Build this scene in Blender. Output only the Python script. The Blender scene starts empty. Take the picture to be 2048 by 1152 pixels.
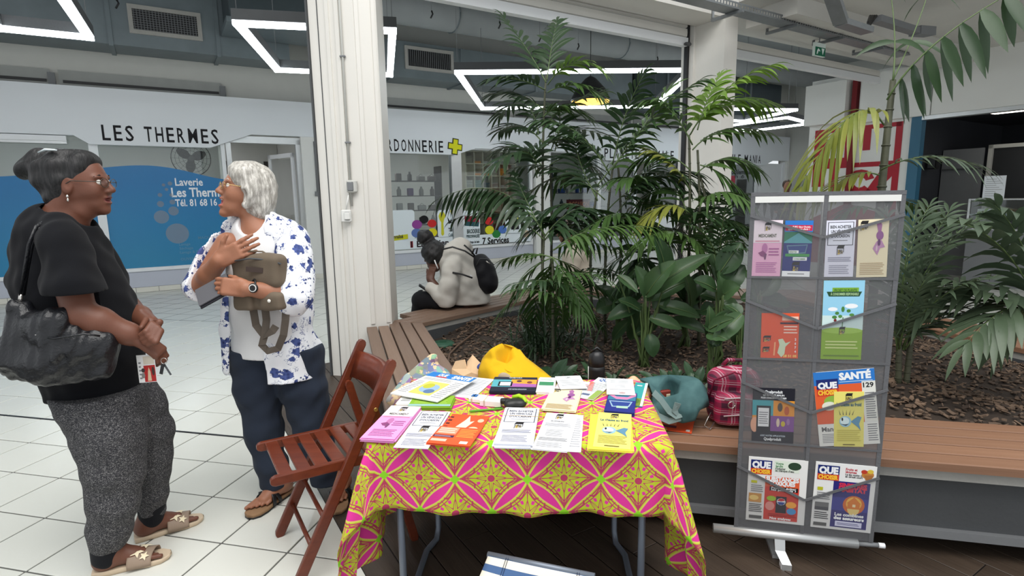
import bpy, bmesh, math, random
import numpy as np
from mathutils import Vector, Matrix, Quaternion
PI = math.pi
sc = bpy.context.scene
COL = sc.collection

# ------------------------------------------------------------------ camera, sky, exposure
FPX, PITCH, ROLL, CAMH = 1116.32, .161104, -.0161139, 1.5
_cp, _sp, _cr, _sr = math.cos(PITCH), math.sin(PITCH), math.cos(ROLL), math.sin(ROLL)
FW = Vector((0, _cp, -_sp)); _up = Vector((0, _sp, _cp)); _rt = Vector((1, 0, 0))
RT = _cr*_rt + _sr*_up; UP = -_sr*_rt + _cr*_up
CAM = Vector((0, 0, CAMH))
cd = bpy.data.cameras.new('camera'); cam = bpy.data.objects.new('camera', cd); COL.objects.link(cam)
cd.sensor_width = 36; cd.lens = FPX/2048*36; cd.clip_start = .05; cd.clip_end = 200
m = Matrix.Identity(4)
for i in range(3):
    m[i][0], m[i][1], m[i][2], m[i][3] = RT[i], UP[i], -FW[i], CAM[i]
cam.matrix_world = m; sc.camera = cam
w = bpy.data.worlds.new('sky'); sc.world = w; w.use_nodes = True
_bg = w.node_tree.nodes['Background']; _bg.inputs[0].default_value = (.93, .97, 1, 1); _bg.inputs[1].default_value = .62
sc.view_settings.view_transform = 'Standard'; sc.view_settings.look = 'None'
sc.view_settings.gamma = 1; sc.view_settings.use_curve_mapping = False
sc.view_settings.exposure = .55
try:
    sc.cycles.max_bounces = 6; sc.cycles.diffuse_bounces = 3; sc.cycles.glossy_bounces = 2
    sc.cycles.transmission_bounces = 3; sc.cycles.transparent_max_bounces = 12
    sc.cycles.sample_clamp_indirect = 4; sc.cycles.use_denoising = True
except Exception: pass
def skylight(name, loc, rot, sx, sy, power, col=(1, .98, .95)):
    ld = bpy.data.lights.new(name, 'AREA'); ld.shape = 'RECTANGLE'; ld.size = sx; ld.size_y = sy; ld.energy = power; ld.color = col
    o = bpy.data.objects.new(name, ld); o.location = loc; o.rotation_euler = rot; COL.objects.link(o); return o
# the glazed roof light over the open middle of the hall, above and behind the camera
skylight('roof_light', (0.2, 0.4, 6.2), (math.radians(8), 0, 0), 6.5, 5.0, 330)

# ------------------------------------------------------------------ helpers
def ray(x, y): return FW + (x-1024)/FPX*RT - (y-576)/FPX*UP
def at(x, y, Y):
    d = ray(x, y); return CAM + d*(Y/d.y)
def atz(x, y, z=0.):
    d = ray(x, y); return CAM + d*((z-CAMH)/d.z)
def ppm(p):                                      # metres for one pixel of the photograph at a point
    return (Vector(p)-CAM).dot(FW)/FPX
def V(*a): return Vector(a[0]) if len(a) == 1 else Vector(a)
def lerp(a, b, t): return a+(b-a)*t

class X:                                          # math-node expressions
    def __init__(s, nt, k): s.nt, s.k = nt, k
    def op(s, o, b=None, c=None):
        n = s.nt.nodes.new('ShaderNodeMath'); n.operation = o
        for i, v in enumerate((s, b, c)):
            if v is None: continue
            if isinstance(v, X): s.nt.links.new(v.k, n.inputs[i])
            else: n.inputs[i].default_value = v
        return X(s.nt, n.outputs[0])
    def __add__(s, b): return s.op('ADD', b)
    def __sub__(s, b): return s.op('SUBTRACT', b)
    def __mul__(s, b): return s.op('MULTIPLY', b)
    def __truediv__(s, b): return s.op('DIVIDE', b)
    def lt(s, b): return s.op('LESS_THAN', b)
    def gt(s, b): return s.op('GREATER_THAN', b)
    def abs(s): return s.op('ABSOLUTE')
    def sin(s): return s.op('SINE')
    def fract(s): return s.op('FRACT')
    def min(s, b): return s.op('MINIMUM', b)
    def max(s, b): return s.op('MAXIMUM', b)
    def sqrt(s): return s.op('SQRT')
    def atan2(s, b): return s.op('ARCTAN2', b)
class NT:
    def __init__(s, name):
        s.m = bpy.data.materials.new(name); s.m.use_nodes = True; s.t = s.m.node_tree
        s.p = s.t.nodes['Principled BSDF']; s.out = s.t.nodes['Material Output']
    def node(s, ty, **kw):
        n = s.t.nodes.new(ty)
        for k, v in kw.items():
            if hasattr(n, k): setattr(n, k, v)
            else: n.inputs[k].default_value = v
        return n
    def link(s, a, b): s.t.links.new(a.k if isinstance(a, X) else a, b)
    def coord(s, kind='Object'):
        return s.t.nodes.new('ShaderNodeTexCoord').outputs[kind]
    def xyz(s, kind='Object'):
        n = s.t.nodes.new('ShaderNodeSeparateXYZ'); s.link(s.coord(kind), n.inputs[0]); return [X(s.t, o) for o in n.outputs]
    def noise(s, scale, detail=3, kind='Object', vec=None, rough=.5):
        n = s.node('ShaderNodeTexNoise'); n.inputs['Scale'].default_value = scale; n.inputs['Detail'].default_value = detail; n.inputs['Roughness'].default_value = rough
        s.link(vec if vec is not None else s.coord(kind), n.inputs['Vector']); return X(s.t, n.outputs[0])
    def voronoi(s, scale, feature='F1', out='Distance', kind='Object', vec=None, rnd=1):
        n = s.node('ShaderNodeTexVoronoi', feature=feature); n.inputs['Scale'].default_value = scale; n.inputs['Randomness'].default_value = rnd
        s.link(vec if vec is not None else s.coord(kind), n.inputs['Vector']); return X(s.t, n.outputs[out])
    def mix(s, f, a, b):
        n = s.node('ShaderNodeMix', data_type='RGBA')
        for v, i in ((f, 0), (a, 6), (b, 7)):
            if isinstance(v, X): s.link(v, n.inputs[i])
            elif i == 0: n.inputs[0].default_value = v
            else: n.inputs[i].default_value = (*v, 1) if len(v) == 3 else v
        return X(s.t, n.outputs[2])
    def col(s, v):
        if isinstance(v, X): s.link(v, s.p.inputs['Base Color'])
        else: s.p.inputs['Base Color'].default_value = (*v[:3], 1)
    def bump(s, h, strength=.3, dist=.01):
        n = s.node('ShaderNodeBump'); n.inputs['Strength'].default_value = strength; n.inputs['Distance'].default_value = dist
        s.link(h, n.inputs['Height']); s.link(n.outputs[0], s.p.inputs['Normal'])
    def set(s, **kw):
        for k, v in kw.items(): s.p.inputs[k.replace('_', ' ')].default_value = v
MATS = {}
def srgb(*c):                                     # photograph colour 0-255 -> linear
    if len(c) == 1: c = c[0]
    return tuple((x/255/12.92 if x/255 <= .04045 else ((x/255+.055)/1.055)**2.4) for x in c)
def mk(name, c, rough=.55, var=.1, scale=6, bump=0, bscale=40, metal=0, spec=.5, sheen=0):
    if name in MATS: return MATS[name]
    n = NT(name); c = srgb(c)
    f = n.noise(scale, 4)
    n.col(n.mix(f, tuple(x*(1-var) for x in c), tuple(min(1, x*(1+var)) for x in c)))
    n.set(Roughness=rough, Metallic=metal); n.p.inputs['Specular IOR Level'].default_value = spec
    if sheen: n.p.inputs['Sheen Weight'].default_value = sheen
    if bump: n.bump(n.noise(bscale, 3), bump, .01)
    MATS[name] = n.m; return n.m
def flat(c, rough=.6):                            # flat print ink, one material per colour
    k = 'print_%02x%02x%02x' % tuple(int(v) for v in c)
    if k in MATS: return MATS[k]
    n = NT(k); n.col(srgb(c)); n.set(Roughness=rough); n.p.inputs['Specular IOR Level'].default_value = .25
    MATS[k] = n.m; return n.m
def emit(name, c, s):
    if name in MATS: return MATS[name]
    n = NT(name); n.col((.8, .8, .8)); n.p.inputs['Emission Color'].default_value = (*srgb(c), 1); n.p.inputs['Emission Strength'].default_value = s
    MATS[name] = n.m; return n.m
def glassy(name, tint=(.9, .95, .95), refl=.12, alpha=.08):
    if name in MATS: return MATS[name]
    n = NT(name); tr = n.node('ShaderNodeBsdfTransparent'); tr.inputs[0].default_value = (*tint, 1)
    gl = n.node('ShaderNodeBsdfGlossy'); gl.inputs['Roughness'].default_value = .03
    fr = n.node('ShaderNodeFresnel'); fr.inputs[0].default_value = 1.5
    ms = n.node('ShaderNodeMixShader'); n.link(X(n.t, fr.outputs[0])*.9+refl*.2, ms.inputs[0]); n.link(tr.outputs[0], ms.inputs[1]); n.link(gl.outputs[0], ms.inputs[2])
    n.link(ms.outputs[0], n.out.inputs[0]); MATS[name] = n.m; return n.m
def veil(name, c, cover, rough=.8):               # mesh fabric / tinted film: see-through in part
    if name in MATS: return MATS[name]
    n = NT(name); n.col(srgb(c)); n.set(Roughness=rough, Alpha=cover); MATS[name] = n.m; return n.m

def frame_from(d, up=Vector((0, 0, 1))):
    d = Vector(d).normalized()
    if abs(d.dot(up)) > .98: up = Vector((1, 0, 0))
    x = d.cross(up).normalized(); y = x.cross(d).normalized()
    return x, y, d
class MB:
    def __init__(s): s.v, s.f, s.mi, s.sm, s.uv = [], [], [], [], None
    def add(s, vs, fs, mi=0, sm=False):
        b = len(s.v); s.v += [tuple(v) for v in vs]; s.f += [tuple(b+i for i in f) for f in fs]; s.mi += [mi]*len(fs); s.sm += [sm]*len(fs); return s
    def hexa(s, c, mi=0):                         # 8 corners: bottom 4 ccw, top 4 ccw
        return s.add(c, [(3, 2, 1, 0), (4, 5, 6, 7), (0, 1, 5, 4), (1, 2, 6, 5), (2, 3, 7, 6), (3, 0, 4, 7)], mi)
    def box(s, c, d, mi=0, R=None, rz=0):
        M = R if R is not None else Matrix.Rotation(rz, 3, 'Z'); c = Vector(c); h = Vector(d)/2
        return s.hexa([c+M@Vector((a*h.x, b*h.y, e*h.z)) for e in (-1, 1) for a, b in ((-1, -1), (1, -1), (1, 1), (-1, 1))], mi)
    def bbox(s, c, d, r=.004, mi=0, R=None, rz=0):  # box with chamfered vertical and top edges
        M = R if R is not None else Matrix.Rotation(rz, 3, 'Z'); c = Vector(c); hx, hy, hz = (Vector(d)/2)
        def ring(i, z): return [c+M@Vector(p) for p in ((-hx+i+r, -hy+i, z), (hx-i-r, -hy+i, z), (hx-i, -hy+i+r, z), (hx-i, hy-i-r, z), (hx-i-r, hy-i, z), (-hx+i+r, hy-i, z), (-hx+i, hy-i-r, z), (-hx+i, -hy+i+r, z))]
        return s.loft([ring(r, -hz), ring(0, -hz+r), ring(0, hz-r), ring(r, hz)], mi, sm=False)
    def prism(s, poly, z0, z1, mi=0, fr=None):    # poly of (x,y); fr=(o,ex,ey,ez) optional frame
        n = len(poly); a = sum(poly[i][0]*poly[(i+1) % n][1]-poly[(i+1) % n][0]*poly[i][1] for i in range(n))
        if a < 0: poly = poly[::-1]
        if fr: o, ex, ey, ez = fr; P = lambda x, y, z: o+ex*x+ey*y+ez*z
        else: P = lambda x, y, z: Vector((x, y, z))
        vs = [P(x, y, z0) for x, y in poly]+[P(x, y, z1) for x, y in poly]
        return s.add(vs, [tuple(range(n))[::-1], tuple(range(n, 2*n))]+[(i, (i+1) % n, n+(i+1) % n, n+i) for i in range(n)], mi)
    def loft(s, rings, mi=0, sm=True, caps=True, closed=True):
        n = len(rings[0]); vs = [p for r in rings for p in r]; fs = []
        for k in range(len(rings)-1):
            for i in range(n if closed else n-1):
                j = (i+1) % n; fs.append((k*n+i, k*n+j, (k+1)*n+j, (k+1)*n+i))
        s.add(vs, fs, mi, sm)
        if caps and closed: 
            b = len(s.v)-len(vs); s.f += [tuple(b+i for i in range(n))[::-1], tuple(b+(len(rings)-1)*n+i for i in range(n))]; s.mi += [mi]*2; s.sm += [False]*2
        return s
    def tube(s, pts, r, n=8, mi=0, caps=True, flatten=1):
        pts = [Vector(p) for p in pts]; rs = r if isinstance(r, (list, tuple)) else [r]*len(pts); rings = []; x = None
        for k, p in enumerate(pts):
            d = (pts[min(k+1, len(pts)-1)]-pts[max(k-1, 0)]).normalized()
            if x is None: x, y, _ = frame_from(d)
            else:
                x = (x-d*x.dot(d)).normalized(); y = d.cross(x)
            y = d.cross(x).normalized()
            rings.append([p+x*(rs[k]*math.cos(2*PI*i/n))+y*(rs[k]*flatten*math.sin(2*PI*i/n)) for i in range(n)])
        return s.loft(rings, mi, True, caps)
    def ribbon(s, pts, wd, th, nrm, mi=0):          # flat band; nrm: direction its face looks
        pts = [Vector(p) for p in pts]; nrm = Vector(nrm); rings = []
        for k, p in enumerate(pts):
            d = (pts[min(k+1, len(pts)-1)]-pts[max(k-1, 0)]).normalized(); x = d.cross(nrm); x = x.normalized() if x.length > .05 else Vector((1, 0, 0)); y = x.cross(d).normalized()
            rings.append([p+x*a*wd/2+y*b*th/2 for a, b in ((-1, -1), (1, -1), (1, 1), (-1, 1))])
        return s.loft(rings, mi, False)
    def cyl(s, a, b, r, n=12, mi=0, r2=None): return s.tube([a, b], [r, r if r2 is None else r2], n, mi)
    def bar(s, a, b, wd, ht, mi=0, up=(0, 0, 1)):
        a, b = Vector(a), Vector(b); x, y, d = frame_from(b-a, Vector(up)); x *= wd/2; y *= ht/2
        return s.hexa([a-x-y, a+x-y, a+x+y, a-x+y, b-x-y, b+x-y, b+x+y, b-x+y], mi)
    def lathe(s, c, prof, n=20, mi=0, axis=(0, 0, 1)):
        x, y, d = frame_from(axis); c = Vector(c)
        return s.loft([[c+d*z+x*(r*math.cos(2*PI*i/n))+y*(r*math.sin(2*PI*i/n)) for i in range(n)] for r, z in prof], mi, True, True)
    def ell(s, c, r, n=14, m=9, mi=0, R=None):
        M = R if R is not None else Matrix.Identity(3); c = Vector(c)
        return s.loft([[c+M@Vector((r[0]*math.sin(t)*math.cos(2*PI*i/n), r[1]*math.sin(t)*math.sin(2*PI*i/n), -r[2]*math.cos(t))) for i in range(n)] for t in [PI*(.04+.92*k/(m-1)) for k in range(m)]], mi)
    def grid(s, nu, nv, fn, mi=0, sm=True, uv=None):
        b = len(s.v); s.v += [tuple(fn(i/(nu-1), j/(nv-1))) for j in range(nv) for i in range(nu)]
        for j in range(nv-1):
            for i in range(nu-1):
                s.f.append((b+j*nu+i, b+j*nu+i+1, b+(j+1)*nu+i+1, b+(j+1)*nu+i)); s.mi.append(mi); s.sm.append(sm)
        return s
    def mesh(s, name, mats):
        me = bpy.data.meshes.new(name); me.from_pydata(s.v, [], s.f)
        for mm in (mats if isinstance(mats, (list, tuple)) else [mats]): me.materials.append(mm)
        me.polygons.foreach_set('material_index', s.mi); me.polygons.foreach_set('use_smooth', s.sm); me.update(); return me
    def build(s, name, mats, parent=None, **kw): return put(name, s.mesh(name, mats), parent, **kw)
def recalc(o):
    b = bmesh.new(); b.from_mesh(o.data); bmesh.ops.recalc_face_normals(b, faces=b.faces[:]); b.to_mesh(o.data); b.free(); return o
def put(name, me, parent=None, label=None, cat=None, group=None, kind=None, loc=None, local=False):
    o = bpy.data.objects.new(name, me); COL.objects.link(o)
    if loc is not None: o.location = loc
    if parent is not None:
        o.parent = parent
        if not local: o.matrix_parent_inverse = parent.matrix_basis.inverted()
    for k, v in (('label', label), ('category', cat), ('group', group), ('kind', kind)):
        if v: o[k] = v
    return o
def thing(name, label, cat, loc=(0, 0, 0), group=None, kind=None, rz=0):
    o = put(name, None, None, label, cat, group, kind, loc); o.rotation_euler = (0, 0, rz); o.empty_display_size = .1; return o
def dup(root, parent=None, loc=None, rz=None, label=None):
    c = root.copy(); COL.objects.link(c); c.parent = parent
    if loc is not None: c.location = loc
    if rz is not None: c.rotation_euler = (0, 0, rz)
    if label: c['label'] = label
    for ch in root.children: dup(ch, c)
    return c
_tx = {}
def text2d(s, bold=0.):                            # letters as flat polygons, cap height about 1, starting at x=0
    k = (s, bold)
    if k in _tx: return _tx[k]
    cu = bpy.data.curves.new('t', 'FONT'); cu.body = s; cu.resolution_u = 2; cu.offset = bold; cu.fill_mode = 'FRONT'
    o = bpy.data.objects.new('t', cu); me = o.to_mesh()
    vs = np.array([v.co[:2] for v in me.vertices]) if len(me.vertices) else np.zeros((0, 2)); fs = [tuple(p.vertices) for p in me.polygons]
    o.to_mesh_clear(); bpy.data.objects.remove(o); bpy.data.curves.remove(cu)
    if len(vs): vs = vs/.69; vs[:, 0] -= vs[:, 0].min()
    _tx[k] = (vs, fs); return _tx[k]
def put_text(mb, s, fr, x, y, h, wd=None, mi=0, align='l', bold=.02, lift=0., xs=1.):
    vs, fs = text2d(s, bold)
    if not len(vs): return
    W = vs[:, 0].max(); kx = (wd/W) if wd else h*xs; tw = W*kx
    x0 = x-(tw/2 if align == 'c' else tw if align == 'r' else 0); o, ex, ey, ez = fr
    mb.add([o+ex*(x0+a*kx)+ey*(y+b*h)+ez*lift for a, b in vs], fs, mi)

# ---- organic shapes: smooth unions of simple solids on a grid, skinned with surface nets
def rotm(fd, up=(0, 0, 1)):
    f = Vector(fd).normalized(); u = Vector(up); s = u.cross(f).normalized(); u = f.cross(s)
    return np.array([f, s, u])                     # rows: forward, left, up
class SD:
    def __init__(s, vox=.006): s.p = []; s.vox = vox
    def cap(s, a, b, r1, r2=None, k=.02, op='u', ex=None, es=1.):
        s.p.append(('c', np.array(a, float), np.array(b, float), r1, r1 if r2 is None else r2, k, op, None if ex is None else np.array(Vector(ex).normalized()), es)); return s
    def chain(s, pts, rs, k=.02, op='u', ex=None, es=1.):
        for i in range(len(pts)-1): s.cap(pts[i], pts[i+1], rs[i], rs[i+1], k, op, ex, es)
        return s
    def ell(s, c, r, R=None, k=.02, op='u'):
        s.p.append(('e', np.array(c, float), np.array(r, float), np.eye(3) if R is None else np.array(R), k, op)); return s
    def box(s, c, r, R=None, rad=.01, k=.01, op='u'):
        s.p.append(('b', np.array(c, float), np.array(r, float), np.eye(3) if R is None else np.array(R), rad, k, op)); return s
    def cut(s, p, n, k=.002): s.p.append(('p', np.array(p, float), np.array(Vector(n).normalized()), k)); return s   # drop the side n points to
    def wob(s, amp, fr, box=None, seed=0): s.p.append(('w', amp, fr, box, seed)); return s
    def shell(s, t): s.p.append(('s', t)); return s
    def bounds(s):
        lo, hi = np.full(3, 1e9), np.full(3, -1e9)
        for q in s.p:
            if q[0] == 'c' and q[6] == 'u':
                r = max(q[3], q[4])*max(1, q[8]); lo = np.minimum(lo, np.minimum(q[1], q[2])-r); hi = np.maximum(hi, np.maximum(q[1], q[2])+r)
            elif q[0] in 'eb' and q[-1] == 'u':
                r = np.abs(q[3]).T@q[2] if q[0] == 'e' else np.abs(q[3]).T@q[2]
                lo = np.minimum(lo, q[1]-r); hi = np.maximum(hi, q[1]+r)
        return lo-.03, hi+.03
    def mesh(s, name, mats, paint=None, smooth=True):
        lo, hi = s.bounds(); v = s.vox; N = np.ceil((hi-lo)/v).astype(int)+1
        D = np.full(N, .06, np.float32); ax = [(lo[i]+v*np.arange(N[i])).astype(np.float32) for i in range(3)]
        for q in s.p:
            if q[0] == 'c':
                _, a, b, r1, r2, k, op, ex, es = q; R = max(r1, r2)*max(1, es)
                l, h = np.minimum(a, b)-R, np.maximum(a, b)+R
            elif q[0] in 'eb':
                k, op = q[-2:]; e = np.abs(q[3]).T@q[2]; l, h = q[1]-e, q[1]+e
            else: l, h, k = lo, hi, 0
            if q[0] == 'w' and q[3] is not None: l, h = np.array(q[3][0]), np.array(q[3][1])
            mgn = k+.045
            i0 = np.clip(((l-mgn-lo)/v).astype(int), 0, N-1); i1 = np.clip(((h+mgn-lo)/v).astype(int)+2, 1, N)
            sl = tuple(slice(i0[i], i1[i]) for i in range(3)); px, py, pz = np.meshgrid(*(ax[i][sl[i]] for i in range(3)), indexing='ij', sparse=True)
            if q[0] == 'c':
                ba = b-a; L = float(ba@ba)+1e-12
                t = np.clip(((px-a[0])*ba[0]+(py-a[1])*ba[1]+(pz-a[2])*ba[2])/L, 0, 1)
                dx, dy, dz = px-a[0]-t*ba[0], py-a[1]-t*ba[1], pz-a[2]-t*ba[2]; rr = r1+(r2-r1)*t
                if ex is not None:                 # squash or stretch along ex
                    e = dx*ex[0]+dy*ex[1]+dz*ex[2]; g = e*(1/es-1); dx, dy, dz = dx+g*ex[0], dy+g*ex[1], dz+g*ex[2]
                d = np.sqrt(dx*dx+dy*dy+dz*dz)-rr
                if ex is not None and es < 1: d = d*es
            elif q[0] == 'e':
                c, r, R = q[1:4]; dx, dy, dz = px-c[0], py-c[1], pz-c[2]
                X_ = [(R[i, 0]*dx+R[i, 1]*dy+R[i, 2]*dz) for i in range(3)]
                k0 = np.sqrt(sum((X_[i]/r[i])**2 for i in range(3))); k1 = np.sqrt(sum((X_[i]/r[i]**2)**2 for i in range(3)))+1e-6
                d = k0*(k0-1)/k1
            elif q[0] == 'b':
                c, r, R, rad = q[1:5]; dx, dy, dz = px-c[0], py-c[1], pz-c[2]
                X_ = [np.abs(R[i, 0]*dx+R[i, 1]*dy+R[i, 2]*dz)-(r[i]-rad) for i in range(3)]
                d = np.sqrt(sum(np.maximum(x, 0)**2 for x in X_))+np.minimum(np.maximum(np.maximum(X_[0], X_[1]), X_[2]), 0)-rad
            elif q[0] == 'p':
                c, n, k = q[1:]; D[...] = np.maximum(D, (px-c[0])*n[0]+(py-c[1])*n[1]+(pz-c[2])*n[2]); continue
            elif q[0] == 's': D[...] = np.abs(D+q[1]/2)-q[1]/2; continue
            elif q[0] == 'w':
                _, amp, fr, bx, sd = q; rg = np.random.RandomState(sd); wv = 0
                for _i in range(5):
                    kv = rg.normal(size=3); kv *= fr*(1+.35*rg.rand()*_i)/np.linalg.norm(kv)
                    wv = wv+np.sin(px*kv[0]+py*kv[1]+pz*kv[2]+rg.rand()*6.3)
                D[sl] += (amp/2.2*wv).astype(np.float32); continue
            A = D[sl]
            if op == 'u':
                if k > 1e-4:
                    hh = np.clip(.5+.5*(A-d)/k, 0, 1); D[sl] = A+(d-A)*hh-k*hh*(1-hh)
                else: D[sl] = np.minimum(A, d)
            elif op == 'd':
                hh = np.clip(.5-.5*(A+d)/max(k, 1e-4), 0, 1); D[sl] = A+(-d-A)*hh+k*hh*(1-hh)
        D[0] = D[-1] = .05; D[:, 0] = D[:, -1] = .05; D[:, :, 0] = D[:, :, -1] = .05
        S = D < 0
        cnt = np.zeros(N-1, np.int8)
        for c in np.ndindex(2, 2, 2): cnt += S[c[0]:N[0]-1+c[0], c[1]:N[1]-1+c[1], c[2]:N[2]-1+c[2]]
        act = (cnt > 0) & (cnt < 8); ids = np.argwhere(act); idx = np.full(N-1, -1, np.int32); idx[act] = np.arange(len(ids))
        cv = {c: D[ids[:, 0]+c[0], ids[:, 1]+c[1], ids[:, 2]+c[2]] for c in np.ndindex(2, 2, 2)}
        acc = np.zeros((len(ids), 3)); num = np.zeros(len(ids))
        for c0 in np.ndindex(2, 2, 2):
            for a_ in range(3):
                if c0[a_]: continue
                c1 = list(c0); c1[a_] = 1; c1 = tuple(c1); va, vb = cv[c0], cv[c1]; mm = (va < 0) != (vb < 0)
                t = np.where(mm, va/np.where(mm, va-vb, 1), 0); p = np.array(c0, float)[None].repeat(len(ids), 0); p[:, a_] += t
                acc += p*mm[:, None]; num += mm
        P = lo+v*(ids+acc/np.maximum(num, 1)[:, None]); Q = []
        for a_ in range(3):
            b_, c_ = (a_+1) % 3, (a_+2) % 3
            s0 = [slice(None)]*3; s1 = [slice(None)]*3; s0[a_] = slice(0, -1); s1[a_] = slice(1, None)
            e = S[tuple(s0)] != S[tuple(s1)]; E_ = np.argwhere(e)
            E_ = E_[(E_[:, b_] > 0) & (E_[:, c_] > 0) & (E_[:, b_] < N[b_]-1) & (E_[:, c_] < N[c_]-1)]
            ins = S[E_[:, 0], E_[:, 1], E_[:, 2]]; db = np.zeros(3, int); db[b_] = 1; dc = np.zeros(3, int); dc[c_] = 1
            g = lambda o_: idx[tuple((E_-o_).T)]
            q4 = np.stack([g(db+dc), g(dc), g(0*db), g(db)], 1); q4[~ins] = q4[~ins][:, ::-1]; Q.append(q4)
        Q = np.concatenate(Q)
        me = bpy.data.meshes.new(name); me.vertices.add(len(P)); me.vertices.foreach_set('co', P.astype(np.float32).ravel())
        me.loops.add(len(Q)*4); me.loops.foreach_set('vertex_index', Q.astype(np.int32).ravel())
        me.polygons.add(len(Q)); me.polygons.foreach_set('loop_start', np.arange(0, len(Q)*4, 4, dtype=np.int32))
        for mm in (mats if isinstance(mats, (list, tuple)) else [mats]): me.materials.append(mm)
        if paint is not None:
            C_ = P[Q].mean(1); me.polygons.foreach_set('material_index', np.asarray(paint(C_), np.int32))
        me.update(calc_edges=True); me.polygons.foreach_set('use_smooth', np.ones(len(Q), bool)); me.validate(); return me
    def build(s, name, mats, parent=None, paint=None, **kw): return put(name, s.mesh(name, mats, paint), parent, **kw)

# ------------------------------------------------------------------ materials of the setting
M_white = mk('white_paint', (226, 226, 222), .5, .03, 3, .03, 60)
M_col = mk('column_paint', (222, 219, 212), .5, .04, 4, .05, 30)
M_wallg = mk('upper_wall_paint', (196, 196, 190), .7, .05, 5, .08, 30)
M_lav = mk('plinth_wall_paint', (188, 192, 204), .6, .04, 4, .04, 30)
M_grey = mk('grey_paint', (118, 120, 122), .55, .08, 6, .08, 40)
M_dgrey = mk('dark_grey_panel', (72, 74, 76), .6, .1, 9, .1, 60)
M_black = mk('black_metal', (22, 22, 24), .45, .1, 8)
M_alu = mk('aluminium', (196, 198, 198), .35, .04, 20, 0, 40, .6)
M_frame = mk('white_frame', (232, 234, 236), .4, .02, 5)
M_galv = mk('galvanised_duct', (116, 126, 130), .45, .22, 3, .05, 10, .35)
M_galv2 = mk('dark_duct', (70, 80, 84), .5, .25, 3, .05, 10, .3)
M_conc = mk('concrete_ledge', (166, 164, 158), .8, .12, 12, .25, 50)
M_ceil = mk('ceiling_paint', (204, 202, 196), .75, .06, 3, .1, 25)
M_slab = mk('slab_paint', (150, 154, 154), .8, .12, 2, .1, 20)
M_glass = glassy('window_glass')
M_fascia = mk('fascia_board', (226, 230, 234), .45, .02, 2)
M_ink = flat((24, 22, 26))
def tilemat():
    n = NT('floor_tile'); f = n.noise(3, 3); g = n.noise(90, 2)
    n.col(n.mix(g, n.mix(f, srgb((216, 217, 208)), srgb((226, 227, 220))), srgb((220, 220, 211)))); n.set(Roughness=.22); n.p.inputs['Specular IOR Level'].default_value = .4
    return n.m
M_tile = tilemat(); M_grout = mk('grout', (96, 96, 92), .85, .1, 20)
def woodmat(name, a, b, stretch=(1.2, 26, 26), rough=.5, bump=.15):
    n = NT(name); mp = n.node('ShaderNodeMapping'); mp.inputs['Scale'].default_value = stretch; n.link(n.coord(), mp.inputs[0])
    inf = n.node('ShaderNodeObjectInfo'); vz = n.node('ShaderNodeVectorMath'); n.link(mp.outputs[0], vz.inputs[0]); n.link(inf.outputs['Location'], vz.inputs[1])
    f = n.noise(1.6, 5, vec=vz.outputs[0], rough=.65); r = X(n.t, inf.outputs['Random'])
    c = n.mix(f, srgb(a), srgb(b)); n.col(n.mix(r*.35, c, tuple(x*.62 for x in srgb(a)))); n.set(Roughness=rough); n.bump(f, bump, .01); return n.m
M_deck = woodmat('deck_wood', (50, 41, 34), (88, 74, 62), (1.2, 20, 20), .42, .35)
M_board = woodmat('bench_wood', (112, 88, 72), (150, 124, 106), (1.0, 22, 22), .5, .12)
M_boardf = woodmat('bench_wood_warm', (124, 88, 66), (158, 120, 94), (1.0, 22, 22), .5, .12)
M_led = emit('led_white', (240, 250, 255), 9)

# ------------------------------------------------------------------ facade frame: u along the shop fronts, v towards the hall
F0 = V(-7.866, 8.44, 0); FU = V(math.cos(math.radians(31.9)), math.sin(math.radians(31.9)), 0); FN = V(FU.y, -FU.x, 0); UZ = V(0, 0, 1)
def fp(u, v, z=0): return F0+FU*u+FN*v+UZ*z
def ffr(v): return (F0+FN*v, FU, UZ, FN)             # drawing frame on a plane parallel to the shop fronts
def fbox(mb, u0, u1, v0, v1, z0, z1, mi=0):
    return mb.hexa([fp(u0, v1, z0), fp(u1, v1, z0), fp(u1, v0, z0), fp(u0, v0, z0), fp(u0, v1, z1), fp(u1, v1, z1), fp(u1, v0, z1), fp(u0, v0, z1)], mi)
def S(name, mb, mats, label, parent=None): return mb.build(name, mats, parent, kind='structure', label=label, cat=None if parent else name.split('_')[0])
def project(p):
    d = Vector(p)-CAM; z = d.dot(FW); return (1024+FPX*d.dot(RT)/z, 576-FPX*d.dot(UP)/z) if z > .1 else (9e9, 9e9)

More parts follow.
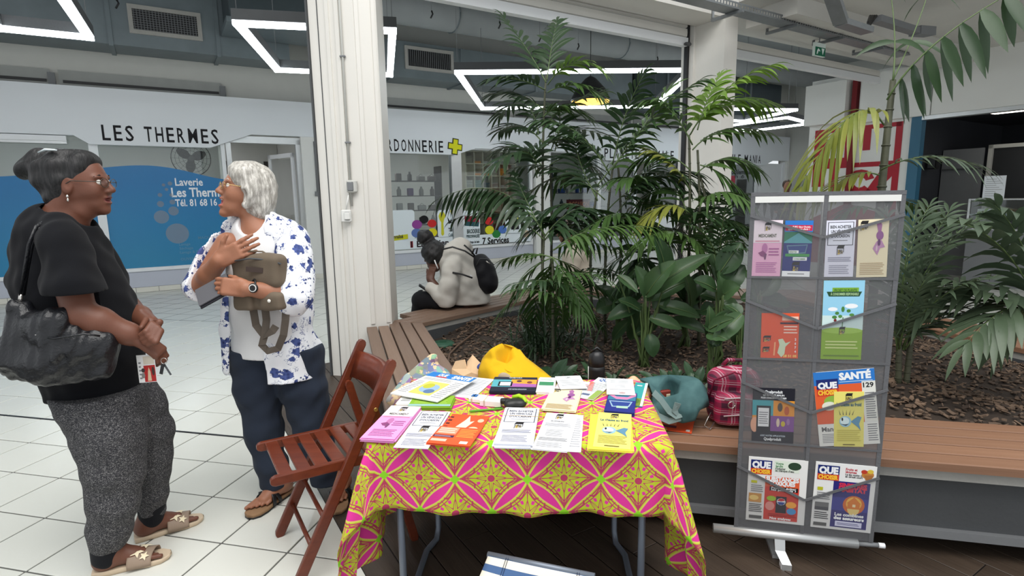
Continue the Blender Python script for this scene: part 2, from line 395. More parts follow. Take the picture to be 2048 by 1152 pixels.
# ------------------------------------------------------------------ floor tiles and deck
TH = math.radians(-13.09); TA = V(math.cos(TH), math.sin(TH), 0); TB = V(-math.sin(TH), math.cos(TH), 0); TS = .33249; T0 = V(-2.2853, 2.5025, 0)
DE0 = V(-1.2, 2.987, 0); DED = V(.5284, -.849, 0); DEN = V(.849, .5284, 0)     # deck edge line and its inward normal
DFAR = V(-1.724, 5.03, 0)
def on_deck(p): return -.02 < (p-DE0).dot(DEN) < 4.05 and (p-DFAR).dot(DED) > -.02
mb = MB(); mb.prism([(-14, .2), (14, .2), (22, 28), (-14, 28)], -.06, -.004)
floor = S('floor', mb, M_grout, 'white square tiled floor of the shopping hall')
def tile_mesh():
    t = MB(); t.bbox((0, 0, -.0035), (TS-.009, TS-.009, .007), .002); return t.mesh('tile', M_tile)
TM = tile_mesh(); cells = []
for j in range(-6, 58):
    for i in range(-40, 46):
        c = T0+TA*((i+.5)*TS)+TB*((j+.5)*TS)
        if c.y < .9 or (c-F0).dot(FN) < -.02 or on_deck(c) and all(on_deck(c+TA*a*TS*.5+TB*b*TS*.5) for a in (-1, 1) for b in (-1, 1)): continue
        q = [project(c+TA*a*TS*.5+TB*b*TS*.5) for a, b in ((-1, -1), (1, -1), (1, 1), (-1, 1))]
        if max(p[0] for p in q) < -250 or min(p[0] for p in q) > 2300 or min(p[1] for p in q) > 1400 or min(p[1] for p in q) < 380: continue
        A = abs(sum(q[k][0]*q[(k+1) % 4][1]-q[(k+1) % 4][0]*q[k][1] for k in range(4)))/2
        inside = max(p[0] for p in q) > 0 and min(p[0] for p in q) < 2048 and min(p[1] for p in q) < 1152
        cells.append((-(A if inside else 0), c.x, c.y))
cells.sort()
for a, x, y in cells[:290]:
    o = put('tile', TM, floor, loc=(x, y, 0)); o.rotation_euler = (0, 0, TH)
mb = MB()
for a, x, y in cells[290:]:
    h = (TS-.009)/2; mb.add([V(x, y, 0)+TA*p*h+TB*q*h for p, q in ((-1, -1), (1, -1), (1, 1), (-1, 1))], [(0, 1, 2, 3)])
mb.build('far_tiles', M_tile, floor, kind='stuff')
mb = MB()   # the wide dark movement joint across the tiles
for u0, u1 in ((-16, 9),): mb.hexa([T0+TA*(a*TS)+TB*((3+b)*TS)+UZ*z for z in (-.001, .0025) for a, b in ((u0, -.035), (u1, -.035), (u1, .02), (u0, .02))])
mb.build('movement_joint', M_black, floor)
mb = MB(); q = [DFAR+DEN*k+DED*d for k, d in ((0, 0), (9, 0), (9, 6.5), (0, 6.5))]
k0 = (DE0-DFAR).dot(DEN)
pl = [DFAR+DEN*(k0+a)+DED*d for a, d in ((0, 0), (4.12, 0), (4.12, 5.2), (0, 5.2))]
mb.hexa([p+UZ*z for z in (-.003, .0005) for p in (pl[0], pl[3], pl[2], pl[1])])
deck = S('floor_deck', mb, M_black, 'dark brown plank floor around the planter')
PW, PLn = .142, .95; rnd = random.Random(4); DM = {}
def plank_mesh(L):
    k = round(L, 2)
    if k not in DM: DM[k] = MB().bbox((0, 0, .003), (k-.004, PW-.005, .006), .0015).mesh('plank', M_deck)
    return DM[k]
drz = math.atan2(DED.y, DED.x)
for i in range(0, 29):
    off = [0, .42, .18, .66, .3][i % 5]; d = -off
    while d < 5.2:
        a, b = max(d, 0), min(d+PLn, 5.2); d += PLn
        if b-a < .05: continue
        c = DFAR+DEN*(k0+(i+.5)*PW)+DED*((a+b)/2); q = project(c)
        if not (-150 < q[0] < 2250 and 560 < q[1] < 1500): continue
        o = put('plank', plank_mesh(b-a), deck, loc=c); o.rotation_euler = (0, 0, drz)

# ------------------------------------------------------------------ columns
mb = MB(); c1 = [(-1.556, 4.644), (-1.30, 4.585), (-1.19, 4.575), (-1.028, 4.655), (-1.06, 5.06), (-1.5, 5.06)]
mb.prism(c1, 0, 5.1); col1 = S('wall_column_1', mb, M_col, 'white painted column with grey conduit beside the bench end')
def c1at(t, seg): a, b = V(*c1[seg], 0), V(*c1[seg+1], 0); return lerp(a, b, t), (b-a).normalized()
mb = MB()
for t, wd, mi in ((.30, .006, 1), (.62, .03, 0), (.93, .035, 0)):
    p, d = c1at(t, 0); nn = V(d.y, -d.x, 0); mb.box(p+UZ*2.5+nn*(.002 if mi else .006), (wd, .012 if not mi else .006, 5.0), mi, rz=math.atan2(d.y, d.x))
p, d = c1at(0, 0); mb.box(p+UZ*2.5+V(-.008, .01, 0), (.012, .05, 5.0), 1, rz=-.23)
mb.build('cover_strip', [M_col, M_dgrey], col1)
for t, z in ((.12, 2.5), (.84, 2.5)):
    p, d = c1at(t, 2); MB().box(p+UZ*(z+.22)+V(d.y, -d.x, 0)*.004, (.03, .014, 4.5), 0, rz=math.atan2(d.y, d.x)).build('corner_strip', M_col, col1)
t = thing('conduit', 'thin grey electrical conduit with clips on the white column', 'conduit', V(-1.29, 4.57, 1.2))
mb = MB(); mb.cyl(V(-1.285, 4.566, 1.45), V(-1.285, 4.566, 5), .009); mb.build('pipe', M_wallg, t)
for z in (1.95, 2.6): MB().bbox(V(-1.285, 4.565, z), (.045, .022, .014), .003).build('clip', M_grey, t)
g = thing('light_switch', 'grey plastic switch box on the white column', 'switch', at(704, 373, 4.55))
p = at(704, 373, 4.55); MB().bbox(p, (.085, .04, .1), .01).build('housing', M_wallg, g); MB().bbox(p+V(-.008, -.022, .0), (.05, .012, .07), .006).build('rocker', M_grey, g)
g = thing('socket_box', 'white double socket box on the white column', 'socket', at(693, 432, 4.55))
p = at(693, 432, 4.55); MB().bbox(p, (.08, .04, .1), .008).build('housing', M_white, g); MB().bbox(p+V(.012, -.024, 0), (.05, .015, .06), .006).build('cover', M_white, g)
MB().cyl(p+V(0, .0, .05), at(697, 390, 4.55), .006).build('cable', M_white, g)
CL0 = V(-1.35, 4.8, 0)                                # line of the shutters, parallel to the shop fronts
def cp(t, v, z): return CL0+FU*t+FN*v+UZ*z
def cbox(mb, t0, t1, v0, v1, z0, z1, mi=0):
    return mb.hexa([cp(t0, v1, z0), cp(t1, v1, z0), cp(t1, v0, z0), cp(t0, v0, z0), cp(t0, v1, z1), cp(t1, v1, z1), cp(t1, v0, z1), cp(t0, v0, z1)], mi)
mb = MB(); cbox(mb, 4.15, 4.37, .0, .47, 0, 5.1); cbox(mb, 4.12, 4.2, -.12, .06, 0, 5.1)
col2 = S('wall_column_2', mb, M_col, 'white painted column behind the tall palms')
mb = MB(); cbox(mb, 4.085, 4.12, -.05, .0, 0, 3.6); mb.build('shutter_rail', M_black, col2)
mb = MB(); cbox(mb, -.1, 4.16, .06, .46, 3.44, 4.6); S('trim_1', mb, M_col, 'white header beam above the rolled shutter')
def shutter(name, t0, t1, z0, z1, lab):
    T = thing(name, lab, 'shutter', cp((t0+t1)/2, 0, z0)); zs = z0+.1; k = 0
    mb = MB(); cbox(mb, t0, t1, -.05, .03, z0, z0+.09); mb.build('bottom_bar', M_frame, T)
    while zs < z1:
        mb = MB(); h = .105; pr = [(-.012, 0), (.012, .01), (.016, h*.5), (.012, h-.012), (-.012, h-.006)]
        mb.loft([[cp(tt, v, zs+z) for v, z in pr] for tt in (t0, t1)], 0, False); mb.build('slat', M_col, T); zs += h
shutter('roller_shutter', .45, 4.06, 3.22, 3.62, 'white roller shutter rolled up between the two columns')
shutter('roller_shutter', 4.4, 8.55, 3.2, 3.38, 'white roller shutter rolled up beside the red lettered wall')
MB().bbox(cp(4.02, .06, 3.23), (.09, .05, .035), .01, rz=.55).build('shutter_stop', M_dgrey, bpy.data.objects['roller_shutter'])

# ------------------------------------------------------------------ ceiling of the arcade, right wing, upper wall, ducts
mb = MB(); mb.hexa([fp(u, v, z) for z in (5.3, 5.45) for u, v in ((-5, 8.3), (26, 8.3), (26, -6), (-5, -6))])
S('ceiling', mb, M_slab, 'grey painted arcade ceiling slab above the shop fronts')
mb = MB(); fbox(mb, -5, 26, 3.2, 3.5, 4.9, 5.3); fbox(mb, -5, 26, 5.6, 5.7, 5.1, 5.3); S('beam_1', mb, M_ceil, 'pale ceiling beam running along the arcade')
mb = MB(); mb.prism([(2.45, 6.3), (3.6, 4.7), (9, 4.7), (12, 9), (6.4, 9.6), (2.9, 7.5)], 3.5, 3.62)
S('ceiling_wing', mb, M_ceil, 'pale lower ceiling over the counter with the black interior')
mb = MB(); cbox(mb, 4.4, 8.8, .55, 1.15, 3.33, 3.5); S('beam_2', mb, M_ceil, 'pale beam under the lower ceiling beside the cable tray')
mb = MB(); cbox(mb, 4.4, 8.8, -.12, .02, 3.56, 5.3); S('wall_bulkhead', mb, M_ceil, 'white bulkhead wall above the second shutter')
mb = MB(); fbox(mb, -5, 20.4, -.25, -.05, 2.9, 5.3); wall_back = S('wall_back', mb, M_wallg, 'pale upper wall over the shop fascias')
mb = MB(); fbox(mb, 20.1, 20.4, -.25, 4.5, 0, 5.3); S('wall_end', mb, M_wallg, 'pale end wall of the arcade')
# long slot windows above the fascias
for k, (a, b) in enumerate(((-1.6, 1.0), (1.1, 3.35), (6.0, 9.2), (9.4, 13), (13.2, 17))):
    mb = MB(); fbox(mb, a, b, -.05, -.02, 3.31, 3.55, 0); fbox(mb, a+.05, b-.05, -.03, .0, 3.36, 3.40, 1)
    w_ = S('window_%d' % (11+k), mb, [mk('slot_grey', (158, 160, 156), .6), M_black], 'long narrow slot window above the shop fascia')
    mb = MB(); fbox(mb, b-.03, b+.06, -.03, .01, 3.3, 3.5); mb.build('bracket', M_grey, w_)
def duct(name, u0, u1, v0, v1, z0, z1, lab, seams, vents, m_):
    T = thing(name, lab, 'duct', fp((u0+u1)/2, (v0+v1)/2, z0))
    mb = MB(); fbox(mb, u0, u1, v0, v1, z0, z1); mb.build('duct_body', m_, T)
    for u in seams:
        mb = MB(); fbox(mb, u-.03, u+.03, v0-.02, v1+.025, z0-.025, z1); mb.build('flange', M_galv, T)
    for (a, b, c, d, vert) in vents:
        mb = MB(); fr = .06
        for A in ((a-fr, b+fr, c-fr, c), (a-fr, b+fr, d, d+fr), (a-fr, a, c, d), (b, b+fr, c, d)): fbox(mb, A[0], A[1], v1, v1+.03, A[2], A[3])
        vt = mb.build('vent', M_conc, T); mb = MB(); fbox(mb, a, b, v1, v1+.006, c, d); mb.build('vent_back', M_black, vt)
        mb = MB(); n_ = int((b-a)/.04)
        for i in range(n_): fbox(mb, a+(i+.3)*(b-a)/n_, a+(i+.5)*(b-a)/n_, v1+.008, v1+.02, c, d)
        if not vert:
            for i in range(9): fbox(mb, a, b, v1+.008, v1+.018, c+(i+.3)*(d-c)/9, c+(i+.45)*(d-c)/9)
        mb.build('vent_grille', M_grey, vt)
    return T
duct('air_duct', -3.5, 4.4, -.02, .62, 3.87, 4.75, 'grey sheet metal air duct with a square mesh grille above the laundry', (-1.1, 1.85, 3.3), [(2.16, 3.02, 4.12, 4.42, False)], M_galv)
duct('air_duct', 4.98, 12.5, -.02, .62, 3.83, 4.5, 'grey sheet metal air duct with an upright louvre above the shoe repair shop', (6.3, 7.75, 9.6), [(6.58, 7.5, 4.05, 4.36, True)], M_galv)
T = thing('round_duct', 'wide round grey ventilation pipe under the arcade ceiling', 'duct', fp(8, 1.6, 4.6)); mb = MB(); mb.tube([fp(5.05, 1.35, 4.85), fp(20, 1.35, 4.85)], .28, 20); mb.build('pipe', M_slab, T)
for u in (5.2, 7.2, 9.3, 11.4, 13.5):
    mb = MB(); mb.tube([fp(u+.03*math.cos(a), 1.35+.29*math.cos(a), 4.85+.29*math.sin(a)) for a in np.linspace(0, 2*PI, 21)], .012, 5); mb.build('clamp', M_galv, T)
T = thing('dark_duct', 'dark sheet metal duct hanging close to the brick red lamp glow', 'duct', fp(13.5, .3, 4)); mb = MB(); fbox(mb, 12.6, 18.5, -.02, .75, 3.6, 4.7); mb.build('duct_body', M_galv2, T)
for u in (13.6, 15.2, 17): mb = MB(); fbox(mb, u-.03, u+.03, -.03, .78, 3.57, 4.7); mb.build('flange', M_galv, T)
T = thing('dark_duct', 'dark duct box hanging beside the square mesh grille', 'duct', fp(3.9, 1.3, 4.2)); mb = MB(); fbox(mb, 3.4, 4.9, .66, 1.5, 4.25, 5.2); mb.build('duct_body', M_galv2, T)
mb = MB(); fbox(mb, 3.35, 4.95, .66, 1.54, 4.17, 4.25); mb.build('flange', M_galv, T)
for k, (u, v, z) in enumerate(((6.4, 2.2, 4.6), (7.6, 2.4, 4.55), (8.6, 2.2, 4.5), (9.6, 2.1, 4.5), (2.0, 1.4, 4.3), (11.5, 2.4, 4.4))):
    T = thing('hanger_wire', ['short loose hanger wire with a black hook near the louvre', 'short loose hanger wire with a black hook above the lit square lamp', 'loose hanger wire under the pale round pipe', 'loose hanger wire above the palm crown', 'loose wire with a twisted end beside the square mesh grille', 'loose hanger wire above the orange lamp'][k], 'wire', fp(u, v, z), group='hanger wires')
    MB().tube([fp(u, v, 5.3), fp(u, v, z)], .006, 5).build('wire', M_grey, T); MB().tube([fp(u, v, z), fp(u+.02, v, z-.05), fp(u-.02, v, z-.12)], .014, 6).build('hook', M_black, T)

# ------------------------------------------------------------------ suspended square LED lamps
def led(label, pts, z=3.2, open_=False):
    P_ = [V(x, y, z) for x, y in pts]; n = len(P_); c = sum(P_, V(0, 0, 0))/n
    T = thing('led_frame_lamp', label, 'lamp', c, group='square LED frame lamps')
    for i in range(n-1 if open_ else n):
        a, b = P_[i], P_[(i+1) % n]; d = (b-a).normalized()
        MB().bar(a-d*.04+UZ*.075, b+d*.04+UZ*.075, .085, .1).build('housing', M_dgrey, T)
        MB().bar(a-d*.04, b+d*.04, .075, .045).build('light_strip', M_led, T)
    for p in P_: MB().cyl(p+UZ*.1, V(p.x, p.y, 5.25), .004, 5).build('suspension_wire', M_grey, T)
led('white LED frame lamp cut off beside the square mesh grille', [(-4.94, 5.778), (-4.331, 6.123), (-3.30, 4.25), (-4.4, 3.6)])
led('white LED frame lamp passing behind the white column', [(-2.612, 5.742), (-1.181, 6.067), (-1.644, 8.116), (-3.035, 7.708)])
led('largest white LED frame lamp above the palms', [(-.699, 8.028), (2.548, 8.108), (2.841, 11.286), (-.513, 11.189)])
led('white LED frame lamp with a sharp corner behind the second column', [(5.952, 12.052), (5.60, 13.75), (4.2, 13.2), (4.3, 11.75)])
led('far white LED frame lamp over the phone shop', [(6.361, 13.205), (7.534, 14.401), (6.634, 15.875), (5.3, 15.0)])
n = NT('amber_glow'); f = n.noise(14, 3); c = n.mix(f, srgb((255, 150, 20)), srgb((255, 214, 120))); n.col(c); n.link(c, n.p.inputs['Emission Color']); n.p.inputs['Emission Strength'].default_value = 1.6
T = thing('pendant_lamp', 'round dark pendant lamp with a glowing amber underside', 'lamp', V(1.5, 10.7, 3.2))
MB().lathe((1.5, 10.7, 3.2), [(.36, .02), (.36, .06), (.27, .24), (.1, .42), (.03, .46)], 24).build('shade', M_black, T)
MB().lathe((1.5, 10.7, 3.2), [(.34, .0), (.35, .03), (.35, .035)], 24).build('glowing_disc', n.m, T); MB().cyl((1.5, 10.7, 3.6), (1.5, 10.7, 5.3), .008, 6).build('cord', M_black, T)

# ------------------------------------------------------------------ cable tray and exit sign
T = thing('cable_tray', 'grey perforated steel cable tray hanging along the header beam', 'cable tray', V(3.2, 6.5, 3.25))
a, b = V(1.5, 5.47, 3.3), V(5.35, 7.95, 3.3); d = (b-a).normalized(); s_ = V(d.y, -d.x, 0)
M_tray = mk('tray_steel', (128, 132, 134), .4, .15, 20, 0, 40, .5)
mb = MB(); mb.bar(a, b, .16, .006); mb.build('tray_floor', M_tray, T)
for sg in (-1, 1):
    mb = MB(); L = (b-a).length; n_ = int(L/.045); q = s_*sg*.08
    mb.bar(a+q+UZ*.006, b+q+UZ*.006, .004, .016); mb.bar(a+q+UZ*.052, b+q+UZ*.052, .004, .016)
    for i in range(n_): p = a+d*(i*L/n_)+q+UZ*.03; mb.bar(p, p+d*.02, .004, .034)
    mb.build('perforated_side', M_tray, T)
for k in range(4):
    p = a+d*(.9+k*.95); MB().bar(p-s_*.25-UZ*.02, p+s_*.12-UZ*.02, .03, .03).build('bracket', M_tray, T); MB().bar(p-s_*.24, p-s_*.24+UZ*.25, .03, .02).build('hanger', M_tray, T)
T = thing('cable_tray', 'steel cable tray elbow with bundled dark cables below the ceiling', 'cable tray', at(1690, 55, 5.6))
q = [at(1660, -20, 5.2), at(1682, 45, 5.4), at(1735, 62, 5.6), at(1752, 38, 5.9), at(1830, 62, 6.4), at(1860, 64, 6.6)]
mb = MB()
for i in range(2): mb.bar(q[i], q[i+1], .12, .05)
mb.build('elbow', M_tray, T); mb = MB(); mb.bar(q[3], q[4], .1, .06); mb.bar(q[4], q[5], .12, .09); mb.build('straight_run', M_grey, T)
for k in range(4): MB().tube([q[2]+V(0, 0, .02*k), q[2]+V(.06, .1, .05+.02*k), q[3]+V(-.02*k, 0, .03)], .012, 6).build('cable', M_black, T)
pe = at(1638, 100, 7.0); T = thing('exit_sign', 'small green and white emergency exit sign hanging from the ceiling', 'sign', pe)
mb = MB(); mb.bar(pe+FU*-.11, pe+FU*.11, .03, .15); mb.build('panel', mk('sign_white', (228, 240, 232), .4, .02), T)
mb = MB(); fr = (pe+FN*.017-FU*.11-UZ*.075, FU, UZ, FN); mb.prism([(.005, .005), (.215, .005), (.215, .1), (.005, .1)], 0, .002, 0, fr)
sg = mb.build('green_field', flat((30, 110, 80)), T); mb = MB()
for P_ in ([(.13, .09), (.19, .09), (.16, .02)], [(.03, .02), (.05, .02), (.07, .06), (.1, .05), (.1, .065), (.06, .085), (.04, .06)]): mb.prism(P_, .002, .004, 0, fr)
mb.build('pictogram', flat((235, 245, 240)), T); MB().cyl(pe+UZ*.075, pe+UZ*.33, .006, 6).build('rod', M_grey, T)

# ------------------------------------------------------------------ shop fronts
def fascia(name, label, u0, u1, prof, words, ws):
    T = thing(name, label, 'sign', fp((u0+u1)/2, .1, 2.4), group='shop fascia boards')
    mb = MB(); mb.prism([(u0, 3.3)]+prof+[(u1, 3.3)], 0.02, .16, 0, (F0, FU, UZ, FN)); mb.build('board', M_fascia, T)
    for (s, a, b, z, h) in words:
        x = a; vs = [text2d(c, .03)[0] for c in s]; n = len(s)
        wid = [(.34 if c == 'I' else .5 if c == ' ' else .95 if c == 'M' else .75) for c in s]; k = (b-a)/sum(wid)
        for c, w_ in zip(s, wid):
            if c != ' ':
                mb = MB(); put_text(mb, c, ffr(.163), x+w_*k*.1, z, h, wd=w_*k*(.4 if c == 'I' else .70), bold=.012); mb.build('letter', M_ink, T)
            x += w_*k
    return T
fascia('shop_sign', 'white fascia board with black letters LES THERMES over the blue laundry window', -2.6, 4.92, [(-2.6, 2.56), (1.2, 2.56), (1.39, 2.43), (3.07, 2.43), (3.74, 2.68), (4.92, 2.68)], [('LES THERMES', 1.55, 3.24, 2.5, .235)], 1)
T = fascia('shop_sign', 'white fascia board with black letters CORDONNERIE and a yellow plus', 4.96, 10.4, [(4.96, 2.43), (7.78, 2.43), (8.28, 2.58), (10.4, 2.58)], [('CORDONNERIE', 5.92, 7.52, 2.47, .235)], 1)
pc = (F0+FU*7.77+UZ*2.6, V(FU*math.cos(-.12)+UZ*math.sin(-.12)), V(UZ*math.cos(-.12)-FU*math.sin(-.12)), FN)
for g_, mt, l in ((.022, flat((60, 62, 30)), .161), (0, flat((222, 220, 30)), .166)):
    mb = MB(); a, b = .05+g_, .15+g_; mb.prism([(-a, -b), (a, -b), (a, -a), (b, -a), (b, a), (a, a), (a, b), (-a, b), (-a, a), (-b, a), (-b, -a), (-a, -a)], l, l+.012, 0, pc); mb.build('plus_mark' if g_ == 0 else 'plus_outline', mt, T)
fascia('shop_sign', 'white fascia board with black letters PLANETE ANIMALE behind the palms', 10.42, 15.3, [(10.42, 2.58), (11.7, 2.58), (12.1, 2.4), (14.9, 2.4), (15.3, 2.6)], [('PLANETE ANIMALE', 12.0, 14.6, 2.46, .24)], 1)
fascia('shop_sign', 'white fascia board with black letters MOBILE MANIA in the far corner', 15.34, 20.05, [(15.34, 2.58), (16, 2.58), (16.3, 2.38), (18.75, 2.38), (19.2, 2.54), (20.05, 2.54)], [('MOBILE MANIA', 16.5, 18.56, 2.44, .24)], 1)
M_int = mk('shop_interior_wall', (214, 214, 208), .7, .05, 3); M_intd = mk('shop_dark_wall', (70, 66, 64), .7, .3, 2)
# party walls, shop floors, back walls, ceilings
mb = MB(); fbox(mb, -4, 20.1, -4.2, -4.05, 0, 3.4); S('wall_shop_back', mb, M_int, 'pale back wall inside the shops')
for k, u in enumerate((4.75, 10.1, 15.25)):
    mb = MB(); fbox(mb, u-.08, u+.08, -4.05, -.2, 0, 3.4); S('wall_party_%d' % (k+1), mb, M_int, 'pale party wall between two shops')
mb = MB(); fbox(mb, -4, 20.1, -4.1, -.2, 2.85, 2.95); S('ceiling_shops', mb, M_int, 'pale ceiling inside the shops')
mb = MB(); fbox(mb, -4, 20.1, -4.1, 0, -.01, 0.002); S('floor_shops', mb, M_tile, 'pale floor inside the shops')
M_tube = emit('shop_tube', (250, 250, 255), 15)
for k, (u, nm) in enumerate(((.4, 'laundry by the wall'), (2.6, 'laundry near the fan'), (6.6, 'shoe repair shop by the dark shelves'), (8.9, 'shoe repair shop over the cube shelf'), (12.6, 'pet shop'), (17.6, 'phone shop'))):
    T = thing('ceiling_or_fill_lamp', 'white ceiling lamp inside the %s' % nm, 'lamp', fp(u, -2, 2.85)); mb = MB(); fbox(mb, u-.6, u+.6, -2.1, -1.9, 2.80, 2.85); mb.build('housing', M_frame, T)
    mb = MB(); fbox(mb, u-.57, u+.57, -2.08, -1.92, 2.785, 2.80); mb.build('diffuser', M_tube, T)
# pillars between the shops
for k, (a, b) in enumerate(((4.58, 4.92), (9.9, 10.3), (15.1, 15.4), (20.0, 20.3))):
    mb = MB(); fbox(mb, a, b, -.1, .14, 0, 2.75); S('wall_pillar_%d' % (k+1), mb, M_white, 'white pillar between two shop fronts')
# plinth walls and skirting tiles
M_skt = mk('skirting_tile', (218, 216, 206), .3, .03, 4)
k = 0
for a, b in ((-3.2, 3.3), (4.95, 9.88), (10.32, 13.9), (15.42, 18.6)):
    k += 1; mb = MB(); fbox(mb, a, b, -.12, .02, .09, .37); S('wall_plinth_%d' % k, mb, M_lav, 'lavender grey low wall under the shop window')
    mb = MB(); fbox(mb, a, b, -.1, .025, 0, .09); bb = S('baseboard_%d' % k, mb, M_grout, 'pale tile skirting under the shop window'); u = a; sm = None
    while u < b-.01:
        e = min(u+.33, b); mb = MB(); fbox(mb, u+.003, e-.003, .02, .032, .004, .087); mb.build('tile', M_skt, bb); u = e
mb = MB(); fbox(mb, 4.56, 4.94, -.1, .16, 0, .085); S('baseboard_5', mb, M_skt, 'pale tile skirting round the white pillar')
def window(nm, label, bays, z0, z1, v=0.):
    mb = MB(); a, b = bays[0][0], bays[-1][1]; f = .06
    fbox(mb, a-f, b+f, v-.05, v+.05, z0-f, z0); fbox(mb, a-f, b+f, v-.05, v+.05, z1, z1+f)
    W = S(nm, mb, M_frame, label)
    for i, (p, q) in enumerate(bays):
        for e in ((p-f, p), (q, q+f)):
            mb = MB(); fbox(mb, e[0], e[1], v-.05, v+.055, z0-f, z1+f); mb.build('frame', M_frame, W)
        mb = MB(); fbox(mb, p, q, v-.008, v, z0, z1); mb.build('pane', M_glass, W)
    return W
W1 = window('window_1', 'wide laundry window with blue wave film and white lettering', [(-2.4, 1.36), (1.48, 3.24)], .42, 2.7)
W2 = window('window_2', 'shoe repair shop window with service stickers', [(5.05, 7.72)], .42, 2.65)
W3 = window('window_3', 'tall glazed shop door panel with service stickers and cube shelves behind', [(7.96, 9.8)], .42, 2.56)
W4 = window('window_4', 'pet shop window crowded with goods behind the palms', [(10.4, 11.9), (12.0, 13.2)], .42, 2.56)
W5 = window('window_5', 'phone shop window seen past the second column', [(15.5, 17.0), (17.1, 18.5)], .42, 2.56)
# blue film: wave-topped sheet stuck on the glass
def bluefilm():
    n = NT('blue_film'); x, y, z = n.xyz(); g = (z*.55).min(1).max(0); f = n.noise(.8, 2)
    n.col(n.mix(g*.6+f*.3, srgb((52, 146, 180)), srgb((22, 112, 182)))); n.set(Roughness=.25, Alpha=.93); return n.m
M_film = bluefilm()
def wave(u): return 2.02+.11*math.sin((u-1.05)*2.0)+.03*math.sin(u*3.1)
for (a, b) in ((-2.4, 1.36), (1.48, 3.24)):
    us = np.linspace(a, b, 30); mb = MB(); mb.prism([(a, .42)]+[(b, .42)]+[(u, wave(u)) for u in us[::-1]], .004, .008, 0, (F0, FU, UZ, FN)); mb.build('blue_film', M_film, W1)
M_wt = flat((236, 240, 244)); M_bub = veil('bubble', (150, 170, 190), .45)
mb = MB(); fr = ffr(.011)
put_text(mb, 'Laverie', fr, 2.70, 1.79, .125, wd=.42, align='c', bold=.02); put_text(mb, 'Les Thermes', fr, 2.42, 1.60, .15, wd=.88, bold=.025); put_text(mb, 'Tél. 81 68 16', fr, 2.78, 1.44, .115, wd=.64, align='c', bold=.02)
mb.build('white_lettering', M_wt, W1)
mb = MB()
for i, (s, z) in enumerate((('MACHINES À LAVER', .86), ('Lavage', .76), ('Séchage', .69), ('Lavage & Repassage', .62), ('OUVERT 7J/7', .5))): put_text(mb, s, fr, 2.45+.3*(i == 0), z, .045, bold=.01)
mb.build('faint_lettering', flat((96, 146, 176)), W1)
for (x, y, r) in ((355, 467, 20), (323, 434, 13), (347, 422, 9), (321, 408, 6), (320, 390, 4), (343, 390, 3.5), (327, 370, 3), (340, 367, 4), (345, 404, 5), (333, 379, 3)):
    d = ray(x, y); t_ = (F0-CAM).dot(FN)/d.dot(FN); p = CAM+d*t_; u, z = (p-F0).dot(FU), p.z; R_ = r*t_/FPX
    mb = MB(); mb.prism([(u+R_*math.cos(a), z+R_*math.sin(a)) for a in np.linspace(0, 2*PI, 25)[:-1]], .009, .011, 0, (F0, FU, UZ, FN)); mb.build('bubble_sticker', M_bub, W1)
# roller blind bar, laundry interior: machines, fan, door
T = thing('roller_blind', 'white roller blind cassette over the laundry window', 'blind', fp(-.8, .1, 2.5)); mb = MB(); fbox(mb, -2.4, 1.1, .03, .12, 2.47, 2.55); mb.build('cassette', M_frame, T); mb = MB(); fbox(mb, -2.4, 1.1, .03, .1, 2.43, 2.47); mb.build('bottom_rail', M_alu, T)
T = thing('wall_fan', 'round black wire cage fan behind the laundry window', 'fan', fp(2.79, -.5, 2.2))
mb = MB(); c = fp(2.79, -.4, 2.28)
for R_ in (.31, .25, .19, .13): mb.tube([c+FU*(R_*math.cos(a))+UZ*(R_*math.sin(a)) for a in np.linspace(0, 2*PI, 29)], .008 if R_ > .3 else .003, 5)
for k in range(16): a = k*PI/8; mb.tube([c+FU*.06*math.cos(a)+UZ*.06*math.sin(a), c+(FU*math.cos(a)+UZ*math.sin(a))*.31], .002, 4)
mb.build('cage', M_black, T)
for k in range(3):
    a = k*2*PI/3+.4; e = FU*math.cos(a)+UZ*math.sin(a); s_ = -FU*math.sin(a)+UZ*math.cos(a)
    mb = MB(); mb.grid(5, 4, lambda i, j: c-FN*.05+e*(.04+.22*i)+s_*((j-.5)*.16*math.sin(PI*(.2+.7*i)))+FN*(j-.5)*.05); mb.build('blade', M_intd, T)
MB().lathe(c, [(.05, -.06), (.06, 0), (.04, .04)], 14, axis=FN).build('hub', M_intd, T); MB().tube([c-UZ*.3, c-UZ*.9], .014, 6).build('pole', M_alu, T); MB().bar(c-FN*.08-UZ*.02, c-FN*.3-UZ*.1, .1, .14).build('motor', M_black, T)
for k, u in enumerate((-1.7, -.9, -.1)):
    T = thing('washing_machine', ['white front loading washing machine at the far wall end behind the blue film', 'middle white washing machine behind the blue film', 'white washing machine nearest the window mullion behind the blue film'][k].replace('nearest', 'beside'), 'washing machine', fp(u, -3.4, 0), group='laundry machines'); mb = MB(); fbox(mb, u-.32, u+.32, -3.9, -3.2, .0, 1.1); mb.build('cabinet', M_white, T)
    MB().lathe(fp(u, -3.2, .6), [(.2, 0), (.22, .02), (.2, .05), (.15, .04)], 20, axis=FN).build('door', M_grey, T); mb = MB(); fbox(mb, u-.28, u+.28, -3.2, -3.19, .95, 1.05); mb.build('control_panel', M_dgrey, T)
D = MB(); fbox(D, 3.32, 3.4, -.06, .06, 0, 2.62); fbox(D, 4.5, 4.58, -.06, .06, 0, 2.62); fbox(D, 3.32, 4.58, -.06, .06, 2.54, 2.66); D1 = S('door_1', D, M_alu, 'open laundry doorway with a swung glass door')
dd = (FN*-1+FU*-.35).normalized(); h0 = fp(4.47, -.08, 0)
